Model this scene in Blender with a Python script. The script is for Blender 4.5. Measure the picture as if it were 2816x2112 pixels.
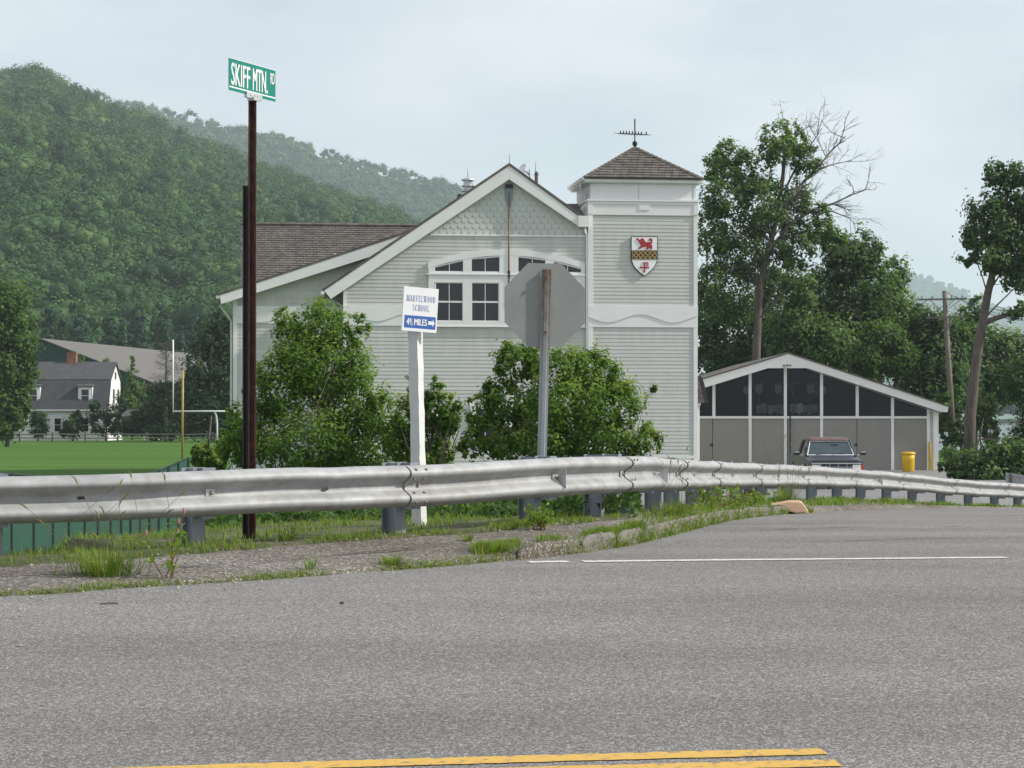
import bpy, math, random
import numpy as np
from mathutils import Vector, Matrix

for o in list(bpy.data.objects):
    bpy.data.objects.remove(o, do_unlink=True)
S = bpy.context.scene
COL = S.collection
R_ = math.radians

# ---------------------------------------------------------------- camera
# photo measures in 2816x2112 pixels; horizon at row 1147, focal length 5900 px
F, CX, YH, CZ = 5900.0, 1408.0, 1147.0, 2.5
cam = bpy.data.objects.new('camera', bpy.data.cameras.new('camera'))
COL.objects.link(cam)
cam.data.sensor_width = 36.0
cam.data.lens = 36.0 * F / 2816.0
cam.data.shift_y = (YH - 1056.0) / 2816.0
cam.data.clip_start = 0.1
cam.data.clip_end = 20000
cam.location = (0, 0, CZ)
cam.rotation_euler = (R_(90), 0, 0)
S.camera = cam

# ---------------------------------------------------------------- light
SUN_EL, SUN_AZ = 36.0, -3.0          # azimuth measured from +X towards +Y
sd = Vector((math.cos(R_(SUN_EL)) * math.cos(R_(SUN_AZ)),
             math.cos(R_(SUN_EL)) * math.sin(R_(SUN_AZ)), math.sin(R_(SUN_EL))))
sun = bpy.data.objects.new('sun', bpy.data.lights.new('sun', 'SUN'))
COL.objects.link(sun)
sun.data.energy = 4.4
sun.data.angle = R_(3.0)
sun.data.color = (1.0, 0.95, 0.86)
sun.rotation_euler = sd.to_track_quat('Z', 'Y').to_euler()

W = bpy.data.worlds.new('World')
S.world = W
W.use_nodes = True
nt = W.node_tree
nt.nodes.clear()
N = nt.nodes.new
L = nt.links.new
sky = N('ShaderNodeTexSky')
sky.sky_type = 'NISHITA'
sky.sun_disc = False
sky.sun_elevation = R_(SUN_EL)
sky.sun_rotation = R_(90 - SUN_AZ)
sky.air_density = 1.0
sky.dust_density = 2.0
tc = N('ShaderNodeTexCoord')
mp = N('ShaderNodeMapping')
mp.inputs['Scale'].default_value = (1.0, 1.0, 2.6)
L(tc.outputs['Generated'], mp.inputs['Vector'])
nz = N('ShaderNodeTexNoise')
nz.inputs['Scale'].default_value = 9.0
nz.inputs['Detail'].default_value = 5.0
nz.inputs['Roughness'].default_value = 0.45
L(mp.outputs['Vector'], nz.inputs['Vector'])
rp = N('ShaderNodeValToRGB')
rp.color_ramp.elements[0].position = 0.33
rp.color_ramp.elements[0].color = (0.80, 0.80, 0.80, 1)
rp.color_ramp.elements[1].position = 0.62
rp.color_ramp.elements[1].color = (0.97, 0.97, 0.97, 1)
L(nz.outputs['Fac'], rp.inputs['Fac'])
nz2 = N('ShaderNodeTexNoise')
nz2.inputs['Scale'].default_value = 6.5
nz2.inputs['Detail'].default_value = 4.0
L(mp.outputs['Vector'], nz2.inputs['Vector'])
rp2 = N('ShaderNodeValToRGB')
rp2.color_ramp.elements[0].position = 0.36
rp2.color_ramp.elements[0].color = (6.1, 6.7, 7.5, 1)
rp2.color_ramp.elements[1].position = 0.64
rp2.color_ramp.elements[1].color = (7.6, 7.95, 8.55, 1)
L(nz2.outputs['Fac'], rp2.inputs['Fac'])
mx = N('ShaderNodeMix')
mx.data_type = 'RGBA'
L(rp.outputs['Color'], mx.inputs['Factor'])
L(sky.outputs['Color'], mx.inputs['A'])
L(rp2.outputs['Color'], mx.inputs['B'])
bg = N('ShaderNodeBackground')
bg.inputs['Strength'].default_value = 0.1
L(mx.outputs['Result'], bg.inputs['Color'])
out = N('ShaderNodeOutputWorld')
L(bg.outputs['Background'], out.inputs['Surface'])

S.view_settings.view_transform = 'Standard'
S.view_settings.look = 'None'
S.view_settings.exposure = 0.2
S.view_settings.gamma = 1.0
S.view_settings.use_curve_mapping = False
S.render.engine = 'CYCLES'
S.cycles.volume_bounces = 2
S.render.resolution_x, S.render.resolution_y = 1024, 768

# ---------------------------------------------------------------- helpers
def P(x, y, Y):
    return ((x - CX) / F * Y, Y, CZ - (y - YH) / F * Y)

def PX(x, Y):
    return (x - CX) / F * Y

def PZ(y, Y):
    return CZ - (y - YH) / F * Y

WM = {}

def tag(o, label=None, cat=None, group=None, kind=None):
    if label: o['label'] = label
    if cat: o['category'] = cat
    if group: o['group'] = group
    if kind: o['kind'] = kind
    return o

def thing(name, label, cat, loc=(0, 0, 0), rz=0.0, group=None):
    o = bpy.data.objects.new(name, None)
    o.empty_display_size = 0.2
    COL.objects.link(o)
    o.location = loc
    o.rotation_euler = (0, 0, rz)
    WM[o.name] = Matrix.Translation(loc) @ Matrix.Rotation(rz, 4, 'Z')
    return tag(o, label, cat, group)

def link(name, me, parent=None, mat=None, loc=None):
    if mat is not None and not me.materials:
        me.materials.append(mat)
    o = bpy.data.objects.new(name, me)
    COL.objects.link(o)
    if parent is not None:
        o.parent = parent
        WM[o.name] = WM[parent.name]
    else:
        WM[o.name] = Matrix.Translation(loc or (0, 0, 0))
    if loc is not None:
        o.location = loc
    return o

class MB:
    def __init__(s):
        s.v = []
        s.f = []
    def add(s, vs, fs):
        n = len(s.v)
        s.v += [tuple(p) for p in vs]
        s.f += [tuple(i + n for i in f) for f in fs]
        return s
    def box(s, x0, x1, y0, y1, z0, z1):
        return s.add([(x0, y0, z0), (x1, y0, z0), (x1, y1, z0), (x0, y1, z0),
                      (x0, y0, z1), (x1, y0, z1), (x1, y1, z1), (x0, y1, z1)],
                     [(0, 3, 2, 1), (4, 5, 6, 7), (0, 1, 5, 4), (1, 2, 6, 5), (2, 3, 7, 6), (3, 0, 4, 7)])
    def hexa(s, a, b):
        """two quads a (bottom/front) and b, 4 points each"""
        return s.add(list(a) + list(b), [(0, 3, 2, 1), (4, 5, 6, 7), (0, 1, 5, 4), (1, 2, 6, 5), (2, 3, 7, 6), (3, 0, 4, 7)])
    def prism(s, poly, v0, v1):
        """poly in (u,w), extruded along v (=y)"""
        n = len(poly)
        vs = [(p[0], v0, p[1]) for p in poly] + [(p[0], v1, p[1]) for p in poly]
        fs = [tuple(range(n)), tuple(range(2 * n - 1, n - 1, -1))]
        for i in range(n):
            j = (i + 1) % n
            fs.append((i, n + i, n + j, j))
        return s.add(vs, fs)
    def prismx(s, poly, x0, x1):
        """poly in (y,z) extruded along x"""
        n = len(poly)
        vs = [(x0, p[0], p[1]) for p in poly] + [(x1, p[0], p[1]) for p in poly]
        fs = [tuple(range(n)), tuple(range(2 * n - 1, n - 1, -1))]
        for i in range(n):
            j = (i + 1) % n
            fs.append((i, n + i, n + j, j))
        return s.add(vs, fs)
    def tube(s, pts, rad, n=8, cap=True):
        pts = [Vector(p) for p in pts]
        if not hasattr(rad, '__len__'):
            rad = [rad] * len(pts)
        base = len(s.v)
        prev = None
        for i, p in enumerate(pts):
            d = (pts[min(i + 1, len(pts) - 1)] - pts[max(i - 1, 0)]).normalized()
            if prev is None:
                a = d.orthogonal().normalized()
            else:
                a = (prev - d * prev.dot(d))
                a = a.normalized() if a.length > 1e-5 else d.orthogonal().normalized()
            prev = a
            b = d.cross(a)
            for k in range(n):
                t = 2 * math.pi * k / n
                s.v.append(tuple(p + (a * math.cos(t) + b * math.sin(t)) * rad[i]))
        for i in range(len(pts) - 1):
            for k in range(n):
                k2 = (k + 1) % n
                s.f.append((base + i * n + k, base + i * n + k2, base + (i + 1) * n + k2, base + (i + 1) * n + k))
        if cap:
            s.f.append(tuple(base + k for k in range(n))[::-1])
            s.f.append(tuple(base + (len(pts) - 1) * n + k for k in range(n)))
        return s
    def lathe(s, prof, c=(0, 0, 0), n=20):
        base = len(s.v)
        for r, z in prof:
            for k in range(n):
                t = 2 * math.pi * k / n
                s.v.append((c[0] + r * math.cos(t), c[1] + r * math.sin(t), c[2] + z))
        for i in range(len(prof) - 1):
            for k in range(n):
                k2 = (k + 1) % n
                s.f.append((base + i * n + k, base + i * n + k2, base + (i + 1) * n + k2, base + (i + 1) * n + k))
        s.f.append(tuple(base + k for k in range(n))[::-1])
        s.f.append(tuple(base + (len(prof) - 1) * n + k for k in range(n)))
        return s
    def mesh(s, name, M=None):
        me = bpy.data.meshes.new(name)
        vs = s.v
        if M is not None:
            vs = [tuple(M @ Vector(p)) for p in vs]
        me.from_pydata(vs, [], s.f)
        me.update()
        return me
    def build(s, name, mat, parent=None, world=False, smooth=False, loc=None):
        M = None
        if world:
            M = WM[parent.name].inverted() if parent is not None else (Matrix.Translation(loc).inverted() if loc else None)
        me = s.mesh(name, M)
        if smooth:
            me.polygons.foreach_set('use_smooth', [True] * len(me.polygons))
        return link(name, me, parent, mat, loc)

def np_mesh(name, verts, faces_idx, fsize, attr=None):
    """verts (n,3), faces_idx flat loop indices, fsize list of polygon sizes (array)"""
    me = bpy.data.meshes.new(name)
    me.vertices.add(len(verts))
    me.vertices.foreach_set('co', np.asarray(verts, dtype=np.float32).ravel())
    me.loops.add(len(faces_idx))
    me.loops.foreach_set('vertex_index', np.asarray(faces_idx, dtype=np.int32))
    me.polygons.add(len(fsize))
    st = np.concatenate([[0], np.cumsum(fsize)[:-1]]).astype(np.int32)
    me.polygons.foreach_set('loop_start', st)
    me.polygons.foreach_set('loop_total', np.asarray(fsize, dtype=np.int32))
    if attr is not None:
        a = me.attributes.new('vv', 'FLOAT', 'FACE')
        a.data.foreach_set('value', np.asarray(attr, dtype=np.float32))
    me.update(calc_edges=True)
    return me

# ---------------------------------------------------------------- materials
def mat_new(name):
    m = bpy.data.materials.new(name)
    m.use_nodes = True
    t = m.node_tree
    b = t.nodes['Principled BSDF']
    return m, t, b

def mat(name, c1, c2=None, scale=6.0, rough=0.7, metal=0.0, bump=0.0, bscale=None, spec=0.4,
        detail=6.0, stretch=(1, 1, 1), c3=None, lo=0.35, hi=0.65):
    m, t, b = mat_new(name)
    b.inputs['Roughness'].default_value = rough
    b.inputs['Metallic'].default_value = metal
    b.inputs['Specular IOR Level'].default_value = spec
    if c2 is None:
        c2 = tuple(min(1, c * 0.82) for c in c1)
    tcn = t.nodes.new('ShaderNodeTexCoord')
    mpn = t.nodes.new('ShaderNodeMapping')
    mpn.inputs['Scale'].default_value = stretch
    t.links.new(tcn.outputs['Object'], mpn.inputs['Vector'])
    n = t.nodes.new('ShaderNodeTexNoise')
    n.inputs['Scale'].default_value = scale
    n.inputs['Detail'].default_value = detail
    n.inputs['Roughness'].default_value = 0.62
    t.links.new(mpn.outputs['Vector'], n.inputs['Vector'])
    r = t.nodes.new('ShaderNodeValToRGB')
    r.color_ramp.elements[0].position = lo
    r.color_ramp.elements[1].position = hi
    r.color_ramp.elements[0].color = (*c2, 1)
    r.color_ramp.elements[1].color = (*c1, 1)
    if c3 is not None:
        e = r.color_ramp.elements.new(0.5 * (lo + hi))
        e.color = (*c3, 1)
    t.links.new(n.outputs['Fac'], r.inputs['Fac'])
    t.links.new(r.outputs['Color'], b.inputs['Base Color'])
    if bump:
        n2 = t.nodes.new('ShaderNodeTexNoise')
        n2.inputs['Scale'].default_value = bscale or scale * 4
        n2.inputs['Detail'].default_value = 5
        t.links.new(mpn.outputs['Vector'], n2.inputs['Vector'])
        bp = t.nodes.new('ShaderNodeBump')
        bp.inputs['Strength'].default_value = bump
        bp.inputs['Distance'].default_value = 0.02
        t.links.new(n2.outputs['Fac'], bp.inputs['Height'])
        t.links.new(bp.outputs['Normal'], b.inputs['Normal'])
    return m

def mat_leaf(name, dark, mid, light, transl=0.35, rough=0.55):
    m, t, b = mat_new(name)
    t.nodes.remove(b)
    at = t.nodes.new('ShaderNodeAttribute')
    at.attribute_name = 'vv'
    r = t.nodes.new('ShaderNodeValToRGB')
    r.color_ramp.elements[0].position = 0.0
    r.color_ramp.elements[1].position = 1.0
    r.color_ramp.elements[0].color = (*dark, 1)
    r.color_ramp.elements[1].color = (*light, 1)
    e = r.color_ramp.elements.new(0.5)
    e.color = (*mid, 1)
    t.links.new(at.outputs['Fac'], r.inputs['Fac'])
    p = t.nodes.new('ShaderNodeBsdfPrincipled')
    p.inputs['Roughness'].default_value = rough
    p.inputs['Specular IOR Level'].default_value = 0.2
    t.links.new(r.outputs['Color'], p.inputs['Base Color'])
    tr = t.nodes.new('ShaderNodeBsdfTranslucent')
    g = t.nodes.new('ShaderNodeMix')
    g.data_type = 'RGBA'
    g.blend_type = 'MULTIPLY'
    g.inputs['Factor'].default_value = 1.0
    g.inputs['B'].default_value = (1.15, 1.25, 0.55, 1)
    t.links.new(r.outputs['Color'], g.inputs['A'])
    t.links.new(g.outputs['Result'], tr.inputs['Color'])
    mxn = t.nodes.new('ShaderNodeMixShader')
    mxn.inputs['Fac'].default_value = transl
    t.links.new(p.outputs['BSDF'], mxn.inputs[1])
    t.links.new(tr.outputs['BSDF'], mxn.inputs[2])
    t.links.new(mxn.outputs['Shader'], t.nodes['Material Output'].inputs['Surface'])
    return m

def mat_asphalt(name, base, dark, light, tint, scale=1.0):
    m, t, b = mat_new(name)
    b.inputs['Roughness'].default_value = 0.85
    b.inputs['Specular IOR Level'].default_value = 0.25
    nd = t.nodes.new
    lk = t.links.new
    tcn = nd('ShaderNodeTexCoord')
    v = nd('ShaderNodeTexVoronoi')
    v.inputs['Scale'].default_value = 62 * scale
    v.inputs['Randomness'].default_value = 1.0
    lk(tcn.outputs['Object'], v.inputs['Vector'])
    # stones: random value per cell
    sep = nd('ShaderNodeSeparateColor')
    lk(v.outputs['Color'], sep.inputs['Color'])
    r = nd('ShaderNodeValToRGB')
    cr = r.color_ramp
    cr.elements[0].position = 0.0
    cr.elements[0].color = (*dark, 1)
    cr.elements[1].position = 1.0
    cr.elements[1].color = (*light, 1)
    e = cr.elements.new(0.3); e.color = (*[x * 0.8 for x in base], 1)
    e = cr.elements.new(0.72); e.color = (*[x * 1.15 for x in base], 1)
    lk(sep.outputs['Red'], r.inputs['Fac'])
    # binder between the stones
    r2 = nd('ShaderNodeValToRGB')
    r2.color_ramp.elements[0].position = 0.35
    r2.color_ramp.elements[0].color = (1, 1, 1, 1)
    r2.color_ramp.elements[1].position = 0.75
    r2.color_ramp.elements[1].color = (0.66, 0.66, 0.67, 1)
    lk(v.outputs['Distance'], r2.inputs['Fac'])
    v.inputs['Scale'].default_value = 62 * scale
    mul = nd('ShaderNodeMix'); mul.data_type = 'RGBA'; mul.blend_type = 'MULTIPLY'
    mul.inputs['Factor'].default_value = 0.8
    lk(r.outputs['Color'], mul.inputs['A']); lk(r2.outputs['Color'], mul.inputs['B'])
    # broad stains and wear
    n = nd('ShaderNodeTexNoise'); n.inputs['Scale'].default_value = 0.55; n.inputs['Detail'].default_value = 7
    n.inputs['Roughness'].default_value = 0.6
    mp2 = nd('ShaderNodeMapping'); mp2.inputs['Scale'].default_value = (0.45, 1.6, 1.0)
    lk(tcn.outputs['Object'], mp2.inputs['Vector'])
    lk(mp2.outputs['Vector'], n.inputs['Vector'])
    r3 = nd('ShaderNodeValToRGB')
    r3.color_ramp.elements[0].position = 0.36; r3.color_ramp.elements[0].color = (*tint, 1)
    r3.color_ramp.elements[1].position = 0.62; r3.color_ramp.elements[1].color = (1.07, 1.06, 1.06, 1)
    lk(n.outputs['Fac'], r3.inputs['Fac'])
    mul2 = nd('ShaderNodeMix'); mul2.data_type = 'RGBA'; mul2.blend_type = 'MULTIPLY'
    mul2.inputs['Factor'].default_value = 1.0
    lk(mul.outputs['Result'], mul2.inputs['A']); lk(r3.outputs['Color'], mul2.inputs['B'])
    # wheel paths along the lane, slightly polished darker and lighter
    sx = nd('ShaderNodeSeparateXYZ'); lk(tcn.outputs['Object'], sx.inputs['Vector'])
    m1 = nd('ShaderNodeMath'); m1.operation = 'MULTIPLY_ADD'; lk(sx.outputs['X'], m1.inputs[0]); m1.inputs[1].default_value = -0.14; lk(sx.outputs['Y'], m1.inputs[2])
    m2 = nd('ShaderNodeMath'); m2.operation = 'MULTIPLY_ADD'; lk(n.outputs['Fac'], m2.inputs[0]); m2.inputs[1].default_value = 1.6; lk(m1.outputs[0], m2.inputs[2])
    m3 = nd('ShaderNodeMath'); m3.operation = 'MULTIPLY'; lk(m2.outputs[0], m3.inputs[0]); m3.inputs[1].default_value = 3.4
    m4 = nd('ShaderNodeMath'); m4.operation = 'SINE'; lk(m3.outputs[0], m4.inputs[0])
    m5 = nd('ShaderNodeMapRange'); lk(m4.outputs[0], m5.inputs['Value']); m5.inputs['From Min'].default_value = -1; m5.inputs['To Min'].default_value = 0.955; m5.inputs['To Max'].default_value = 1.04
    hs = nd('ShaderNodeVectorMath'); hs.operation = 'SCALE'; lk(mul2.outputs['Result'], hs.inputs[0]); lk(m5.outputs['Result'], hs.inputs['Scale'])
    lk(hs.outputs['Vector'], b.inputs['Base Color'])
    bp = nd('ShaderNodeBump'); bp.inputs['Strength'].default_value = 0.5; bp.inputs['Distance'].default_value = 0.006
    bp.invert = True
    lk(v.outputs['Distance'], bp.inputs['Height'])
    lk(bp.outputs['Normal'], b.inputs['Normal'])
    return m

MT = {}
MT['road'] = mat_asphalt('worn_asphalt', (0.205, 0.199, 0.194), (0.105, 0.102, 0.10), (0.47, 0.45, 0.42), (0.84, 0.815, 0.785), 2.1)
MT['apron'] = mat_asphalt('old_asphalt_apron', (0.165, 0.152, 0.135), (0.07, 0.065, 0.058), (0.46, 0.42, 0.37), (0.70, 0.66, 0.60), 1.3)
MT['lot'] = mat_asphalt('parking_asphalt', (0.24, 0.235, 0.23), (0.13, 0.13, 0.13), (0.40, 0.39, 0.38), (0.85, 0.85, 0.84), 0.5)
MT['crack'] = mat('crack_tar', (0.03, 0.03, 0.03), (0.06, 0.055, 0.05), 30)
MT['yellow_paint'] = mat('yellow_road_paint', (0.56, 0.345, 0.075), (0.20, 0.17, 0.12), 26, 0.8, c3=(0.50, 0.31, 0.075), lo=0.34, hi=0.5)
MT['white_paint_road'] = mat('white_road_paint', (0.60, 0.585, 0.54), (0.26, 0.25, 0.24), 30, 0.7, lo=0.32, hi=0.52)
MT['soil'] = mat('verge_soil', (0.13, 0.10, 0.065), (0.05, 0.06, 0.025), 3.5, 0.95, bump=0.8, bscale=30, c3=(0.07, 0.08, 0.035))
MT['field'] = mat('mown_field', (0.084, 0.160, 0.036), (0.054, 0.118, 0.023), 0.28, 0.95, stretch=(0.08, 1.0, 1), bump=0.3, bscale=30, spec=0.03)
MT['hill_ground'] = mat('hill_ground', (0.030, 0.058, 0.018), (0.020, 0.04, 0.013), 0.02, 0.95)
MT['siding'] = mat('sage_grey_siding', (0.565, 0.57, 0.538), (0.495, 0.502, 0.473), 1.3, 0.6, stretch=(2.2, 1, 0.25))
MT['siding_b'] = mat('sage_grey_siding_b', (0.58, 0.585, 0.552), (0.54, 0.545, 0.512), 1.9, 0.55, stretch=(0.4, 1, 2.5))
MT['siding_c'] = mat('sage_grey_siding_c', (0.548, 0.555, 0.525), (0.51, 0.517, 0.488), 1.6, 0.55, stretch=(0.4, 1, 2.5))
MT['scale'] = mat('sage_fish_scale', (0.585, 0.60, 0.565), (0.51, 0.53, 0.50), 1.7, 0.6)
MT['trim'] = mat('white_trim', (0.79, 0.785, 0.775), (0.74, 0.735, 0.725), 0.9, 0.5, stretch=(1, 1, 2))
MT['soffit'] = mat('soffit_boards', (0.60, 0.61, 0.60), (0.52, 0.53, 0.52), 2, 0.6)
MT['glass'] = mat('dark_window_glass', (0.010, 0.012, 0.014), (0.006, 0.007, 0.009), 1.0, 0.04, spec=0.6)
MT['shingle'] = mat('brown_grey_shingle', (0.168, 0.146, 0.130), (0.082, 0.073, 0.068), 3.2, 0.9, bump=0.4, bscale=60, detail=8, c3=(0.122, 0.107, 0.096))
MT['shingle_dark'] = mat('shingle_underlay', (0.05, 0.043, 0.04), (0.035, 0.03, 0.03), 5, 0.95)
MT['dark_metal'] = mat('dark_iron', (0.035, 0.035, 0.038), (0.02, 0.02, 0.02), 8, 0.5, metal=0.3)
MT['galv'] = mat('galvanized_steel', (0.62, 0.64, 0.66), (0.42, 0.43, 0.44), 3.0, 0.42, metal=0.55, detail=8, stretch=(1, 1, 0.6), c3=(0.54, 0.555, 0.57), bump=0.06, bscale=8)
MT['galv_post'] = mat('weathered_steel_post', (0.30, 0.325, 0.36), (0.20, 0.22, 0.25), 6, 0.6, metal=0.35, stretch=(1, 1, 0.3))
MT['rail_face'] = None
MT['rust'] = mat('rust_brown_steel', (0.125, 0.052, 0.034), (0.05, 0.022, 0.017), 12, 0.75, bump=0.3, bscale=90, c3=(0.08, 0.034, 0.025))
MT['rust_light'] = mat('light_rust', (0.25, 0.14, 0.07), (0.14, 0.07, 0.04), 14, 0.85, bump=0.3)
MT['bolt'] = mat('rusty_bolt', (0.30, 0.24, 0.19), (0.20, 0.15, 0.12), 40, 0.6, metal=0.4)
MT['green_sign'] = mat('green_sign_sheet', (0.0, 0.205, 0.155), (0.0, 0.175, 0.14), 3, 0.35)
MT['white_sheet'] = mat('white_reflective_sheet', (0.85, 0.85, 0.82), (0.8, 0.8, 0.78), 5, 0.35)
MT['sign_white'] = mat('white_sign_paint', (0.88, 0.88, 0.88), (0.82, 0.82, 0.83), 6, 0.4)
MT['blue_print'] = mat('faded_blue_print', (0.22, 0.30, 0.52), (0.30, 0.38, 0.58), 16, 0.5)
MT['blue_band'] = mat('blue_band', (0.045, 0.125, 0.42), (0.06, 0.15, 0.45), 6, 0.4)
MT['alu'] = mat('bare_aluminium_back', (0.27, 0.28, 0.27), (0.23, 0.24, 0.232), 2.2, 0.5, metal=0.3, detail=4)
MT['flaky_white'] = mat('flaking_white_wood', (0.64, 0.64, 0.635), (0.22, 0.20, 0.18), 9, 0.8, bump=0.5, stretch=(3, 3, 0.5), lo=0.25, hi=0.36)
MT['oar_wood'] = mat('varnished_oar', (0.24, 0.12, 0.07), (0.15, 0.075, 0.05), 8, 0.5, stretch=(3, 3, 0.4))
MT['oar_blade'] = mat('blue_grey_blade', (0.20, 0.255, 0.275), (0.16, 0.21, 0.23), 4, 0.6)
MT['red'] = mat('heraldic_red', (0.42, 0.03, 0.03), (0.33, 0.025, 0.03), 8, 0.5)
MT['gold'] = mat('heraldic_gold', (0.38, 0.25, 0.08), (0.30, 0.19, 0.07), 8, 0.5)
MT['black'] = mat('black_paint', (0.018, 0.022, 0.03), (0.012, 0.014, 0.02), 6, 0.5)
MT['grey_panel'] = mat('grey_painted_panel', (0.265, 0.255, 0.232), (0.24, 0.23, 0.21), 1.2, 0.6)
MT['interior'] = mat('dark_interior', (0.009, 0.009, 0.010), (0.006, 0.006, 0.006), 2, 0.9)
MT['boat_white'] = mat('pale_oar_blade', (0.62, 0.66, 0.64), (0.5, 0.54, 0.53), 3, 0.6)
MT['orange_wood'] = mat('orange_wood', (0.34, 0.15, 0.06), (0.25, 0.10, 0.045), 5, 0.6)
MT['bark'] = mat('grey_bark', (0.15, 0.125, 0.105), (0.075, 0.06, 0.05), 4, 0.95, bump=1.0, bscale=14, stretch=(2, 2, 0.35))
MT['bark_pale'] = mat('pale_dead_wood', (0.19, 0.175, 0.165), (0.12, 0.11, 0.10), 5, 0.9, stretch=(2, 2, 0.4))
MT['pole_wood'] = mat('utility_pole_wood', (0.22, 0.19, 0.16), (0.13, 0.11, 0.095), 5, 0.9, stretch=(3, 3, 0.3))
MT['yellow_plastic'] = mat('yellow_plastic', (0.70, 0.44, 0.015), (0.62, 0.38, 0.015), 3, 0.45)
MT['yellow_pole'] = mat('mustard_paint', (0.42, 0.31, 0.07), (0.34, 0.25, 0.06), 3, 0.5)
MT['white_metal'] = mat('white_goalpost_paint', (0.82, 0.84, 0.86), (0.76, 0.78, 0.8), 3, 0.4)
MT['house_white'] = mat('house_white_boards', (0.80, 0.80, 0.79), (0.72, 0.72, 0.71), 0.8, 0.6)
MT['house_roof'] = mat('slate_grey_roof', (0.075, 0.076, 0.082), (0.058, 0.058, 0.064), 1.2, 0.85)
MT['brick'] = mat('red_brick', (0.34, 0.145, 0.095), (0.24, 0.10, 0.07), 4, 0.9)
MT['rink_roof'] = mat('tan_metal_roof', (0.125, 0.113, 0.10), (0.115, 0.104, 0.093), 0.2, 0.6)
MT['rink_wall'] = mat('dark_green_cladding', (0.012, 0.045, 0.04), (0.010, 0.038, 0.035), 0.4, 0.7)
MT['fence_wood'] = mat('weathered_rail_wood', (0.20, 0.185, 0.165), (0.12, 0.11, 0.10), 3, 0.9)
MT['fence_green'] = mat('green_fence_mesh', (0.030, 0.095, 0.068), (0.012, 0.046, 0.034), 26, 0.7, stretch=(0.35, 0.35, 2.2), lo=0.42, hi=0.58)
MT['fence_post'] = mat('dark_green_fence_post', (0.012, 0.032, 0.030), (0.01, 0.025, 0.024), 4, 0.6)
MT['stone'] = mat('tan_sandstone', (0.52, 0.36, 0.235), (0.44, 0.29, 0.19), 7, 0.9, bump=0.25, bscale=40)
MT['concrete'] = mat('old_concrete', (0.36, 0.34, 0.30), (0.22, 0.20, 0.17), 7, 0.95, bump=0.7, bscale=35)
MT['truck_paint'] = mat('faded_blue_black_paint', (0.035, 0.042, 0.055), (0.02, 0.025, 0.036), 2, 0.35, spec=0.5)
MT['truck_roof'] = mat('rust_spotted_roof', (0.16, 0.07, 0.05), (0.12, 0.11, 0.12), 7, 0.6, lo=0.45, hi=0.55)
MT['chrome'] = mat('chrome', (0.75, 0.76, 0.78), (0.68, 0.69, 0.7), 3, 0.2, metal=0.9)
MT['tyre'] = mat('tyre_rubber', (0.025, 0.025, 0.025), (0.018, 0.018, 0.018), 9, 0.9)
MT['amber'] = mat('red_amber_lens', (0.55, 0.06, 0.03), (0.45, 0.05, 0.02), 5, 0.3)
MT['water'] = mat('river_water', (0.10, 0.12, 0.12), (0.08, 0.10, 0.10), 0.2, 0.12, spec=0.8, bump=0.1, bscale=2)
MT['plank_brown'] = mat('brown_fence_plank', (0.10, 0.07, 0.055), (0.07, 0.05, 0.04), 4, 0.9)

MT['leaf_shrub'] = mat_leaf('shrub_leaf', (0.055, 0.115, 0.018), (0.125, 0.225, 0.033), (0.28, 0.35, 0.066), 0.5)
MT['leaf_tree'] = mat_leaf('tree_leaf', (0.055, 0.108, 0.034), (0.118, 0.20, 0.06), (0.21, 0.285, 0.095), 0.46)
MT['leaf_dark'] = mat_leaf('dark_leaf', (0.038, 0.078, 0.026), (0.082, 0.15, 0.045), (0.15, 0.225, 0.07), 0.44)
MT['leaf_deep'] = mat_leaf('deep_green_leaf', (0.012, 0.030, 0.012), (0.028, 0.062, 0.020), (0.062, 0.11, 0.034), 0.3)  # near-black green of the trees and shrubs across the field
MT['leaf_light'] = mat_leaf('light_leaf', (0.036, 0.080, 0.017), (0.078, 0.145, 0.031), (0.15, 0.215, 0.055), 0.4)
MT['leaf_pine'] = mat_leaf('pine_needles', (0.014, 0.040, 0.024), (0.030, 0.072, 0.042), (0.060, 0.115, 0.070), 0.25)
MT['leaf_hill'] = mat_leaf('hill_canopy', (0.015, 0.044, 0.012), (0.044, 0.102, 0.022), (0.115, 0.18, 0.044), 0.22)
MT['grass'] = mat_leaf('verge_grass', (0.085, 0.16, 0.025), (0.17, 0.265, 0.045), (0.36, 0.31, 0.13), 0.45)
MT['seed'] = mat_leaf('seed_head', (0.22, 0.20, 0.08), (0.30, 0.27, 0.11), (0.38, 0.34, 0.16), 0.4)
MT['stem_red'] = mat('reddish_stem', (0.20, 0.09, 0.05), (0.14, 0.10, 0.04), 20, 0.8)
# ---------------------------------------------------------------- the lie of the land
rng = np.random.default_rng(11)

def catmull(pts, n=16):
    pts = np.array(pts, dtype=float)
    q = np.vstack([2 * pts[0] - pts[1], pts, 2 * pts[-1] - pts[-2]])
    o = []
    for i in range(1, len(q) - 2):
        for t in np.linspace(0, 1, n, endpoint=False):
            t2, t3 = t * t, t * t * t
            o.append(0.5 * ((2 * q[i]) + (-q[i-1] + q[i+1]) * t + (2*q[i-1] - 5*q[i] + 4*q[i+1] - q[i+2]) * t2
                            + (-q[i-1] + 3*q[i] - 3*q[i+1] + q[i+2]) * t3))
    o.append(q[-2])
    return np.array(o)

catmull0 = catmull

def zpav(Y):
    Y = np.asarray(Y, dtype=float)
    a = 0.92 + 0.0464 * Y
    k = 0.03
    z = -k * np.logaddexp(-a / k, -1.5 / k)            # soft minimum with 1.50
    return z - np.interp(Y, ZP_Y, ZP_D)

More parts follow.
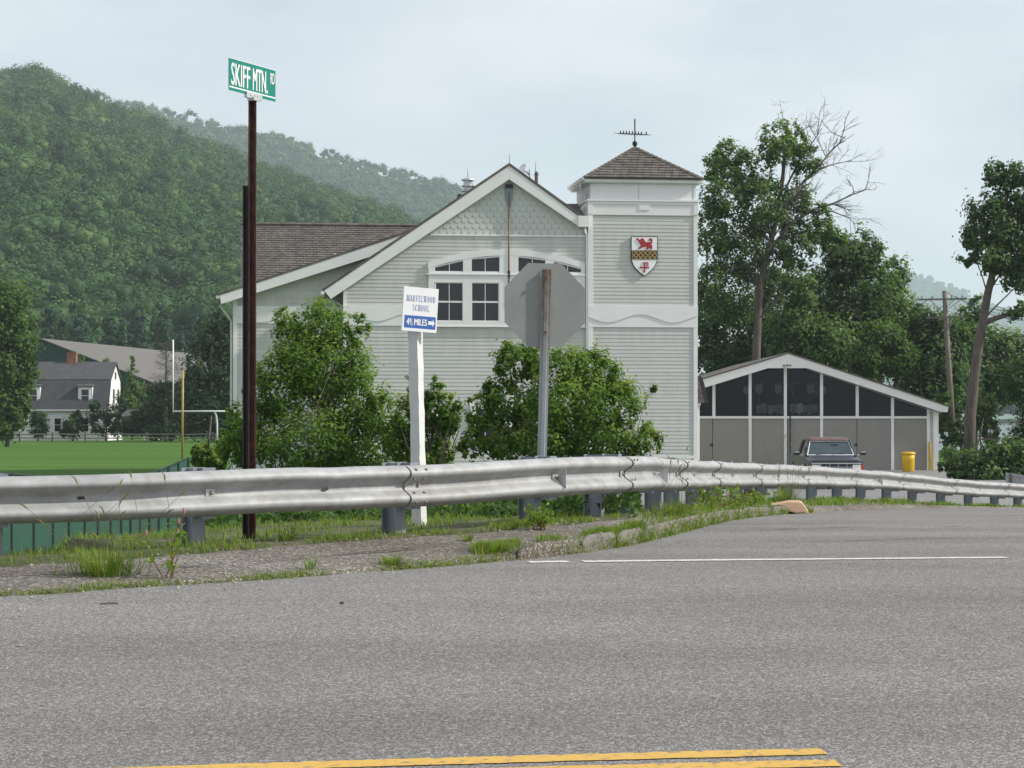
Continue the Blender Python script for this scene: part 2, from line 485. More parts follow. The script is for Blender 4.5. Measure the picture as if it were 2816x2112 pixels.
_k = catmull0([(15, 0), (18.5, 0.02), (22.4, 0.085), (26, 0.19), (29, 0.295), (32, 0.40), (35.4, 0.52), (41.6, 0.765), (46, 0.965), (55, 1.32), (70, 1.42), (90, 1.44)])
ZP_Y, ZP_D = _k[:, 0], _k[:, 1]
ZP_D[0] = 0.0

class Curve:
    """plan curve with height; columns X, Y, z"""
    def __init__(s, pts):
        s.p = catmull(pts)
        d = np.linalg.norm(np.diff(s.p[:, :2], axis=0), axis=1)
        s.s = np.concatenate([[0], np.cumsum(d)])
        s.len = s.s[-1]
        s.px = CX + F * s.p[:, 0] / s.p[:, 1]
    def at(s, t):
        return np.stack([np.interp(t, s.s, s.p[:, i]) for i in range(3)], axis=-1)
    def tan(s, t):
        a = s.at(np.asarray(t) - 0.15); b = s.at(np.asarray(t) + 0.15)
        d = (b - a)[..., :2]
        return d / np.linalg.norm(d, axis=-1, keepdims=True)
    def s_of_px(s, x):
        return np.interp(x, s.px, s.s)

# guard rail: px column, distance, row of its top edge
rail_src = [(0, 14.1, 1311), (580, 14.8, 1293), (1109, 16.0, 1279), (1460, 17.15, 1263), (1715, 18.7, 1254),
            (1869, 22.0, 1263), (1963, 25.2, 1269), (2078, 28.3, 1275), (2210, 32.0, 1281), (2343, 35.7, 1290),
            (2473, 39.2, 1301), (2620, 42.5, 1317), (2765, 45.7, 1328)]
RAIL = Curve([(-9.5, 11.6, 2.04), (-6.0, 12.9, 2.08)] + [P(x, y, Y) for x, Y, y in rail_src] +
             [(13.2, 49.3, 0.90), (16.5, 52.5, 0.70), (20.5, 55.5, 0.62)])
edge_src = [(0, 12.3), (300, 12.7), (700, 13.25), (1200, 14.35), (1345, 14.8), (1525, 15.5), (1706, 16.7), (1851, 18.7),
            (2000, 22.4), (2110, 25.6), (2223, 29.0), (2400, 35.4), (2620, 41.6), (2816, 46.0)]
EDGE = Curve([(-9.5, 10.2, 0), (-6.0, 11.3, 0)] + [(PX(x, Y), Y, 0) for x, Y in edge_src] +
             [(14.2, 49.4, 0), (17.5, 52.0, 0), (21.5, 54.8, 0)])

def kerb_h(px):
    return np.interp(px, [-2000, 900, 1330, 1480, 1950, 2150, 2300, 4000], [0.025, 0.03, 0.04, 0.085, 0.105, 0.075, 0.04, 0.035])

def shelf(px):   # how far the level ground goes behind the rail
    return np.interp(px, [-2000, 420, 600, 1600, 1850, 4000], [0.35, 0.4, 2.3, 2.6, 0.9, 0.7])

def valley(X, Y):
    X = np.asarray(X, float); Y = np.asarray(Y, float)
    a = np.clip((-X - 2.0) / 4.0, 0, 1) * np.clip((88 - Y) / 25.0, 0, 1)
    b = np.clip((X - 8) / 8.0, 0, 1) * np.clip((44 - Y) / 25.0, 0, 1)
    return -1.5 * a - 1.3 * b

def hsm(n, k=5):
    """smooth random signal"""
    q = rng.normal(size=n)
    w = np.hanning(2 * k + 1); w /= w.sum()
    return np.convolve(np.pad(q, k, mode='wrap'), w, mode='valid') * math.sqrt(k)

# cross sections shared by apron, verge and grass
NS = 900
tt = np.linspace(0, 1, NS)
Epx = np.interp(tt, [0, 0.12, 1], [EDGE.px[0], 0, EDGE.px[-1]])
se = np.linspace(0, EDGE.len, NS)
Ept = EDGE.at(se)
Epx = CX + F * Ept[:, 0] / Ept[:, 1]
sr = np.interp(Epx, RAIL.px, RAIL.s)
Rpt = RAIL.at(sr)
DIR = Rpt[:, :2] - Ept[:, :2]
DL = np.linalg.norm(DIR, axis=1)
DIR = DIR / DL[:, None]
RT = RAIL.tan(sr)
ROUT = np.stack([-RT[:, 1], RT[:, 0]], axis=1)       # pointing away from the road
zE = zpav(Ept[:, 1])
zB = Rpt[:, 2] - 0.525
KH = kerb_h(Epx)

def bermz(i, d):
    """height of the berm at distance d from the road edge, sample i (arrays)"""
    k = KH[i] * np.clip(d / 0.09, 0, 1) ** 0.6
    f = np.clip((d - 0.09) / np.maximum(DL[i] - 0.09, 0.1), 0, 1)
    return (zE[i] - 0.004 + k) * (1 - f) + zB[i] * f + 0.0 * d

def grid_obj(name, G, m, kind='structure', smooth=True):
    a, b = G.shape[:2]
    idx = np.arange(a * b).reshape(a, b)
    q = np.stack([idx[:-1, :-1], idx[:-1, 1:], idx[1:, 1:], idx[1:, :-1]], axis=-1).reshape(-1)
    me = np_mesh(name, G.reshape(-1, 3), q, np.full((a - 1) * (b - 1), 4))
    if smooth:
        me.polygons.foreach_set('use_smooth', [True] * len(me.polygons))
    o = link(name, me, None, m)
    tag(o, kind=kind)
    return o

# valley ground: one sheet to the horizon
xs = np.concatenate([[-9000, -4000, -1500, -600, -250, -120], np.arange(-80, 81, 4.0), [120, 250, 600, 1500, 4000, 9000]])
ys = np.concatenate([[-400, -100, -20], np.arange(-8, 130, 4.0), np.arange(140, 420, 20.0), [600, 1000, 1800, 3500, 7000, 12000]])
GX, GY = np.meshgrid(xs, ys, indexing='ij')
G = np.stack([GX, GY, valley(GX, GY)], axis=-1)
o = grid_obj('ground', G, MT['field'])
o['label'] = 'flat green valley ground and mown playing field'

# main road with the mouth of the side road, one paved sheet
cols = np.linspace(0, 1, 260)
sE = np.linspace(0, EDGE.len, 260)
pe = EDGE.at(sE)
rows = []
near = np.stack([np.interp(cols, [0, 1], [-30, 60]), np.full(260, -14.0)], axis=1)
nr = 120
G = np.zeros((260, nr, 3))
for j in range(nr):
    t = (j / (nr - 1)) ** 0.6
    xy = near * (1 - t) + pe[:, :2] * t
    # keep rows smooth in depth
    G[:, j, 0] = xy[:, 0]; G[:, j, 1] = xy[:, 1]; G[:, j, 2] = zpav(xy[:, 1])
o = grid_obj('road', G, MT['road'])
o['label'] = 'worn grey asphalt road with open side road mouth'

# apron between road edge and rail foot
af = np.interp(Epx, [-3000, 0, 500, 900, 1200, 1900, 2200, 4000], [0.74, 0.74, 0.82, 0.97, 0.97, 0.9, 0.84, 0.6])
ds = [0, 0.02, 0.05, 0.09, 0.15, 0.22, 0.32]
fr = [0.25, 0.34, 0.42, 0.5, 0.6, 0.7, 0.8, 0.9, 1.0]
jag = hsm(NS, 3) * 0.035
rough = lambda: hsm(NS, 4) * 0.004
Gs = []
ii = np.arange(NS)
for d in ds:
    dd = np.full(NS, d)
    z = bermz(ii, dd) + (rough() if d > 0.01 else -0.03)
    off = dd + jag * 0.5 * (KH / 0.1)
    Gs.append(np.stack([Ept[:, 0] + DIR[:, 0] * off, Ept[:, 1] + DIR[:, 1] * off, z], axis=1))
for f in fr:
    dd = np.maximum(f * af * DL, 0.34 + 0.02 * f)
    if f == 1.0:
        dd = dd + np.abs(jag) * 2.0
    z = bermz(ii, dd) + rough() * 0.8
    if f == 1.0:
        z = z - 0.02
    Gs.append(np.stack([Ept[:, 0] + DIR[:, 0] * dd, Ept[:, 1] + DIR[:, 1] * dd, z], axis=1))
o = grid_obj('pavement', np.stack(Gs, axis=1), MT['apron'])
o['label'] = 'broken asphalt apron with low kerb lip under the guardrail'

# grassy verge: from apron over the rail foot and down the bank
Gs = []
SH = shelf(Epx)
for f in [-0.12, 0.0, 0.5, 1.0]:
    dd = (af + (1 - af) * f) * DL
    z = bermz(ii, dd) - (0.03 if f < 0.01 else 0.0) + 0.004 + rough()
    Gs.append(np.stack([Ept[:, 0] + DIR[:, 0] * dd, Ept[:, 1] + DIR[:, 1] * dd, z], axis=1))
for k, (a, dz) in enumerate([(0.5, 0.02), (1.0, 0.05)]):
    q = Rpt[:, :2] + ROUT * (SH * a)[:, None]
    Gs.append(np.stack([q[:, 0], q[:, 1], zB - dz + rough()], axis=1))
BANK = [(0.7, 0.25), (1.8, 0.75), (4.0, 1.6), (7.0, 2.6)]
for a, dz in BANK:
    q = Rpt[:, :2] + ROUT * (SH + a)[:, None]
    z = np.maximum(zB - 0.05 - dz, valley(q[:, 0], q[:, 1]) - 0.03 * a) + rough()
    Gs.append(np.stack([q[:, 0], q[:, 1], z], axis=1))
VERGE = np.stack(Gs, axis=1)
o = grid_obj('verge', VERGE, MT['soil'])
o['label'] = 'soil and grass verge falling away behind the guardrail'

# kerb stones round the bend
kerb = thing('kerb', 'broken low kerb of concrete and asphalt lumps round the bend', 'kerb', tuple(np.append(Ept[np.searchsorted(Epx, 1700), :2], zE[np.searchsorted(Epx, 1700)])))
kb = [1412, 1590, 1690, 1765, 1925, 2040, 2120, 2195]
MT['kerb_c'] = mat('grey_kerb_concrete', (0.20, 0.188, 0.168), (0.10, 0.094, 0.084), 9, 0.95, bump=0.8, bscale=40, c3=(0.165, 0.155, 0.138))
for q, (a, b) in enumerate(zip(kb[:-1], kb[1:])):
    i0, i1 = np.searchsorted(Epx, a) , np.searchsorted(Epx, b)
    m_ = max(6, (i1 - i0))
    f_ = np.linspace(i0 + 0.25, i1 - 0.25, m_)
    it = lambda A: np.stack([np.interp(f_, np.arange(NS), A[:, k]) for k in range(A.shape[1])], axis=1)
    e_, d_ = it(Ept), it(DIR); z_ = np.interp(f_, np.arange(NS), zE); h_ = np.interp(f_, np.arange(NS), KH)
    end = np.minimum(np.arange(m_), np.arange(m_)[::-1]); tap = np.clip(0.72 + 0.14 * end, 0, 1)
    dr = rng.normal() * 0.012; dh = rng.normal() * 0.008 + 0.012
    mb = MB(); pr = [(-0.012, -0.05), (0.002, 0.45), (0.018, 0.85), (0.045, 1.0), (0.13, 1.04), (0.17, 0.95), (0.19, 0.2)]
    for k in range(m_):
        for o_, hh in pr:
            oo = o_ + dr + rng.normal() * 0.006 + (1 - tap[k]) * 0.05; zz = z_[k] + (h_[k] + dh) * hh * tap[k] + rng.normal() * 0.004
            mb.v.append((e_[k, 0] + d_[k, 0] * oo, e_[k, 1] + d_[k, 1] * oo, zz))
    n_ = len(pr)
    for k in range(m_ - 1):
        for j in range(n_ - 1):
            mb.f.append((k * n_ + j, (k + 1) * n_ + j, (k + 1) * n_ + j + 1, k * n_ + j + 1))
    mb.f.append(tuple(range(n_))); mb.f.append(tuple((m_ - 1) * n_ + j for j in range(n_))[::-1])
    mb.build('kerb_stone', MT['apron'] if q == 0 else MT['kerb_c'], kerb, True, True)

# parking lot before the long shed
def sheet(name, pts, z, m, label):
    me = bpy.data.meshes.new(name)
    me.from_pydata([(x, y, z) for x, y in pts], [], [tuple(range(len(pts)))])
    o = link(name, me, None, m)
    tag(o, label, None, None, 'structure')
    return o
sheet('parking_lot', [(7.9, 58), (12, 50), (21, 50), (21.5, 62), (22.0, 70), (21.6, 120), (8.0, 120)], 0.012, MT['lot'], 'grey asphalt parking lot before the long shed')
sheet('bounce_drive', [(-1.9, 58), (7.8, 58), (7.8, 87.0), (-1.9, 86.0)], 0.02, MT['lot'], 'grey asphalt drive added before the clubhouse for neutral bounce light')  # added grey ground that bounces neutral light onto the clubhouse front
sheet('path', [(22.2, 70), (60, 66), (60, 73), (22.2, 77)], 0.016, MT['lot'], 'grey lane leading off beyond the shed')
sheet('river', [(24, 160), (160, 160), (420, 900), (30, 900)], 0.008, MT['water'], 'pale river water seen between the trees')

# painted markings, draped 4 mm over the road
def stripe(name, pts, w, m, label, lift=0.004, wear=0.0):
    pts = np.array(pts, float)
    n = max(2, int(np.linalg.norm(pts[-1] - pts[0]) / 0.06))
    t = np.linspace(0, 1, n)
    c = np.stack([np.interp(t, np.linspace(0, 1, len(pts)), pts[:, k]) for k in (0, 1)], axis=1)
    d = np.gradient(c, axis=0)
    d /= np.linalg.norm(d, axis=1, keepdims=True)
    nn = np.stack([-d[:, 1], d[:, 0]], axis=1)
    rows_ = []
    for s_ in (-0.5, -0.17, 0.17, 0.5):
        e = rng.normal(size=n) * wear if abs(s_) == 0.5 else 0
        q = c + nn * (s_ * w + e)[:, None] if abs(s_) == 0.5 else c + nn * (s_ * w)
        rows_.append(np.stack([q[:, 0], q[:, 1], zpav(q[:, 1]) + lift], axis=1))
    o = grid_obj(name, np.stack(rows_, axis=1), m)
    o['label'] = label
    return o
stripe('yellow_line', [(-3.0, 7.18), (-0.93, 7.53), (0.0, 7.66), (1.135, 7.80)], 0.115, MT['yellow_paint'], 'yellow centre line, the far one of the pair', 0.004, 0.003)
stripe('yellow_line', [(-3.0, 6.98), (-0.93, 7.33), (0.0, 7.46), (1.155, 7.60)], 0.115, MT['yellow_paint'], 'yellow centre line, the near one of the pair', 0.004, 0.003)
stripe('white_line', [(0.11, 14.78), (0.39, 14.83)], 0.15, MT['white_paint_road'], 'short worn white edge line piece by the kerb end', 0.004, 0.006)
stripe('white_line', [(0.49, 14.83), (1.3, 14.97), (2.4, 15.12), (3.52, 15.28)], 0.15, MT['white_paint_road'], 'long worn white edge line across the side road mouth', 0.004, 0.006)

# cracks in road and apron
def crack(pts, w, lift, zf, name='crack'):
    pts = np.array(pts, float)
    n = max(6, int(np.linalg.norm(np.diff(pts, axis=0), axis=1).sum() / 0.05))
    t = np.linspace(0, 1, n)
    c = np.stack([np.interp(t, np.linspace(0, 1, len(pts)), pts[:, k]) for k in (0, 1)], axis=1)
    c[:, 1] += hsm(n, 4) * 0.012 + rng.normal(size=n) * 0.006
    ww = w * np.clip(np.abs(hsm(n, 6)) * 0.9, 0.1, 2)
    a = np.stack([c[:, 0], c[:, 1] - ww, zf(c[:, 0], c[:, 1] - ww) + lift], axis=1)
    b = np.stack([c[:, 0], c[:, 1] + ww, zf(c[:, 0], c[:, 1] + ww) + lift], axis=1)
    o = grid_obj(name, np.stack([a, b], axis=1), MT['crack'])
    o['label'] = 'thin dark crack in old asphalt'
    return o
zr = lambda x, y: zpav(y)
crack([(1.75, 9.3), (2.1, 9.65), (2.35, 9.75)], 0.003, 0.003, zr)
crack([(1.9, 19.3), (3.2, 20.4), (4.9, 20.6)], 0.02, 0.004, zr)
crack([(2.2, 17.2), (3.4, 17.9), (4.6, 18.0)], 0.014, 0.004, zr)
crack([(3.6, 28.5), (4.8, 29.6), (6.8, 29.9)], 0.03, 0.004, zr)

def apron_crack(x0, x1, fa, fb, w):
    i0 = np.searchsorted(Epx, x0); i1 = np.searchsorted(Epx, x1)
    i = np.arange(i0, i1)
    f = np.linspace(fa, fb, len(i)) + hsm(len(i), 6) * 0.02
    d = f * DL[i]
    ww = w * np.clip(np.abs(hsm(len(i), 8)), 0.15, 2)
    def row(dd):
        return np.stack([Ept[i, 0] + DIR[i, 0] * dd, Ept[i, 1] + DIR[i, 1] * dd, bermz(i, dd) + 0.012], axis=1)
    o = grid_obj('crack', np.stack([row(d - ww), row(d + ww)], axis=1), MT['crack'])
    o['label'] = 'dark crack running along the asphalt apron'
apron_crack(430, 1180, 0.36, 0.50, 0.012)
apron_crack(-200, 180, 0.40, 0.46, 0.010)
apron_crack(1180, 1420, 0.62, 0.42, 0.012)

# ---------------------------------------------------------------- foliage helpers
def leaf_mesh(name, c, s, v, bias=None, k=0.6, aspect=0.62, r=None):
    r = r or rng
    n = len(c)
    nv = r.normal(size=(n, 3))
    nv /= np.linalg.norm(nv, axis=1, keepdims=True)
    if bias is not None:
        nv = nv + bias * k
        nv /= np.linalg.norm(nv, axis=1, keepdims=True) + 1e-9
    a = np.cross(nv, r.normal(size=(n, 3)))
    a /= np.linalg.norm(a, axis=1, keepdims=True) + 1e-9
    b = np.cross(nv, a)
    s = np.broadcast_to(s, (n,))[:, None]
    V = np.stack([c - a * s * 0.5, c + b * s * aspect * 0.5 - a * s * 0.05, c + a * s * 0.5 - nv * s * 0.12, c - b * s * aspect * 0.5 - a * s * 0.05], axis=1).reshape(-1, 3)
    return np_mesh(name, V, np.arange(4 * n), np.full(n, 4), v)

def crown_pts(ells, n, clump=0.24, per=60, r=None, inner=0.45, jit=0.12):
    """ells: list of (cx,cy,cz,rx,ry,rz)"""
    r = r or rng
    E = np.array(ells, float)
    wgt = (E[:, 3] * E[:, 4] * E[:, 5]) ** (2 / 3)
    wgt /= wgt.sum()
    C, B, V = [], [], []
    for e, w_ in zip(E, wgt):
        m = max(3, int(n * w_ / per))
        d = r.normal(size=(m, 3)); d /= np.linalg.norm(d, axis=1, keepdims=True)
        rad = r.uniform(inner, 1.0, m) ** 0.7
        cc = e[:3] + d * rad[:, None] * e[3:] * 0.9
        cr = clump * r.uniform(0.6, 1.3, m)
        q = r.normal(size=(m, per, 3)) * 0.58
        pts = cc[:, None, :] + q * (cr[:, None] * np.minimum(e[3:].mean(), 3.0 * e[3:].min()))[..., None]
        nb = (pts - (cc[:, None, :] - np.array([0, 0, 0.15]) * e[5]))
        nb = nb / (np.linalg.norm(nb, axis=2, keepdims=True) + 1e-9) + d[:, None, :] * 0.6 + np.array([0, 0, 0.35])
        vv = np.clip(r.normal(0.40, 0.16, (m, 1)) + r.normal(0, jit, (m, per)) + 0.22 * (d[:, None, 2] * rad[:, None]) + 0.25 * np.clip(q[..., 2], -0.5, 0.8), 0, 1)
        C.append(pts.reshape(-1, 3)); B.append(nb.reshape(-1, 3)); V.append(vv.reshape(-1))
    return np.concatenate(C), np.concatenate(B), np.concatenate(V)

def pell(x, y, rx, ry, Y, dy=0.0, dep=1.0):
    c = P(x, y, Y)
    return (c[0], c[1] + dy, c[2], rx / F * Y, rx / F * Y * dep, ry / F * Y)

def limbs(mb, base, ells, rad, r, n_per=2, frac=0.85, sides=6):
    for e in ells:
        for _ in range(n_per):
            t = np.array(e[:3]) + r.normal(size=3) * np.array(e[3:]) * 0.35
            b = np.array(base)
            h = r.uniform(0.35, 0.75)
            st = b[0] * (1 - h) + b[1] * h if len(b) == 2 else b[int(h * (len(b) - 1))]
            mid = st * 0.5 + t * 0.5 + r.normal(size=3) * 0.12 * np.linalg.norm(t - st) + np.array([0, 0, 0.08 * np.linalg.norm(t - st)])
            q = [st, st * 0.7 + mid * 0.3 + r.normal(size=3) * 0.03, mid, t]
            mb.tube(q, [rad, rad * 0.8, rad * 0.5, rad * 0.15], sides)

def tree(name, label, cat, trunk, trad, ells, n, leaf, m, group=None, bark='bark', clump=0.24, per=60, seed=1, nl=2, limb=None, k=0.7, lobes=0, sides=9):
    """trunk: list of world points; ells: world ellipsoids"""
    r = np.random.default_rng(seed)
    t = thing(name, label, cat, tuple(trunk[0]), 0, group)
    mb = MB()
    rr = np.linspace(trad, trad * 0.35, len(trunk)) if not hasattr(trad, '__len__') else trad
    mb.tube(trunk, list(rr), sides)
    if nl:
        limbs(mb, [np.array(p, float) for p in trunk], ells, limb or float(rr[-1]) * 0.8, r, nl)
    mb.build('trunk', MT[bark], t, True, True)
    if n:
        c, b, v = crown_pts(ells, n, clump, per, r)
        c = c - np.array(trunk[0])
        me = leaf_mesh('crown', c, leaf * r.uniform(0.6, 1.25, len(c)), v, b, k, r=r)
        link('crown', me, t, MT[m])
    return t

def blades(name, base, h, lean, width, v, m, parent=None, r=None, az=None):
    r = r or rng
    n = len(base)
    az = r.uniform(0, 2 * math.pi, n) if az is None else az
    d = np.stack([np.cos(az), np.sin(az), np.zeros(n)], axis=1)
    sd_ = np.stack([-np.sin(az), np.cos(az), np.zeros(n)], axis=1)
    up = np.array([0, 0, 1.0])
    h = h[:, None]; lean = lean[:, None]; w = width[:, None]
    m1 = base + up * h * 0.55 + d * h * lean * 0.3
    tip = base + up * h * (1 - 0.35 * lean) + d * h * lean
    V = np.stack([base - sd_ * w / 2, base + sd_ * w / 2, m1 + sd_ * w * 0.42, m1 - sd_ * w * 0.42, tip], axis=1).reshape(-1, 3)
    k = np.arange(n)[:, None] * 5
    q = np.concatenate([k + np.array([0, 1, 2, 3]), k + np.array([3, 2, 4])], axis=1)
    fs = np.tile([4, 3], n)
    return np_mesh(name, V, q.ravel(), fs, np.repeat(v, 2))
# ---------------------------------------------------------------- guardrail
def mat_rail():
    m, t, b = mat_new('weathered_galvanized_beam')
    nd, lk = t.nodes.new, t.links.new
    b.inputs['Roughness'].default_value = 0.62
    b.inputs['Metallic'].default_value = 0.12
    tcn = nd('ShaderNodeTexCoord')
    n = nd('ShaderNodeTexNoise'); n.inputs['Scale'].default_value = 2.2; n.inputs['Detail'].default_value = 9; n.inputs['Roughness'].default_value = 0.65
    mpn = nd('ShaderNodeMapping'); mpn.inputs['Scale'].default_value = (1.5, 1.5, 3.0); mpn.inputs['Rotation'].default_value = (0.3, 0.5, 0.2)
    lk(tcn.outputs['Object'], mpn.inputs['Vector']); lk(mpn.outputs['Vector'], n.inputs['Vector'])
    r = nd('ShaderNodeValToRGB')
    r.color_ramp.elements[0].position = 0.3; r.color_ramp.elements[0].color = (0.26, 0.265, 0.27, 1)
    r.color_ramp.elements[1].position = 0.68; r.color_ramp.elements[1].color = (0.42, 0.43, 0.445, 1)
    lk(n.outputs['Fac'], r.inputs['Fac'])
    # vertical streaks and a tan dirt tint in patches
    n2 = nd('ShaderNodeTexNoise'); n2.inputs['Scale'].default_value = 3.0; n2.inputs['Detail'].default_value = 4
    mp2 = nd('ShaderNodeMapping'); mp2.inputs['Scale'].default_value = (5.0, 5.0, 0.5)
    lk(tcn.outputs['Object'], mp2.inputs['Vector']); lk(mp2.outputs['Vector'], n2.inputs['Vector'])
    r2 = nd('ShaderNodeValToRGB')
    r2.color_ramp.elements[0].position = 0.30; r2.color_ramp.elements[0].color = (0.86, 0.80, 0.70, 1)
    r2.color_ramp.elements[1].position = 0.6; r2.color_ramp.elements[1].color = (1, 1, 1, 1)
    lk(n2.outputs['Fac'], r2.inputs['Fac'])
    mu = nd('ShaderNodeMix'); mu.data_type = 'RGBA'; mu.blend_type = 'MULTIPLY'; mu.inputs['Factor'].default_value = 0.75
    lk(r.outputs['Color'], mu.inputs['A']); lk(r2.outputs['Color'], mu.inputs['B'])
    lk(mu.outputs['Result'], b.inputs['Base Color'])
    bp = nd('ShaderNodeBump'); bp.inputs['Strength'].default_value = 0.12; bp.inputs['Distance'].default_value = 0.01
    lk(n.outputs['Fac'], bp.inputs['Height']); lk(bp.outputs['Normal'], b.inputs['Normal'])
    return m
MT['rail_face'] = mat_rail()

PROF = [(0.010, 0.0), (0.034, -0.010), (0.060, -0.026), (0.078, -0.044), (0.083, -0.062), (0.078, -0.079), (0.055, -0.098), (0.026, -0.116), (0.006, -0.129), (0.0, -0.142),
        (0.0, -0.169), (0.006, -0.182), (0.026, -0.195), (0.055, -0.213), (0.078, -0.232), (0.083, -0.249), (0.078, -0.267), (0.060, -0.285), (0.034, -0.301), (0.010, -0.311)]
rail = thing('guardrail', 'long dented galvanized steel guardrail curving along the road edge', 'guardrail',
             tuple(RAIL.at(RAIL.s_of_px(1109)) - np.array([0, 0, 0.525])))
sp_px = [1109, 1715, 1869, 1963, 2078, 2210, 2343, 2473, 2620, 2765]
sp_s = [RAIL.s_of_px(x) for x in sp_px]
sp_s = [0.0, sp_s[0] - 3.81] + sp_s + [sp_s[-1] + 3.9, RAIL.len]
s_dent = RAIL.s_of_px(1912)

def rail_frame(s):
    p = RAIL.at(s); t = RAIL.tan(s)
    n = np.array([t[1], -t[0]])
    return p, t, n

for k in range(len(sp_s) - 1):
    a, b = sp_s[k], sp_s[k + 1] + (0.30 if k < len(sp_s) - 2 else 0)
    n = max(4, int((b - a) / 0.07))
    ss = np.linspace(a - 0.0, b, n)
    base_o = 0.006 if k % 1 == 0 else 0.0
    front, back = [], []
    for s in ss:
        p, t, nn = rail_frame(s)
        lap = 0.0055 if s < a + 0.31 and k > 0 else 0.0
        # the panel slips behind its neighbour near its far end, in front near its start
        o0 = 0.006 * (1 - (s - a) / (b - a)) + lap
        wob = 0.006 * math.sin(s * 1.7 + k) + 0.004 * math.sin(s * 4.1)
        dz = 0.004 * math.sin(s * 2.3)
        e = (s - s_dent) / 0.16
        dent = -0.085 * math.exp(-e * e) if abs(e) < 4 else 0
        kink = 0.03 * math.exp(-((s - s_dent + 0.22) / 0.09) ** 2)
        e2 = (s - RAIL.s_of_px(905)) / 0.18
        dz -= 0.006 * math.exp(-e2 * e2)
        fr_, bk_ = [], []
        for (o, z) in PROF:
            oo = o * (1 + (dent * 6 if dent < -0.02 else 0) * 0.0) + o0 + wob * 0.5 + dent * (0.45 + 0.55 * (o / 0.083))
            zz = p[2] + z + dz + kink * (1 + z / 0.311)
            fr_.append((p[0] + nn[0] * oo, p[1] + nn[1] * oo, zz))
            bk_.append((p[0] + nn[0] * (oo - 0.004), p[1] + nn[1] * (oo - 0.004), zz - 0.0015))
        front.append(fr_); back.append(bk_)
    A = np.array(front); B_ = np.array(back)
    ring = np.concatenate([A, B_[:, ::-1]], axis=1)      # closed profile
    m_ = ring.shape[1]
    mb = MB()
    vs = ring.reshape(-1, 3)
    fs = []
    for i in range(len(ss) - 1):
        for j in range(m_):
            j2 = (j + 1) % m_
            fs.append((i * m_ + j, (i + 1) * m_ + j, (i + 1) * m_ + j2, i * m_ + j2))
    fs.append(tuple(range(m_)))
    fs.append(tuple((len(ss) - 1) * m_ + j for j in range(m_))[::-1])
    mb.add(vs, fs)
    o = mb.build('beam', MT['rail_face'], rail, True)
    o.data.polygons.foreach_set('use_smooth', [True] * len(o.data.polygons))
    md = o.modifiers.new('edge', 'EDGE_SPLIT'); md.split_angle = R_(50)

def oriented(pts, s, off=0.0):
    """local (along, out, z) -> world at rail position s"""
    p, t, nn = rail_frame(s)
    return [(p[0] + t[0] * a + nn[0] * (o + off), p[1] + t[1] * a + nn[1] * (o + off), p[2] + z) for a, o, z in pts]

def obox(mb, s, a0, a1, o0, o1, z0, z1):
    q = oriented([(a0, o0, z0), (a1, o0, z0), (a1, o1, z0), (a0, o1, z0)], s)
    r = oriented([(a0, o0, z1), (a1, o0, z1), (a1, o1, z1), (a0, o1, z1)], s)
    mb.hexa(q, r)

def bolt_head(mb, s, a, z, o, r=0.016, h=0.012):
    p, t, nn = rail_frame(s)
    c = np.array([p[0] + t[0] * a + nn[0] * o, p[1] + t[1] * a + nn[1] * o, p[2] + z])
    T = np.array([t[0], t[1], 0]); Nn = np.array([nn[0], nn[1], 0]); U = np.array([0, 0, 1.0])
    vs, fs = [], []
    for j, (rr, hh) in enumerate([(r, 0), (r * 0.85, h * 0.6), (r * 0.4, h)]):
        for q in range(8):
            th = 2 * math.pi * q / 8
            vs.append(c + (T * math.cos(th) + U * math.sin(th)) * rr + Nn * hh)
    for j in range(2):
        for q in range(8):
            q2 = (q + 1) % 8
            fs.append((j * 8 + q, j * 8 + q2, (j + 1) * 8 + q2, (j + 1) * 8 + q))
    fs.append(tuple(range(16, 24)))
    mb.add(vs, fs)

post_px = [-560, -20, 530, 1082, 1455, 1633, 1726, 1795, 1845, 1904, 1960, 2023, 2092, 2163, 2231, 2301, 2366, 2437, 2508, 2586, 2662, 2734, 2798, 2866, 2936]
_ss = np.linspace(0, RAIL.len, 3000)
_pp = RAIL.at(_ss); _tt = RAIL.tan(_ss)
_qx = _pp[:, 0] - _tt[:, 1] * 0.24; _qy = _pp[:, 1] + _tt[:, 0] * 0.24
POSTPX = CX + F * _qx / _qy
for x in post_px:
    s = float(np.interp(x, POSTPX, _ss))
    p, t, nn = rail_frame(s)
    zt = 0.012
    zg = -0.575 - 0.5
    mb = MB()
    # H section post: two flanges and a web
    obox(mb, s, -0.05, 0.05, -0.165, -0.157, zg, zt)
    obox(mb, s, -0.05, 0.05, -0.318, -0.310, zg, zt)
    obox(mb, s, -0.006, 0.006, -0.310, -0.165, zg, zt - 0.003)
    po = mb.build('post', MT['galv_post'], rail, True)
    mb = MB()
    obox(mb, s, -0.05, 0.05, -0.010, -0.002, -0.335, zt + 0.006)
    obox(mb, s, -0.05, 0.05, -0.154, -0.146, -0.335, zt + 0.006)
    obox(mb, s, -0.006, 0.006, -0.146, -0.010, -0.335, zt + 0.002)
    mb.build('blockout', MT['galv_post'], po, True)
    if x > 0:
        mb = MB()
        obox(mb, s, -0.035, 0.035, 0.008, 0.014, -0.180, -0.131)
        mb.build('washer_plate', MT['galv'], po, True)
        mb = MB()
        bolt_head(mb, s, 0.008, -0.1555, 0.014, 0.017, 0.013)
        mb.build('bolt', MT['bolt'], po, True)

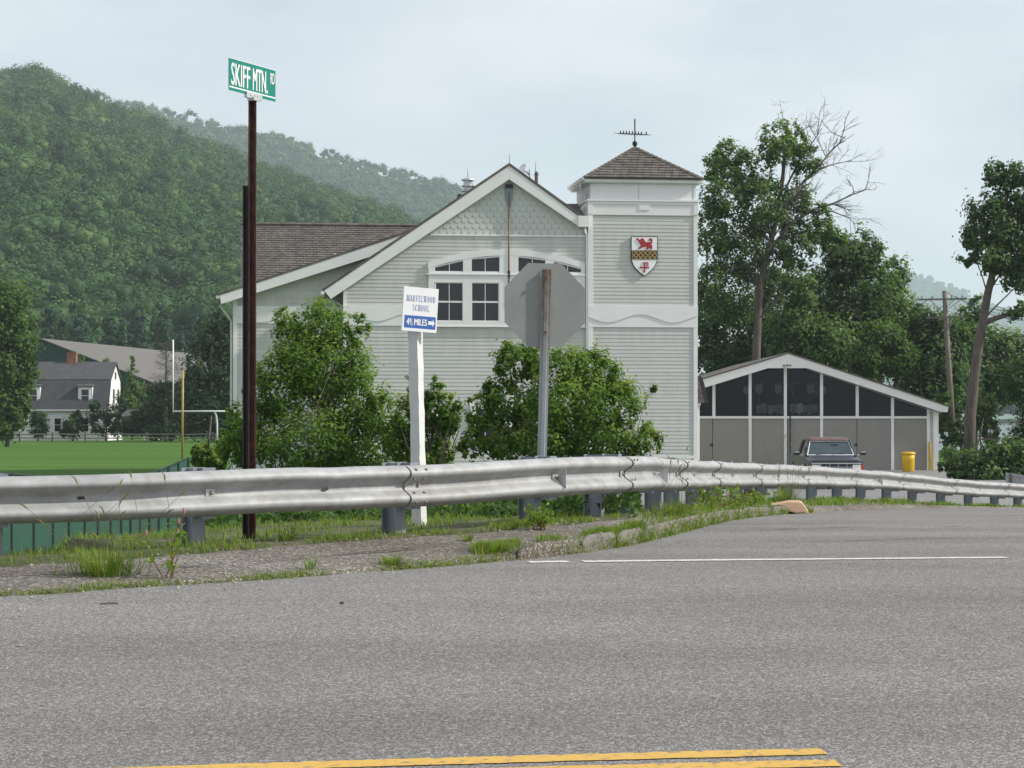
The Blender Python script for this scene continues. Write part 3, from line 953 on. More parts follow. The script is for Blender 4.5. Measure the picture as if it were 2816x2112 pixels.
for k, x in enumerate(sp_px):
    s0 = RAIL.s_of_px(x)
    bm_ = MB()
    for a in (0.055, 0.16):
        for z, o_ in ((-0.034, 0.080), (-0.104, 0.060), (-0.207, 0.060), (-0.277, 0.080)):
            if k < 2:
                mb = MB(); bolt_head(mb, s0, a, z, o_, 0.014, 0.011)
                mb.build('splice_bolt', MT['bolt'], rail, True)
            else:
                bolt_head(bm_, s0, a, z, o_, 0.014, 0.011)
    if k >= 2:
        bm_.build('splice_bolts', MT['bolt'], rail, True)
# open slot holes in the near panel
for x in (893, 222):
    s = RAIL.s_of_px(x)
    mb = MB()
    pts = []
    for q in range(12):
        th = 2 * math.pi * q / 12
        pts.append((0.016 * math.copysign(1, math.cos(th)) + 0.011 * math.cos(th), 0.0115, -0.1555 + 0.011 * math.sin(th)))
    mb.add(oriented(pts, s), [tuple(range(12))])
    mb.build('slot_hole', MT['crack'], rail, True)
# triangular delineator brackets
for x in (1527, 1806, 2411):
    s = RAIL.s_of_px(x)
    mb = MB()
    tri = [(0.012, -0.155), (0.105, -0.085), (0.105, -0.245)]
    q = oriented([(-0.002, o, z) for o, z in tri], s); r = oriented([(0.002, o, z) for o, z in tri], s)
    mb.add(q + r, [(0, 1, 2), (5, 4, 3), (0, 3, 4, 1), (1, 4, 5, 2), (2, 5, 3, 0)])
    q = oriented([(0.002, 0.012, -0.155), (-0.05, 0.016, -0.15), (-0.05, 0.016, -0.20), (0.002, 0.105, -0.245)], s)
    mb.add(q + oriented([(0.002, 0.010, -0.158), (-0.05, 0.013, -0.153), (-0.05, 0.013, -0.203), (0.002, 0.103, -0.248)], s), [(0, 1, 2, 3), (7, 6, 5, 4)])
    mb.build('reflector_bracket', MT['galv'], rail, True)

# second guardrail far off by the bushes
g2 = thing('guardrail', 'short distant guardrail on wooden posts beside the dark yew bush', 'guardrail', (PX(2766, 70), 70, 0.1))
mb = MB()
for (o, z), (o2, z2) in zip(PROF[:-1], PROF[1:]):
    pass
A = P(2764, 1299, 70); B_ = P(2900, 1320, 66)
ring = []
for q in (A, B_):
    ring.append([(q[0], q[1] - o, q[2] + z) for o, z in PROF] + [(q[0], q[1] - o + 0.006, q[2] + z) for o, z in PROF[::-1]])
m_ = len(ring[0])
mb.add(ring[0] + ring[1], [(j, (j + 1) % m_, m_ + (j + 1) % m_, m_ + j) for j in range(m_)])
mb.build('beam', MT['rail_face'], g2, True, True)
for f in (0.15, 0.6, 0.95):
    x = A[0] * (1 - f) + B_[0] * f; y = A[1] * (1 - f) + B_[1] * f; z = A[2] * (1 - f) + B_[2] * f
    mb = MB(); mb.box(x - 0.08, x + 0.08, y + 0.01, y + 0.16, -0.3, z)
    mb.build('post', MT['fence_wood'], g2, True)

# ---------------------------------------------------------------- lettering
def text_pts(s):
    cu = bpy.data.curves.new('lettering', 'FONT')
    cu.body = s
    cu.resolution_u = 3
    o = bpy.data.objects.new('lettering', cu)
    COL.objects.link(o)
    dg = bpy.context.evaluated_depsgraph_get()
    me = bpy.data.meshes.new_from_object(o.evaluated_get(dg))
    bpy.data.objects.remove(o); bpy.data.curves.remove(cu)
    v = [tuple(q.co) for q in me.vertices]
    f = [tuple(p.vertices) for p in me.polygons]
    bpy.data.meshes.remove(me)
    return np.array(v), f

def fit_text(s, x0, x1, z0, z1, y, bold=0.0):
    """flat letters in the local xz plane facing -y"""
    v, f = text_pts(s)
    mn, mxx = v.min(0), v.max(0)
    u = (v - mn) / np.maximum(mxx - mn, 1e-6)
    vs = [(x0 + (x1 - x0) * a[0], y, z0 + (z1 - z0) * a[1]) for a in u]
    mb = MB().add(vs, f)
    if bold:
        mb.add([(p[0] + bold, p[1] - 0.0003, p[2]) for p in vs], f)
        mb.add([(p[0] - bold, p[1] - 0.0006, p[2]) for p in vs], f)
    return mb

# serif capitals built from strokes (x,z in a unit box)
T_, H_ = 0.25, 0.085
def arc(cx, cz, rx, rz, a0, a1, n=12):
    return [(cx + rx * math.cos(R_(a0 + (a1 - a0) * i / n)), cz + rz * math.sin(R_(a0 + (a1 - a0) * i / n))) for i in range(n + 1)]
def glyph(ch):
    """list of polygons"""
    def seg(x0, z0, x1, z1, w):      # stroke with horizontal width w
        return [(x0 - w / 2, z0), (x0 + w / 2, z0), (x1 + w / 2, z1), (x1 - w / 2, z1)]
    def ser(x, z, w=0.4):
        return [(x - w / 2, z - H_ / 2), (x + w / 2, z - H_ / 2), (x + w / 2, z + H_ / 2), (x - w / 2, z + H_ / 2)]
    def ring(cx, cz, rx, rz, a0, a1, thick=T_):
        o_ = arc(cx, cz, rx, rz, a0, a1, 14); i_ = arc(cx, cz, max(rx - thick, 0.03), rz - H_, a0, a1, 14)
        return [[o_[k], o_[k + 1], i_[k + 1], i_[k]] for k in range(14)]
    lo, hi = H_ / 2, 1 - H_ / 2
    if ch == 'M': return [seg(.12, 0, .12, 1, .09), seg(.15, 1, .5, .05, .2), seg(.5, .05, .85, 1, .08), seg(.88, 0, .88, 1, T_), ser(.12, lo), ser(.88, lo), ser(.08, hi, .3), ser(.9, hi, .3)]
    if ch == 'A': return [seg(.1, 0, .48, 1, .08), seg(.88, 0, .5, 1, T_), seg(.25, .33, .7, .33, .1), ser(.1, lo), ser(.88, lo), [(.25, .28), (.75, .28), (.75, .35), (.25, .35)]]
    if ch == 'V': return [seg(.12, 1, .5, 0, T_), seg(.9, 1, .52, 0, .08), ser(.12, hi), ser(.9, hi)]
    if ch == 'W': return [seg(.08, 1, .3, 0, .18), seg(.5, 1, .32, 0, .06), seg(.48, 1, .7, 0, .18), seg(.92, 1, .72, 0, .06), ser(.08, hi, .3), ser(.5, hi, .3), ser(.92, hi, .3)]
    if ch == 'L': return [seg(.25, 0, .25, 1, T_), ser(.25, hi, .5), [(.05, 0), (.95, 0), (.95, H_), (.05, H_)], [(.88, 0), (.95, 0), (.95, .3), (.91, .3)]]
    if ch == 'E': return [seg(.25, 0, .25, 1, T_), [(.05, 0), (.95, 0), (.95, H_), (.05, H_)], [(.05, 1 - H_), (.92, 1 - H_), (.92, 1), (.05, 1)], [(.25, .48), (.72, .48), (.72, .55), (.25, .55)],
                          [(.88, 0), (.95, 0), (.95, .28), (.91, .28)], [(.86, .75), (.92, .75), (.92, 1), (.86, 1)], [(.68, .38), (.72, .38), (.72, .65), (.68, .65)]]
    if ch == 'H': return [seg(.2, 0, .2, 1, T_), seg(.8, 0, .8, 1, T_), ser(.2, lo, .44), ser(.2, hi, .44), ser(.8, lo, .44), ser(.8, hi, .44), [(.2, .47), (.8, .47), (.8, .54), (.2, .54)]]
    if ch == 'O': return ring(.5, .5, .46, .5, 0, 360)
    if ch == 'C': return ring(.52, .5, .48, .5, 40, 320) + [[(.85, .68), (.92, .68), (.92, 1), (.88, 1)]]
    if ch == 'D': return [seg(.22, 0, .22, 1, T_), ser(.22, lo, .44), ser(.22, hi, .44)] + ring(.35, .5, .6, .5, -90, 90)
    if ch == 'R': return [seg(.22, 0, .22, 1, T_), ser(.22, lo, .44), ser(.22, hi, .44), seg(.85, 0, .45, .5, .22)] + ring(.35, .74, .5, .26, -90, 90, .2)
    if ch == 'S': return ring(.48, .75, .4, .25, 40, 270, .2) + ring(.5, .26, .42, .26, -140, 90, .2) + [[(.82, .68), (.88, .68), (.88, 1), (.84, 1)], [(.08, 0), (.13, 0), (.13, .32), (.08, .32)]]
    return []
def serif(s, x0, x1, z0, z1, y, gap=0.14):
    wd = {'M': 1.25, 'W': 1.35, 'L': 0.85, 'S': 0.75, 'E': 0.9}
    ws = [wd.get(c, 1.0) for c in s]
    tot = sum(ws) + gap * (len(s) - 1)
    mb = MB(); x = x0
    for c, w_ in zip(s, ws):
        gw = (x1 - x0) * w_ / tot
        for pl in glyph(c):
            mb.add([(x + gw * p[0], y, z0 + (z1 - z0) * p[1]) for p in pl], [tuple(range(len(pl)))])
        x += gw + (x1 - x0) * gap / tot
    return mb

# ---------------------------------------------------------------- signs
def u_channel(mb, x, y, z0, z1, w=0.08, d=0.035, th=0.008, lean=(0, 0)):
    """hat section facing -y"""
    prof = [(-w/2, 0), (-w/2 + w*0.22, 0), (-w/2 + w*0.30, d), (w/2 - w*0.30, d), (w/2 - w*0.22, 0), (w/2, 0)]
    prof2 = [(a, b + th) for a, b in prof][::-1]
    ring = prof + prof2
    n = len(ring)
    dz = z1 - z0
    vs = [(x + a, y + b, z0) for a, b in ring] + [(x + a + lean[0] * dz, y + b + lean[1] * dz, z1) for a, b in ring]
    fs = [(j, (j + 1) % n, n + (j + 1) % n, n + j) for j in range(n)] + [tuple(range(n))[::-1], tuple(range(n, 2 * n))]
    mb.add(vs, fs)

# street name sign
YS = 15.75
zb = PZ(1470, YS) - 0.05
t = thing('street_sign', 'green street name blade reading SKIFF MTN. RD on tall rusty post', 'street sign', (PX(692, YS), YS, zb), 0)
mb = MB(); ztop = PZ(272, YS) - zb
u_channel(mb, 0.0, 0.0, -0.4, ztop, 0.058, 0.03, 0.008, lean=(0.0013, 0))
post = mb.build('post', MT['rust'], t)
mb = MB()
for i in range(int(ztop / 0.0254)):
    z = 0.02 + i * 0.0254
    mb.box(0.0285 + 0.0013 * z, 0.0325 + 0.0013 * z, -0.004, 0.006, z, z + 0.012)
mb.build('rusty_edge', MT['rust_light'], post)
mb = MB()
u_channel(mb, -0.046, 0.012, -0.4, PZ(509, YS) - zb, 0.048, 0.03, 0.007, lean=(0.001, 0))
mb.build('backing_post', MT['dark_metal'], t)
# blade turned so its left end comes nearer
bl, bh = 0.61, 0.232
ang = R_(63)
zc0 = PZ(264, YS) - zb
def blade_pt(p):      # p: (x along, y out of face, z) -> thing local
    c, s_ = math.cos(ang), math.sin(ang)
    return (p[0] * c - p[1] * s_ + 0.008 + 0.0013 * ztop, p[0] * s_ + p[1] * c, p[2] + zc0 - 0.012 * (p[0] + 0.1))
def blade(mb):
    mb.v = [blade_pt(p) for p in mb.v]; return mb
mb = MB(); mb.box(-bl * 0.52, bl * 0.48, -0.0015, 0.0015, 0.0, bh)
bo = blade(mb).build('blade', MT['green_sign'], t)
mb = MB(); mb.box(-bl * 0.51, bl * 0.475, -0.0026, -0.0017, 0.022, 0.031)
blade(mb).build('stripe', MT['white_sheet'], bo)
mb = MB(); mb.box(-bl * 0.52, bl * 0.48, -0.003, 0.003, bh - 0.0005, bh + 0.003)
blade(mb).build('edge_strip', MT['white_sheet'], bo)
x0 = -bl * 0.52
blade(fit_text('SKIFF', x0 + bl * 0.05, x0 + bl * 0.445, 0.042, 0.205, -0.003, 0.0016)).build('lettering', MT['white_sheet'], bo)
blade(fit_text('MTN.', x0 + bl * 0.505, x0 + bl * 0.82, 0.042, 0.205, -0.003, 0.0016)).build('lettering', MT['white_sheet'], bo)
blade(fit_text('RD', x0 + bl * 0.885, x0 + bl * 0.975, 0.125, 0.205, -0.003, 0.0008)).build('lettering', MT['white_sheet'], bo)
mb = MB(); mb.box(-0.10, 0.10, -0.012, 0.012, -0.022, 0.022); mb.box(-0.035, 0.035, -0.03, 0.03, -0.035, -0.01)
for q in (-0.05, 0.0, 0.04):
    mb.box(q - 0.006, q + 0.006, -0.017, -0.012, -0.004, 0.006)
blade(mb).build('bracket', MT['galv'], t)

# school direction sign on flaking wooden post
YS = 17.3
zb = PZ(1430, YS)
xb, xt = PX(1153, YS), PX(1141, YS)
t = thing('direction_sign', 'white school sign with blue band on flaking white wooden post', 'sign', (xb, YS, zb), 0)
zt_ = PZ(915, YS) - zb
lean = (xt - xb) / (PZ(915, YS) - zb) * 0.9
rz = R_(-28)
mb = MB(); hw = 0.0435
c, s_ = math.cos(rz), math.sin(rz)
crn = [(-hw, -hw), (hw, -hw), (hw, hw), (-hw, hw)]
nsg = 24
for k in range(nsg + 1):
    z = -0.4 + (zt_ + 0.25 + 0.4) * k / nsg
    for a, b in crn:
        j = 0.0022
        aa, bb = a + rng.normal() * j, b + rng.normal() * j
        mb.v.append((aa * c - bb * s_ + lean * z, aa * s_ + bb * c, z))
for k in range(nsg):
    for q in range(4):
        mb.f.append((k * 4 + q, k * 4 + (q + 1) % 4, (k + 1) * 4 + (q + 1) % 4, (k + 1) * 4 + q))
mb.f.append((nsg * 4, nsg * 4 + 1, nsg * 4 + 2, nsg * 4 + 3))
mb.build('post', MT['flaky_white'], t)
sw, sh_ = 0.298, 0.355
ra = R_(24)           # board faces a little to the right
tilt = R_(-3.4)
bx = PX(1156, YS) - xb; bz = PZ(853, YS) - zb
def board_pt(p):
    x, y, z = p
    x, z = x * math.cos(tilt) - z * math.sin(tilt), x * math.sin(tilt) + z * math.cos(tilt)
    c, s_ = math.cos(ra), math.sin(ra)
    return (x * c - y * s_ + bx, x * s_ + y * c - 0.075, z + bz)
def board(mb):
    mb.v = [board_pt(p) for p in mb.v]; return mb
mb = MB(); mb.box(-sw/2, sw/2, -0.009, 0.009, -sh_/2, sh_/2)
bo = board(mb).build('panel', MT['sign_white'], t)
mb = MB(); mb.box(-sw/2 + 0.016, sw/2 - 0.012, -0.0100, -0.0092, -sh_/2 + 0.026, -sh_/2 + 0.126)
board(mb).build('blue_band', MT['blue_band'], bo)
board(serif('MARVELWOOD', -sw/2 + 0.026, sw/2 - 0.024, 0.062, 0.112, -0.0105, 0.26)).build('lettering', MT['blue_print'], bo)
board(serif('SCHOOL', -sw/2 + 0.082, sw/2 - 0.072, -0.012, 0.038, -0.0105, 0.26)).build('lettering', MT['blue_print'], bo)
zz = -sh_/2 + 0.05
board(fit_text('4', -sw/2 + 0.034, -sw/2 + 0.058, zz, zz + 0.052, -0.0108, 0.0016)).build('lettering', MT['sign_white'], bo)
mb = fit_text('1', -sw/2 + 0.061, -sw/2 + 0.069, zz + 0.024, zz + 0.052, -0.0108, 0.0006)
v2 = fit_text('2', -sw/2 + 0.074, -sw/2 + 0.088, zz - 0.004, zz + 0.024, -0.0108, 0.0006)
mb.add(v2.v, v2.f)
mb.add([(-sw/2 + 0.064, -0.0108, zz), (-sw/2 + 0.068, -0.0108, zz), (-sw/2 + 0.084, -0.0108, zz + 0.05), (-sw/2 + 0.080, -0.0108, zz + 0.05)], [(0, 1, 2, 3)])
board(mb).build('lettering', MT['sign_white'], bo)
board(fit_text('MILES', -sw/2 + 0.102, sw/2 - 0.088, zz, zz + 0.052, -0.0108, 0.0022)).build('lettering', MT['sign_white'], bo)
mb = MB()
ax0, ax1 = sw/2 - 0.076, sw/2 - 0.02
zm = zz + 0.026
mb.add([(ax0, -0.0108, zm - 0.015), (ax1 - 0.018, -0.0108, zm - 0.015), (ax1 - 0.018, -0.0108, zm - 0.03), (ax1, -0.0108, zm), (ax1 - 0.018, -0.0108, zm + 0.03), (ax1 - 0.018, -0.0108, zm + 0.015), (ax0, -0.0108, zm + 0.015)], [tuple(range(7))])
board(mb).build('arrow', MT['sign_white'], bo)

# back of a stop sign on a perforated channel post
YS = 19.5
zb = PZ(1416, YS)
xb = PX(1487, YS)
t = thing('stop_sign', 'bare aluminium back of octagonal stop sign on perforated channel post', 'stop sign', (xb, YS, zb), 0)
zt_ = PZ(741, YS) - zb
ln = (PX(1503, YS) - xb) / zt_
mb = MB()
# post opens away from us: ridge towards the viewer
w_, d_ = 0.086, 0.038
prof = [(-w_/2, 0.0), (-w_/2 + 0.020, 0.0), (-w_/2 + 0.026, -d_), (w_/2 - 0.026, -d_), (w_/2 - 0.020, 0.0), (w_/2, 0.0)]
ring = prof + [(a, b + 0.006) for a, b in prof][::-1]
n = len(ring)
levels = np.linspace(-0.4, zt_, 20)
for z in levels:
    for a, b in ring:
        mb.v.append((a + ln * z, b - 0.004, z))
for k in range(len(levels) - 1):
    for j in range(n):
        mb.f.append((k * n + j, k * n + (j + 1) % n, (k + 1) * n + (j + 1) % n, (k + 1) * n + j))
mb.f.append(tuple((len(levels) - 1) * n + j for j in range(n)))
def mat_post():
    m, tt_, b = mat_new('galvanized_post_rusting_at_top')
    nd, lk = tt_.nodes.new, tt_.links.new
    b.inputs['Roughness'].default_value = 0.5; b.inputs['Metallic'].default_value = 0.45
    tcn = nd('ShaderNodeTexCoord'); sx = nd('ShaderNodeSeparateXYZ'); lk(tcn.outputs['Object'], sx.inputs['Vector'])
    n1 = nd('ShaderNodeTexNoise'); n1.inputs['Scale'].default_value = 14; n1.inputs['Detail'].default_value = 6; lk(tcn.outputs['Object'], n1.inputs['Vector'])
    ma = nd('ShaderNodeMath'); ma.operation = 'MULTIPLY_ADD'; lk(n1.outputs['Fac'], ma.inputs[0]); ma.inputs[1].default_value = 1.1; lk(sx.outputs['Z'], ma.inputs[2])
    mr = nd('ShaderNodeMapRange'); lk(ma.outputs[0], mr.inputs['Value']); mr.inputs['From Min'].default_value = zt_ - 0.55; mr.inputs['From Max'].default_value = zt_ + 0.55
    r = nd('ShaderNodeValToRGB'); lk(mr.outputs['Result'], r.inputs['Fac'])
    r.color_ramp.elements[0].color = (0.42, 0.44, 0.46, 1); r.color_ramp.elements[1].color = (0.19, 0.145, 0.105, 1)
    lk(r.outputs['Color'], b.inputs['Base Color'])
    return m
po = mb.build('post', mat_post(), t)
mb = MB()
for i in range(int(zt_ / 0.0254)):
    z = 0.05 + i * 0.0254
    if z > zt_ - 0.02: break
    cx_ = -0.004 + ln * z - 0.010
    mb.add([(cx_ + 0.0042 * math.cos(q * math.pi / 3), -d_ - 0.0046, z + 0.0042 * math.sin(q * math.pi / 3)) for q in range(6)], [tuple(range(6))])
mb.build('perforations', MT['crack'], po)
rs = 0.762 / 2 / math.cos(R_(22.5))
ocx = PX(1500, YS) - xb; ocz = PZ(839, YS) - zb
ra = R_(16)
mb = MB()
f_, b_ = [], []
for q in range(8):
    th = R_(22.5 + 45 * q)
    x = rs * math.cos(th); z = rs * math.sin(th)
    for lst, y in ((f_, 0.018), (b_, 0.021)):
        lst.append((x * math.cos(ra) - y * math.sin(ra) + ocx, x * math.sin(ra) + y * math.cos(ra), z + ocz))
mb.add(f_ + b_, [tuple(range(8)), tuple(range(15, 7, -1))] + [(q, 8 + q, 8 + (q + 1) % 8, (q + 1) % 8) for q in range(8)])
mb.build('plate', MT['alu'], t)
mb = MB()
for dz in (-0.25, 0.25):
    mb.box(ocx - 0.012, ocx + 0.012, -0.058, -0.042, ocz + dz - 0.012, ocz + dz + 0.012)
mb.build('bolt', MT['rust_light'], t)
# ---------------------------------------------------------------- school boathouse (big gabled building with tower)
BA = R_(7.0)
BO = (PX(1617, 88.0), 88.0, 0.0)
bc, bs = math.cos(BA), math.sin(BA)
bld = thing('clubhouse', 'grey clapboard gabled building with square tower and arched windows', 'building', BO, BA)

def Bp(x, y=None, v=0.0):
    """photo pixel on the plane parallel to the facade at depth v -> (u, w)"""
    k = (x - CX) / F
    u = (k * (BO[1] + v * bc) - BO[0] + v * bs) / (bc - k * bs)
    if y is None:
        return u
    Y = BO[1] + u * bs + v * bc
    return (u, CZ - (y - YH) / F * Y)
def Bw(x, y, v=0.0):
    return Bp(x, y, v)[1]

VT, VG, VW = 0.0, 0.12, 1.25     # tower, gable and wing wall planes
CLAP = 0.152

def clap_row(parent, u0, u1, w0, wv, m='siding', h=CLAP):
    mb = MB()
    j = rng.normal() * 0.0008
    mb.hexa([(u0, wv - 0.016 + j, w0), (u1, wv - 0.016 + j, w0), (u1, wv + 0.01, w0), (u0, wv + 0.01, w0)],
            [(u0, wv - 0.002 + j, w0 + h + 0.004), (u1, wv - 0.002 + j, w0 + h + 0.004), (u1, wv + 0.01, w0 + h + 0.004), (u0, wv + 0.01, w0 + h + 0.004)])
    return mb.build('clapboard', MT[random.choice((m, 'siding_b', 'siding_c', m))], parent)

# --- tower
u0, u1 = Bp(1617), Bp(1918)
TD = 3.7
wtop = Bw(1760, 497)
mb = MB(); mb.box(u0 + 0.02, u1 - 0.02, VT + 0.012, TD, -0.4, Bw(1760, 592))
tw = mb.build('tower_wall', MT['siding'], bld)
def rows(parent, wa, wb, fu0, fu1, wv):
    n = int(round((wb - wa) / CLAP))
    h = (wb - wa) / n
    for i in range(n):
        w0 = wa + i * h
        a, b = fu0(w0 + h * 0.5), fu1(w0 + h * 0.5)
        if b - a > 0.1:
            clap_row(parent, a, b, w0, wv, h=h)
cb0, cb1 = Bp(1630), Bp(1907)
w_b0, w_b1 = Bw(1760, 900), Bw(1760, 842)
rows(tw, 0.25, w_b0, lambda w: cb0, lambda w: cb1, VT)
rows(tw, w_b1, Bw(1760, 597), lambda w: cb0, lambda w: cb1, VT)
for a, b in ((u0, cb0), (cb1, u1)):
    mb = MB(); mb.box(a, b, VT - 0.045, VT + 0.3, -0.3, Bw(1760, 592)); mb.build('corner_board', MT['trim'], bld)
mb = MB(); mb.box(u0 - 0.003, u1 + 0.003, VT - 0.052, VT + 0.02, 0.72, 0.90); mb.build('trim_board', MT['trim'], bld)
mb = MB(); mb.box(u0 - 0.006, u1 + 0.006, VT - 0.050, VT + 0.02, w_b0, w_b1); bb = mb.build('belt_board', MT['trim'], bld)
def wave_board(ua, ub, wt, pts_fn, v, parent, n=48):
    poly = [(ub, wt), (ua, wt)]
    for i in range(n + 1):
        f = i / n
        poly.append((ua + (ub - ua) * f, pts_fn(f)))
    mb = MB(); mb.prism(poly, v - 0.030, v)
    return mb.build('wavy_board', MT['trim'], parent)
uc = Bp(1761); lam = Bp(1850) - Bp(1672)
wm, am = Bw(1760, 876), Bw(1760, 865) - Bw(1760, 876)
wave_board(u0 - 0.008, u1 + 0.008, w_b1 + 0.004, lambda f: wm + am * math.cos(2 * math.pi * (((u0 + (u1 - u0) * f) - uc) / lam)), VT - 0.050, bb)
# frieze band with stepped board
mb = MB(); mb.box(u0 - 0.01, u1 + 0.01, VT - 0.055, TD + 0.01, Bw(1760, 592), Bw(1760, 553)); fb = mb.build('frieze_band', MT['trim'], bld)
A_ = [Bp(1632)]; 
ue0, us0, us1, ue1 = Bp(1630), Bp(1757), Bp(1786), Bp(1907)
wl, ws_, wu = Bw(1760, 563), Bw(1760, 578), Bw(1760, 555)
mb = MB(); mb.prism([(u0 - 0.012, wu), (u0 - 0.012, Bw(1760, 590)), (ue0, Bw(1760, 590)), (ue0, wl), (us0, wl), (us0, ws_), (us1, ws_), (us1, wl), (ue1, wl), (ue1, Bw(1760, 590)), (u1 + 0.012, Bw(1760, 590)), (u1 + 0.012, wu)], VT - 0.083, VT - 0.055)
mb.build('stepped_board', MT['trim'], fb)
mb = MB(); mb.box(u0 - 0.05, u1 + 0.05, VT - 0.12, TD + 0.05, Bw(1760, 554.5), Bw(1760, 550)); mb.build('ledge', MT['trim'], bld)
# top storey panels
ua_, ub_ = Bp(1624), Bp(1914)
mb = MB(); mb.box(ua_ + 0.01, ub_ - 0.01, VT + 0.09, TD - 0.1, Bw(1760, 551), wtop + 0.25); tp = mb.build('upper_wall', MT['trim'], bld)
um = Bp(1757)
for a, b in ((ua_, um - 0.012), (um + 0.012, Bp(1906))):
    mb = MB(); mb.box(a, b, VT + 0.055, VT + 0.09, Bw(1760, 550), wtop + 0.1); mb.build('panel', MT['trim'], tp)
mb = MB(); mb.box(Bp(1907.5), ub_, VT + 0.04, VT + 0.09, Bw(1760, 550), wtop + 0.1); mb.build('corner_board', MT['trim'], tp)
for a, b in ((VT + 0.1, 1.7), (1.73, TD - 0.1)):
    mb = MB(); mb.box(ua_ - 0.025, ua_ + 0.01, a, b, Bw(1760, 550), wtop + 0.1); mb.build('panel', MT['soffit'], tp)
# pyramid roof
EO = 0.17
r0, r1, q0, q1 = u0 - EO, u1 + EO, -EO + 0.02, TD + EO
we = Bw(1760, 490)
ap = ((r0 + r1) / 2, (q0 + q1) / 2)
wa = we + 1.50
mb = MB(); mb.add([(r0, q0, we), (r1, q0, we), (r1, q1, we), (r0, q1, we), (ap[0], ap[1], wa), (r0, q0, we - 0.05), (r1, q0, we - 0.05), (r1, q1, we - 0.05), (r0, q1, we - 0.05)],
    [(0, 1, 4), (1, 2, 4), (2, 3, 4), (3, 0, 4), (0, 5, 6, 1), (1, 6, 7, 2), (2, 7, 8, 3), (3, 8, 5, 0), (8, 7, 6, 5)])
tr = mb.build('tower_roof', MT['shingle_dark'], bld)
mb = MB()
mb.box(r0 + 0.05, r1 - 0.05, q0 + 0.05, q1 - 0.05, we - 0.22, we - 0.16)
mb.build('soffit', MT['soffit'], bld)
mb = MB(); mb.box(r0 + 0.01, r1 - 0.01, q0 + 0.012, q0 + 0.05, we - 0.19, we - 0.052); mb.build('fascia', MT['trim'], bld)
mb = MB(); mb.box(r0 - 0.0, r0 + 0.04, q0 + 0.05, q1, we - 0.19, we - 0.052); mb.build('fascia', MT['trim'], bld)
mb = MB(); mb.box(r1 - 0.04, r1, q0 + 0.05, q1, we - 0.19, we - 0.052); mb.build('fascia', MT['trim'], bld)
mb = MB(); mb.prismx([(q0 - 0.02, we - 0.06), (q0 - 0.10, we - 0.05), (q0 - 0.10, we + 0.0), (q0 - 0.02, we + 0.0)], r0, r1)
mb.v = [(p[0], p[1], p[2] - 0.002) for p in mb.v]
mb.build('gutter', MT['dark_metal'], bld)
mb = MB(); mb.box(r0 - 0.13, r0 - 0.003, q0 - 0.02, q1, we - 0.12, we - 0.01)
mb.v = [(p[0] + (0.05 if p[2] < we - 0.05 else 0) * (1 if p[0] < r0 - 0.05 else 0), p[1], p[2]) for p in mb.v]
mb.build('gutter', MT['trim'], bld)
mb = MB(); mb.tube([(r0 - 0.05, 0.7, we - 0.1), (r0 - 0.02, 0.8, we - 0.4), (ua_ - 0.08, 0.9, we - 0.6), (ua_ - 0.08, 0.9, Bw(1760, 556)), (ua_ - 0.16, 0.75, Bw(1760, 566)), (ua_ - 0.30, 0.5, Bw(1760, 574))], 0.045, 8)
mb.build('downspout', MT['trim'], bld)

SHN = [0]
MAX_SH = 298
shingle_me = None
rest = MB()
def shingle(parent, p00, p10, p11, p01, nrm):
    """tab quad p00,p10 lower edge, thickness at the lower edge"""
    n = Vector(nrm)
    a = [Vector(q) for q in (p00, p10, p11, p01)]
    lift = 0.034 + random.random() * 0.010
    top = [a[0] + n * lift, a[1] + n * lift, a[2] + n * 0.008, a[3] + n * 0.008]
    bot = [q - n * 0.004 for q in a]
    if SHN[0] < MAX_SH:
        mb = MB(); mb.hexa(bot, top); mb.build('shingle', MT['shingle'], parent); SHN[0] += 1
    else:
        rest.hexa(bot, top)

random.seed(4)
# tower roof front: courses of tabs
H = Vector((0, ap[1] - q0, wa - we)); slope = H.length
Hn = H.normalized()
nrm = Vector((1, 0, 0)).cross(Hn); nrm = nrm if nrm.z > 0 else -nrm
EXP = 0.205
nrow = int(slope / EXP)
for i in range(nrow):
    f0, f1 = i * EXP / slope, min((i + 1) * EXP / slope, 1)
    la = r0 + (ap[0] - r0) * f0; ra = r1 - (r1 - ap[0]) * f0
    la1 = r0 + (ap[0] - r0) * f1; ra1 = r1 - (r1 - ap[0]) * f1
    x = la - (0.15 if i % 2 else 0.0)
    while x < ra:
        xa, xb = max(x, la), min(x + 0.288, ra)
        if xb - xa > 0.03:
            b0 = Vector((xa, q0, we)) + H * f0; b1 = Vector((xb, q0, we)) + H * f0
            ta = Vector((min(max(xa, la1), ra1), q0, we)) + H * f1; tb = Vector((min(max(xb, la1), ra1), q0, we)) + H * f1
            shingle(tr, b0, b1, tb, ta, nrm)
        x += 0.304
# hip caps
for cx0 in (r0, r1):
    d = Vector((ap[0] - cx0, ap[1] - q0, wa - we)); nseg = int(d.length / 0.22)
    side = Vector((0, 0, 1)).cross(d).normalized()
    up = d.cross(side).normalized(); up = up if up.z > 0 else -up
    for i in range(nseg):
        a = Vector((cx0, q0, we)) + d * (i / nseg); b = Vector((cx0, q0, we)) + d * ((i + 1.1) / nseg)
        mb = MB()
        mb.add([a + side * 0.13 + up * 0.0, a + up * 0.07, a - side * 0.13, b + side * 0.12 - up * 0.02, b + up * 0.045, b - side * 0.12 - up * 0.02], [(0, 1, 4, 3), (1, 2, 5, 4), (0, 2, 1), (3, 4, 5)])
        mb.build('hip_cap', MT['shingle'], tr)

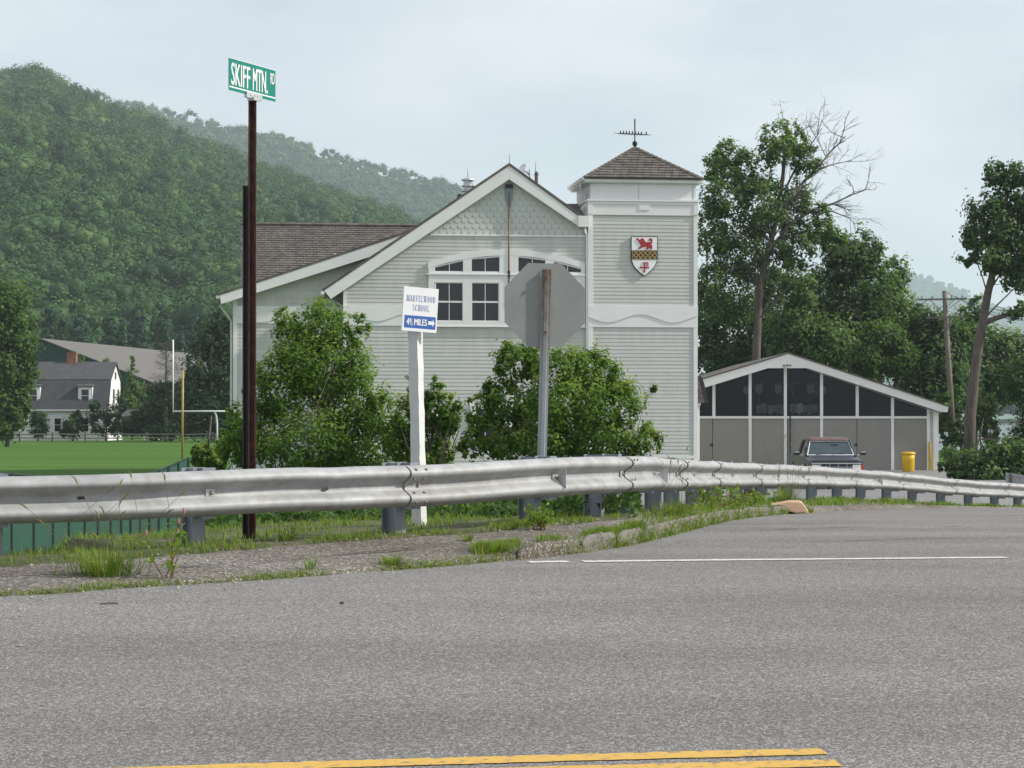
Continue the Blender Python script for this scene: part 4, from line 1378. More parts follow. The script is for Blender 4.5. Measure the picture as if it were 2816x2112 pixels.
# --- gabled front
VR = -0.15
Aq = Bp(1400, 456, VR); Lq = Bp(892, 799, VR); Rq = Bp(1591, 595, VR)
Ab = (Aq[0], Bw(1400, 493, VR)); Lb = Bp(910, 822, VR); Rb = (Rq[0], Bw(1591, 622, VR))
def rake_w(u, top=False):
    a, l, r = (Aq, Lq, Rq) if top else (Ab, Lb, Rb)
    if u < a[0]:
        return a[1] + (u - a[0]) * (l[1] - a[1]) / (l[0] - a[0])
    return a[1] + (u - a[0]) * (r[1] - a[1]) / (r[0] - a[0])
def rake_u_left(w, pad=0.0):
    return Ab[0] + (w + pad - Ab[1]) * (Lb[0] - Ab[0]) / (Lb[1] - Ab[1])
def rake_u_right(w, pad=0.0):
    return Ab[0] + (w + pad - Ab[1]) * (Rb[0] - Ab[0]) / (Rb[1] - Ab[1])
gl, gr = Bp(944, None, VG), Bp(1617, None, VG) + 0.1
wt_ = Bw(1400, 648, VG)
poly = [(gl, -0.4), (gr, -0.4), (gr, rake_w(gr) + 0.15), (Ab[0], Ab[1] + 0.2), (gl, rake_w(gl) + 0.2)]
mb = MB(); mb.prism(poly, VG + 0.012, 12.0); gw = mb.build('gable_wall', MT['siding'], bld)
wg0, wg1 = Bw(1100, 896, VG), Bw(1100, 841, VG)
ucb = Bp(952, None, VG)
ubw0 = Bp(1600, None, VG)
rows(gw, 0.25, wg0, lambda w: ucb, lambda w: gr, VG)
rows(gw, wg0, wg1, lambda w: ubw0, lambda w: gr, VG)
rows(gw, wg1, wt_, lambda w: max(ucb, rake_u_left(w, -0.25)), lambda w: min(gr, rake_u_right(w, -0.25)), VG)
mb = MB(); mb.box(gl, ucb, VG - 0.045, VG + 0.3, -0.3, rake_w(gl) + 0.1); mb.build('corner_board', MT['trim'], bld)
ubw = Bp(1178, None, VG)
mb = MB(); mb.box(gl - 0.005, ubw, VG - 0.050, VG + 0.02, wg0, wg1); bb = mb.build('belt_board', MT['trim'], bld)
ucg = Bp(1125, None, VG); lamg = Bp(1125, None, VG) - Bp(945, None, VG)
wave_board(gl - 0.007, ubw - 0.003, wg1 + 0.004, lambda f: Bw(1100, 873, VG) + 0.165 * math.cos(2 * math.pi * ((gl + (ubw - gl) * f) - ucg) / lamg), VG - 0.050, bb, 90)
# trim bead under the fish scales
mb = MB(); mb.box(rake_u_left(wt_, 0.1), min(gr, rake_u_right(wt_, 0.1) + 0.4), VG - 0.055, VG + 0.02, wt_ - 0.035, wt_ + 0.045); mb.build('bead_board', MT['trim'], bld)
# fish scale shingles
SW, SHh = 0.298, 0.232
sm = MB()
def scale_poly():
    pts = [(-SW/2 + 0.004, SHh * 1.15), (-SW/2 + 0.004, SW * 0.40)]
    for k in range(1, 10):
        th = math.pi + math.pi * k / 10
        pts.append((math.cos(th) * (SW/2 - 0.004), SW * 0.40 + math.sin(th) * SW * 0.40))
    pts += [(SW/2 - 0.004, SW * 0.40), (SW/2 - 0.004, SHh * 1.15)]
    return pts
sp = scale_poly()
n = len(sp)
zmax = SHh * 1.15
sm.add([(p[0], -0.020 + 0.016 * p[1] / zmax, p[1]) for p in sp] + [(p[0], 0.0, p[1]) for p in sp],
       [tuple(range(n))] + [(i, n + i, n + (i + 1) % n, (i + 1) % n) for i in range(n)])
sme = sm.mesh('fish_scale'); sme.materials.append(MT['scale'])
row = 0
w = wt_ + 0.03
while w < Ab[1]:
    u = rake_u_left(w, -0.25) - (SW / 2 if row % 2 else 0)
    u = math.floor(u / SW) * SW + (SW / 2 if row % 2 else 0)
    ur = min(rake_u_right(w, -0.2), gr - 0.1)
    while u < ur:
        if u > rake_u_left(w, -0.2) - 0.05:
            o = bpy.data.objects.new('fish_scale', sme); COL.objects.link(o); o.parent = gw
            o.location = (u, VG, w + rng.normal() * 0.004); WM[o.name] = WM[gw.name]
        u += SW
    w += SHh; row += 1

# roof slabs and barge boards
def slab(name, a, b, v0, v1, th, m, parent):
    """slab whose lower face runs from a to b in (u,w)"""
    d = Vector((b[0] - a[0], b[1] - a[1])); nn = Vector((-d.y, d.x)).normalized()
    if nn.y < 0: nn = -nn
    mb = MB(); mb.prism([a, b, (b[0] + nn.x * th, b[1] + nn.y * th), (a[0] + nn.x * th, a[1] + nn.y * th)], v0, v1)
    return mb.build(name, MT[m], parent)
slab('roof', Lq, (Aq[0] + 0.03, Aq[1] + 0.02), VR - 0.05, 12.2, 0.10, 'shingle', bld)
slab('roof', (Aq[0] - 0.03, Aq[1] + 0.022), (Bp(1612, None, VR), Rq[1] - 0.19), VR - 0.052, 3.2, 0.10, 'shingle', bld)
mb = MB(); mb.prism([Aq, Lq, Lb, Ab], VR - 0.03, VR + 0.03); mb.build('barge_board', MT['trim'], bld)
mb = MB(); mb.prism([Aq, Ab, Rb, Rq], VR - 0.032, VR + 0.028); mb.build('barge_board', MT['trim'], bld)
# soffits between barge board and wall
mb = MB()
for (p, q) in ((Ab, Lb), (Ab, Rb)):
    mb.add([(p[0], VR + 0.03, p[1] + 0.06), (q[0], VR + 0.03, q[1] + 0.06), (q[0], VG, q[1] + 0.06), (p[0], VG, p[1] + 0.06),
            (p[0], VR + 0.03, p[1] + 0.10), (q[0], VR + 0.03, q[1] + 0.10), (q[0], VG, q[1] + 0.10), (p[0], VG, p[1] + 0.10)],
           [(0, 1, 2, 3), (4, 5, 6, 7), (0, 1, 5, 4), (2, 3, 7, 6), (1, 2, 6, 5)])
mb.build('soffit', MT['soffit'], bld)
# boxed gutter end against the tower
mb = MB(); mb.box(Rq[0] - 0.02, u0 - 0.004, VR - 0.12, VG + 0.2, Bw(1604, 624, VR), Bw(1604, 594, VR)); mb.build('gutter_box', MT['trim'], bld)
# left eave: gutter and soffit return
mb = MB(); mb.box(Lq[0] - 0.13, Lq[0] - 0.005, VR - 0.1, 4.0, Lq[1] - 0.16, Lq[1] - 0.03); mb.build('gutter', MT['trim'], bld)
mb = MB(); mb.add([(Lb[0], VR + 0.04, Lb[1] + 0.02), (gl, VR + 0.04, Lb[1] - 0.28), (gl, VG + 3.0, Lb[1] - 0.28), (Lb[0], VG + 3.0, Lb[1] + 0.02)], [(0, 1, 2, 3)]); mb.build('soffit', MT['soffit'], bld)
mb = MB(); mb.tube([(Lb[0] + 0.1, 0.25, Lb[1] - 0.1), (gl - 0.12, 0.35, Lb[1] - 0.55), (gl - 0.06, 0.5, Lb[1] - 0.75), (gl - 0.06, 0.5, 0.2)], 0.05, 8); mb.build('downspout', MT['soffit'], bld)
# downspout by the tower
ud = Bp(1612, None, VG)
mb = MB(); mb.tube([(Bp(1607, None, VG), VG - 0.12, Bw(1607, 626, VG)), (Bp(1608, None, VG), VG - 0.12, Bw(1607, 638, VG)), (ud + 0.02, VG - 0.1, Bw(1612, 648, VG)), (ud + 0.02, VG - 0.1, 0.2)], 0.055, 10)
mb.build('downspout', MT['trim'], bld)

# --- arched window group
def arch_y(x):
    return 686 + 0.00078 * (x - 1395) ** 2
WV = VG - 0.03
def ub(x): return Bp(x, None, WV)
def wb_(y): return Bw(1395, y, WV)
head = []
for i in range(41):
    x = 1177 + (1608 - 1177) * i / 40
    head.append((ub(x), wb_(arch_y(x))))
inner = [(ub(1177 + (1608 - 1177) * i / 40), wb_(arch_y(1177 + (1608 - 1177) * i / 40) + 17)) for i in range(40, -1, -1)]
mb = MB(); mb.prism(head + inner, WV - 0.075, WV + 0.03); win = mb.build('window_casing', MT['trim'], bld)
def casing(x0, x1, y0, y1, pr=0.07, name='casing_board'):
    mb = MB(); mb.box(ub(x0), ub(x1), WV - pr, WV + 0.03, wb_(y1), wb_(y0)); return mb.build(name, MT['trim'], win)
casing(1178, 1194, 735, 893)
casing(1273, 1297, 712, 893, 0.068)
casing(1373, 1425, 703, 893, 0.069)
casing(1499, 1523, 712, 893, 0.068)
casing(1597, 1608, 730, 893)
casing(1178, 1608, 750, 778, 0.066)
casing(1171, 1612, 754, 757, 0.11, 'sill')
casing(1178, 1608, 884, 898, 0.067)
casing(1174, 1611, 897, 900, 0.10, 'sill')
def window(xa, xb, ya, yb, nx, ny, top=None, name='window'):
    """sash frame with panes, ya/yb rows; top: function for a curved head"""
    mb = MB(); fr = 4.0
    pv = WV - 0.005
    tf = top or (lambda x: ya)
    U = lambda x: ub(x)
    # sash stiles and rails
    for a, b in ((xa, xa + fr), (xb - fr, xb)):
        mb.prism([(U(a), wb_(yb)), (U(b), wb_(yb)), (U(b), wb_(tf(b))), (U(a), wb_(tf(a)))], pv - 0.040, pv)
    mb.prism([(U(xa + fr), wb_(yb)), (U(xb - fr), wb_(yb)), (U(xb - fr), wb_(yb - fr)), (U(xa + fr), wb_(yb - fr))], pv - 0.041, pv)
    mb.prism([(U(xa + fr), wb_(tf(xa + fr) + fr)), (U(xb - fr), wb_(tf(xb - fr) + fr)), (U(xb - fr), wb_(tf(xb - fr))), (U(xa + fr), wb_(tf(xa + fr)))], pv - 0.041, pv)
    xm = [xa + fr + (xb - xa - 2 * fr) * i / nx for i in range(nx + 1)]
    for x in xm[1:-1]:
        mb.prism([(U(x - 0.9), wb_(yb - fr)), (U(x + 0.9), wb_(yb - fr)), (U(x + 0.9), wb_(tf(x) + fr)), (U(x - 0.9), wb_(tf(x) + fr))], pv - 0.034, pv - 0.004)
    if ny == 2:
        ym = (ya + yb) / 2
        mb.prism([(U(xa + fr), wb_(ym + 2.4)), (U(xb - fr), wb_(ym + 2.4)), (U(xb - fr), wb_(ym - 2.4)), (U(xa + fr), wb_(ym - 2.4))], pv - 0.046, pv - 0.002)
    wobj = mb.build(name, MT['trim'], bld)
    for i in range(nx):
        a, b = xm[i] + 0.2, xm[i + 1] - 0.2
        ycuts = [(tf, yb)] if ny == 1 else [(tf, (ya + yb) / 2), ((lambda x: (ya + yb) / 2), yb)]
        for f_, y1 in ycuts:
            mb = MB(); mb.prism([(U(a), wb_(y1)), (U(b), wb_(y1)), (U(b), wb_(f_(b))), (U(a), wb_(f_(a)))], pv - 0.022, pv - 0.012)
            mb.build('pane', MT['glass'], wobj)
    return wobj
tops = lambda x: arch_y(x) + 17
for xa, xb in ((1192, 1279), (1291, 1377), (1421, 1506), (1518, 1603)):
    window(xa, xb, 700, 751, 2, 1, tops)
for xa, xb in ((1195, 1275), (1294, 1374), (1420, 1500), (1518, 1598)):
    window(xa, xb, 776, 886, 2, 2)
# lower windows, mostly behind the shrubs
for xa, xb in ((1304, 1364), (1410, 1468)):
    mb = MB()
    for a, b, c, d in ((xa - 12, xa + 1, 1120, 1215), (xb - 1, xb + 12, 1120, 1215), (xa - 12, xb + 12, 1110, 1122), (xa - 12, xb + 12, 1213, 1222)):
        mb.box(ub(a), ub(b), WV - 0.06, WV + 0.03, wb_(d), wb_(c))
    mb.build('casing_board', MT['trim'], win)
    window(xa, xb, 1121, 1214, 2, 2)

# --- wing with shallow roof on the left
VWr = VW - 0.5
Wt = Bp(1120, 641, VWr); Wl = Bp(604, 812, VWr)
Wtb = (Wt[0], Bw(1120, 674, VWr)); Wlb = (Wl[0] + 0.06, Bw(608, 836, VWr))
wl_u = Bp(641, None, VW)
mb = MB(); mb.prism([(wl_u, -0.9), (gl + 0.3, -0.9), (gl + 0.3, Bw(943, 715, VW)), (wl_u, Bw(641, 815, VW))], VW + 0.012, 12.5); ww = mb.build('wing_wall', MT['siding'], bld)
ucw = Bp(652, None, VW)
wv0, wv1 = Bw(800, 890, VW), Bw(800, 843, VW)
def wing_left(w):
    wtopl = Wlb[1] + (Wtb[1] - Wlb[1]) * (ucw - Wlb[0]) / (Wtb[0] - Wlb[0])
    if w < wtopl: return ucw
    return Wlb[0] + (w - 0.05 - Wlb[1]) * (Wtb[0] - Wlb[0]) / (Wtb[1] - Wlb[1])
rows(ww, -0.3, wv0, lambda w: ucw, lambda w: gl + 0.05, VW)
rows(ww, wv1, Bw(943, 690, VW), wing_left, lambda w: gl + 1.4 if w > Bw(943, 800, VW) else gl + 0.05, VW)
mb = MB(); mb.box(wl_u, ucw, VW - 0.045, VW + 0.4, -0.9, Bw(641, 825, VW)); mb.build('corner_board', MT['trim'], bld)
mb = MB(); mb.box(wl_u - 0.005, gl + 0.04, VW - 0.050, VW + 0.02, wv0, wv1); bb = mb.build('belt_board', MT['trim'], bld)
ucg2 = Bp(625, None, VW)
wave_board(wl_u - 0.007, gl + 0.03, wv1 + 0.004, lambda f: Bw(800, 876, VW) + 0.165 * math.cos(2 * math.pi * ((wl_u + (gl - wl_u) * f) - ucg2) / lamg), VW - 0.050, bb, 60)
slab('roof', Wl, (Wt[0] + 0.5, Wt[1] + 0.5 * (Wt[1] - Wl[1]) / (Wt[0] - Wl[0])), VWr - 0.05, 7.0, 0.09, 'shingle', bld)
mb = MB(); mb.prism([Wl, Wlb, Wtb, Wt], VWr - 0.03, VWr + 0.03); mb.build('barge_board', MT['trim'], bld)
mb = MB(); mb.add([(Wlb[0], VWr + 0.03, Wlb[1] + 0.1), (Wtb[0], VWr + 0.03, Wtb[1] + 0.1), (Wtb[0], VW + 0.1, Wtb[1] + 0.1), (Wlb[0], VW + 0.1, Wlb[1] + 0.1)], [(0, 1, 2, 3)]); mb.build('soffit', MT['soffit'], bld)
mb = MB(); mb.box(Wl[0] - 0.14, Wl[0] - 0.01, VWr - 0.06, 6.5, Wl[1] - 0.14, Wl[1] - 0.02); mb.build('gutter', MT['soffit'], bld)
mb = MB(); mb.add([(Wl[0], VWr + 0.04, Wlb[1] + 0.05), (wl_u, VWr + 0.04, Wlb[1] - 0.25), (wl_u, 6.0, Wlb[1] - 0.25), (Wl[0], 6.0, Wlb[1] + 0.05)], [(0, 1, 2, 3)]); mb.build('soffit', MT['soffit'], bld)
mb = MB(); mb.tube([(Wl[0] + 0.0, 1.0, Wlb[1] - 0.05), (wl_u - 0.2, 1.15, Wlb[1] - 0.5), (wl_u - 0.07, 1.3, Wlb[1] - 0.7), (wl_u - 0.07, 1.3, -0.3)], 0.05, 8); mb.build('downspout', MT['soffit'], bld)

# --- main roof behind, facing the road
VM0, VM1 = 2.0, 9.5
wr = Bw(900, 622, VM1)
pit = math.tan(R_(33))
ul, ur_ = Bp(662, None, 5.0), Bp(1617)
def mr(u, v): return (u, v, wr - (VM1 - v) * pit)
mb = MB()
a = [mr(ul, VM0), mr(ur_, VM0), mr(ur_, VM1), mr(ul, VM1)]
mb.hexa([(p[0], p[1], p[2] - 0.12) for p in a], a)
mb.add([(ul, VM1, wr), (ur_, VM1, wr), (ur_, 17.0, wr - 7.5 * pit), (ul, 17.0, wr - 7.5 * pit)], [(0, 1, 2, 3)])
mroof = mb.build('main_roof', MT['shingle_dark'], bld)
mb = MB(); mb.box(ul + 0.3, gr + 4.0, 3.0, 16.0, -0.4, mr(0, 3.2)[2]); mb.build('main_wall', MT['siding'], bld)
mb = MB(); mb.tube([(ul - 0.02, VM1, wr + 0.05), (Bp(1150, None, VM1) + 3, VM1, wr + 0.05)], 0.10, 6); mb.build('ridge_cap', MT['shingle'], mroof)
nv = Vector((0, -math.sin(R_(33)), math.cos(R_(33))))
sl = (VM1 - VM0) / math.cos(R_(33))
nrow = int(sl / EXP)
for i in range(nrow - 1, -1, -1):
    va = VM1 - (nrow - i) * EXP * math.cos(R_(33)); vb = va + EXP * math.cos(R_(33))
    u = ul - (0.15 if i % 2 else 0)
    while u < Bp(1150, None, va):
        xa, xb = max(u, ul), u + 0.283
        # only what rises above the barge boards
        pw = mr((xa + xb) / 2, va)
        Yw = BO[1] + pw[0] * bs + pw[1] * bc; Xw = BO[0] + pw[0] * bc - pw[1] * bs
        xp = CX + F * Xw / Yw; yp = YH - F * (pw[2] - CZ) / Yw
        lim = 812 - (xp - 604) * (812 - 641) / (1120 - 604)
        if yp < lim + 14 and xb - xa > 0.03:
            shingle(mroof, mr(xa, va), mr(xb, va), mr(xb, vb), mr(xa, vb), nv)
        u += 0.30
if rest.v:
    o = rest.build('shingles', MT['shingle'], mroof); o['kind'] = 'stuff'
# roof piece between gable and tower
mb = MB()
w1_, w0_ = Bw(1590, 563, 2.5), Bw(1590, 606, 0.4)
mb.hexa([(Bp(1548, None, 2.5), 2.5, w1_), (u0 + 0.05, 2.5, w1_), (u0 + 0.05, 0.35, w0_), (Bp(1572, None, 0.4), 0.35, w0_)],
        [(Bp(1548, None, 2.5), 2.6, w1_ + 0.05), (u0 + 0.05, 2.6, w1_ + 0.05), (u0 + 0.05, 0.30, w0_ + 0.06), (Bp(1572, None, 0.4), 0.30, w0_ + 0.06)])
mb.build('roof', MT['shingle'], bld)
# plumbing vent, cowl, pipe, lightning rods
p = Bp(922, 712, 3.0)
mb = MB(); mb.lathe([(0.06, -0.6), (0.06, 0.2)], (p[0], 3.0, p[1]), 10); mb.build('vent_pipe', MT['white_metal'], bld)
p = Bp(1287, 535, 4.0); sc = (BO[1] + 4) / F
mb = MB(); mb.lathe([(0.23, -0.8), (0.23, 0.10), (0.28, 0.14), (0.20, 0.22), (0.20, 0.30), (0.30, 0.36), (0.20, 0.40), (0.20, 0.58), (0.30, 0.60), (0.28, 0.66), (0.12, 0.72), (0.03, 0.74)], (p[0], 4.0, p[1]), 18)
mb.build('roof_cowl', MT['galv'], bld, smooth=False)
mb = MB(); mb.box(p[0] - 0.45, p[0] - 0.1, 3.7, 4.3, p[1] - 0.8, p[1] - 0.02); mb.build('cowl_base', MT['dark_metal'], bld)
p = Bp(1475, 505, 3.0)
mb = MB(); mb.lathe([(0.075, -0.8), (0.075, 0.38), (0.12, 0.38), (0.12, 0.40), (0.07, 0.40), (0.07, 0.50)], (p[0], 3.0, p[1]), 12); mb.build('vent_pipe', MT['rink_roof'], bld)
for x, y0, y1, v in ((1401, 424, 456, 0.2), (1286, 466, 490, 4.0), (1473, 444, 474, 3.0)):
    a = Bp(x, y0, v); b = Bp(x, y1, v)
    mb = MB(); mb.tube([(b[0], v, b[1] - 0.05), (a[0], v, a[1])], [0.02, 0.008], 6); mb.build('lightning_rod', MT['galv_post'], bld)
# dish
p = Bp(1437, 464, 2.0)
dish = thing('satellite_dish', 'small white satellite dish on the gable ridge beside the vent pipe', 'satellite dish', (0, 0, 0))
Mw = WM[bld.name]
dc = Mw @ Vector((p[0], 2.0, p[1]))
dish.location = dc; WM[dish.name] = Matrix.Translation(dc)
mb = MB()
ax = Vector((-0.55, -0.45, 0.35)).normalized(); a1 = ax.orthogonal().normalized(); a2 = ax.cross(a1)
for k, (rr, hh) in enumerate([(0.02, -0.06), (0.12, -0.045), (0.19, -0.015), (0.23, 0.02), (0.19, -0.03), (0.02, -0.075)]):
    for q in range(16):
        th = 2 * math.pi * q / 16
        mb.v.append(tuple(ax * hh + (a1 * math.cos(th) + a2 * math.sin(th)) * rr))
for k in range(5):
    for q in range(16):
        mb.f.append((k * 16 + q, k * 16 + (q + 1) % 16, (k + 1) * 16 + (q + 1) % 16, (k + 1) * 16 + q))
mb.build('reflector', MT['white_metal'], dish)
mb = MB(); mb.tube([(0.02, 0.02, -0.05), (0.18, 0.1, -0.15), (0.30, 0.15, -0.28), (0.42, 0.2, -0.75)], 0.025, 6); mb.tube([(0.05, 0.02, -0.15), (0.22, 0.05, -0.1), (0.35, 0.1, -0.45)], 0.015, 6); mb.tube([(0.28, 0.1, 0.0), (0.32, 0.14, -0.5)], 0.02, 6); mb.build('mount', MT['galv_post'], dish)

# weather vane
apw = Mw @ Vector((ap[0], ap[1], wa))
vane = thing('weather_vane', 'dark iron weather vane of a rowing eight on the tower roof', 'weather vane', tuple(apw))
k_ = apw.y / F
mb = MB(); mb.lathe([(0.05, -0.05), (0.05, 0.05), (0.10, 0.09), (0.105, 0.14), (0.105, 0.17), (0.10, 0.22), (0.05, 0.27)], (0, 0, 0), 16); mb.build('ball', MT['dark_metal'], vane, smooth=True)
zc_ = 0.27
mb = MB(); mb.tube([(0, 0, 0.2), (0, 0, (409 - 330) * k_ * 0.98)], [0.022, 0.03], 8); mb.tube([(0, 0, (409 - 330) * k_ * 0.98), (0, 0, (409 - 330) * k_ * 1.0)], [0.03, 0.005], 8); mb.build('spindle', MT['dark_metal'], vane)
hz = (409 - 373) * k_
mb = MB(); mb.tube([(-0.90, 0, hz + 0.05), (-0.5, 0, hz + 0.025), (0.4, 0, hz - 0.015), (0.70, 0, hz - 0.03)], [0.006, 0.022, 0.022, 0.006], 6); mb.build('boat', MT['dark_metal'], vane)
for i in range(9):
    x = -0.60 + i * 0.125 + (0.08 if i == 8 else 0)
    z = hz + 0.03 - 0.045 * (x + 0.5)
    mb = MB(); mb.lathe([(0.035, -0.01), (0.03, 0.05), (0.018, 0.075), (0.028, 0.09), (0.022, 0.115), (0.005, 0.125)], (x, 0, z), 8)
    if i < 8:
        mb.tube([(x + 0.03, -0.02, z + 0.03), (x - 0.08, -0.12, z - 0.09)], 0.008, 5)
    mb.build('rower', MT['dark_metal'], vane)

# oar hung on the gable
VO = VG - 0.09
def O2(x, y): return Bp(x, y, VO)
t = thing('oar', 'long oar with blue grey blade hanging blade up on the gable', 'oar', tuple(Mw @ Vector((O2(1399, 830)[0], VO, O2(1399, 830)[1]))), BA)
M0 = WM[bld.name]
def from_b(mb):
    mb.v = [tuple(M0 @ Vector(p)) for p in mb.v]; return mb
cu_ = O2(1400, 540)[0]
bw = [(-10, 507), (10, 507), (10.5, 528), (8, 545), (4, 562), (2.2, 572), (-2.2, 572), (-4, 562), (-8, 545), (-10.5, 528)]
q = [(O2(1400.5 + a, y)) for a, y in bw]
mb = MB(); mb.prism(q, VO - 0.02, VO + 0.01); bl_ = from_b(mb).build('blade', MT['oar_blade'], t, True)
q = [(O2(1400.5 + a, y)) for a, y in [(-10.2, 506.5), (10.2, 506.5), (10.3, 518), (-10.3, 518)]]
mb = MB(); mb.prism(q, VO - 0.024, VO + 0.012); from_b(mb).build('blade_tip', MT['black'], bl_, True)
a, b, c_ = O2(1400, 530), O2(1399.5, 745), O2(1399, 840)
mb = MB(); mb.tube([(a[0], VO - 0.01, a[1]), (b[0], VO - 0.01, b[1]), (c_[0], VO - 0.01, c_[1])], [0.028, 0.038, 0.040], 10); from_b(mb).build('shaft', MT['oar_wood'], t, True, True)
a, b = O2(1399.5, 745), O2(1399.5, 762)
mb = MB(); mb.tube([(a[0], VO - 0.01, a[1]), (b[0], VO - 0.01, b[1])], 0.055, 10); from_b(mb).build('collar', MT['black'], t, True)

# shield
VS = VT - 0.075
sx0, sx1, sy0, sy1 = 1735, 1808, 650.5, 759.5
kx, ky = (1808.3 - 1735) / (1135 - 185), (759.5 - 650.5) / (1520 - 128)
def S2(X, Y): return Bp(1735 + (X - 185) * kx, 650.5 + (Y - 128) * ky, VS)
t = thing('crest_shield', 'painted heraldic shield with red lion and gold lattice on the tower', 'shield', tuple(Mw @ Vector((S2(655, 1520)[0], VS, S2(655, 1520)[1]))), BA)
edge = [(187, 128), (1135, 128), (1135, 880), (1118, 1000), (1060, 1150), (960, 1290), (820, 1410), (655, 1520), (500, 1410), (360, 1280), (260, 1150), (205, 1000), (187, 880)]
inn = [(210, 150), (1112, 150), (1112, 880), (1095, 990), (1040, 1135), (940, 1270), (805, 1390), (655, 1492), (515, 1390), (380, 1262), (285, 1135), (228, 990), (210, 880)]
mb = MB(); mb.prism([S2(*p) for p in edge], VS - 0.02, VS + 0.045); brd = from_b(mb).build('board', MT['black'], t, True)
mb = MB(); mb.prism([S2(*p) for p in inn], VS - 0.026, VS - 0.018); from_b(mb).build('field', MT['sign_white'], t, True)
lion = [(365, 205), (400, 180), (440, 205), (500, 245), (520, 215), (580, 190), (640, 205), (650, 245), (690, 300), (720, 335), (800, 325), (860, 320), (900, 345), (915, 310), (880, 280), (820, 270), (800, 240), (850, 190), (900, 205), (925, 185), (945, 260), (945, 350), (905, 400), (940, 460), (945, 540), (925, 580), (880, 575), (870, 545), (820, 530), (790, 575), (720, 575), (715, 550), (750, 520), (720, 480), (640, 490), (560, 520), (500, 560), (445, 560), (440, 520), (500, 500), (530, 430), (470, 340), (430, 265), (375, 235)]
mb = MB(); mb.prism([S2(*p) for p in lion], VS - 0.05, VS - 0.024); from_b(mb).build('lion', MT['red'], t, True)
mb = MB(); mb.prism([S2(*p) for p in ((208, 612), (1114, 612), (1114, 938), (208, 938))], VS - 0.034, VS - 0.024); bnd = from_b(mb).build('band', MT['black'], t, True)
lat = MB()
for k in range(-3, 8):
    for sgn in (1, -1):
        x = 250 + k * 165
        q = [(x, 620), (x + 62, 620), (x + 62 + sgn * 300, 930), (x + sgn * 300, 930)]
        q = [(min(max(a, 212), 1110), b) for a, b in q]
        # clip by sampling along the strip
        pts = []
        seg = []
        for f in np.linspace(0, 1, 13):
            xl = x + sgn * 300 * f; xr_ = xl + 62
            if xr_ > 212 and xl < 1110:
                seg.append((max(xl, 212), min(xr_, 1110), 620 + 310 * f))
        if len(seg) > 1:
            poly = [(a, y) for a, b, y in seg] + [(b, y) for a, b, y in seg[::-1]]
            lat.prism([S2(*p) for p in poly], VS - 0.042 - (0.003 if sgn > 0 else 0), VS - 0.030)
from_b(lat).build('lattice', MT['gold'], bnd, True)
cross = MB()
for q in ([(510, 1165), (545, 1190), (770, 1190), (815, 1165), (820, 1250), (775, 1240), (545, 1240), (505, 1255)],
          [(640, 1060), (685, 1060), (685, 1330), (695, 1385), (610, 1385), (640, 1330)], [(590, 1040), (640, 1030), (690, 1060), (640, 1075)]):
    cross.prism([S2(*p) for p in q], VS - 0.046 - 0.002 * len(cross.v) / 40, VS - 0.024)
ro, ri = [], []
for k in range(15):
    th = R_(190 - 300 * k / 14)
    ro.append((735 + 72 * math.cos(th), 1095 - 72 * math.sin(th))); ri.append((735 + 40 * math.cos(th), 1095 - 42 * math.sin(th)))
cross.prism([S2(*p) for p in ro + ri[::-1]], VS - 0.053, VS - 0.024)
from_b(cross).build('cross_emblem', MT['red'], t, True)

# little side porch right of the tower
prs = [(1915, 1035), (1921, 1040), (1929, 1068), (1934, 1100), (1937, 1108), (1915, 1108)]
mb = MB(); mb.prism([Bp(x, y, 2.0) for x, y in prs], 1.2, 3.4)
por = mb.build('porch_roof', MT['shingle_dark'], bld)
hts = [(1036, 1915, 1921), (1048, 1915, 1924), (1060, 1915, 1927), (1072, 1915, 1930), (1084, 1915, 1932), (1096, 1915, 1935)]
for i, (y, xa, xb) in enumerate(hts):
    for j in range(2):
        x0_ = xa + (xb - xa) * (0.0 if j == 0 else (0.35 if i % 2 else 0.65)); x1_ = xa + (xb - xa) * ((0.35 if i % 2 else 0.65) if j == 0 else 1.0) - 0.4
        a = Bp(x0_, y, 1.2); b = Bp(x1_, y + 11.2, 1.2)
        mb = MB(); mb.box(a[0], b[0], 1.13 + 0.008 * j, 1.19, b[1], a[1]); mb.build('shingle', MT['orange_wood'] if False else MT['shingle'], por)
mb = MB(); a = Bp(1915, 1112, 1.4); b = Bp(1924, 1262, 1.4); mb.box(a[0], b[0], 1.4, 3.2, -0.3, a[1] + 0.05); mb.build('porch_wall', MT['trim'], bld)
mb = MB(); a = Bp(1915, 1108, 1.4); b = Bp(1926, 1115, 1.4); mb.box(a[0], b[0], 1.3, 3.3, b[1], a[1]); mb.build('porch_cornice', MT['trim'], bld)

# ---------------------------------------------------------------- long shed with glazed gable
YB = 101.0
def Sx(x): return PX(x, YB)
def Sz(y): return PZ(y, YB)
shed = thing('boat_shed', 'low grey boat shed with wide white gable and dark glazed front', 'shed', (Sx(2168), YB, 0))
def SB(mb, name, m, parent=None):
    return mb.build(name, MT[m], parent or shed, True)
SD = 24.0
def rk(x, d=0.0):      # rake row at column x
    if x < 2168: return 973 + (2168 - x) * (1044 - 973) / (2168 - 1931) + d
    return 973 + (x - 2168) * (1119 - 973) / (2608 - 2168) + d
yr = 0.6
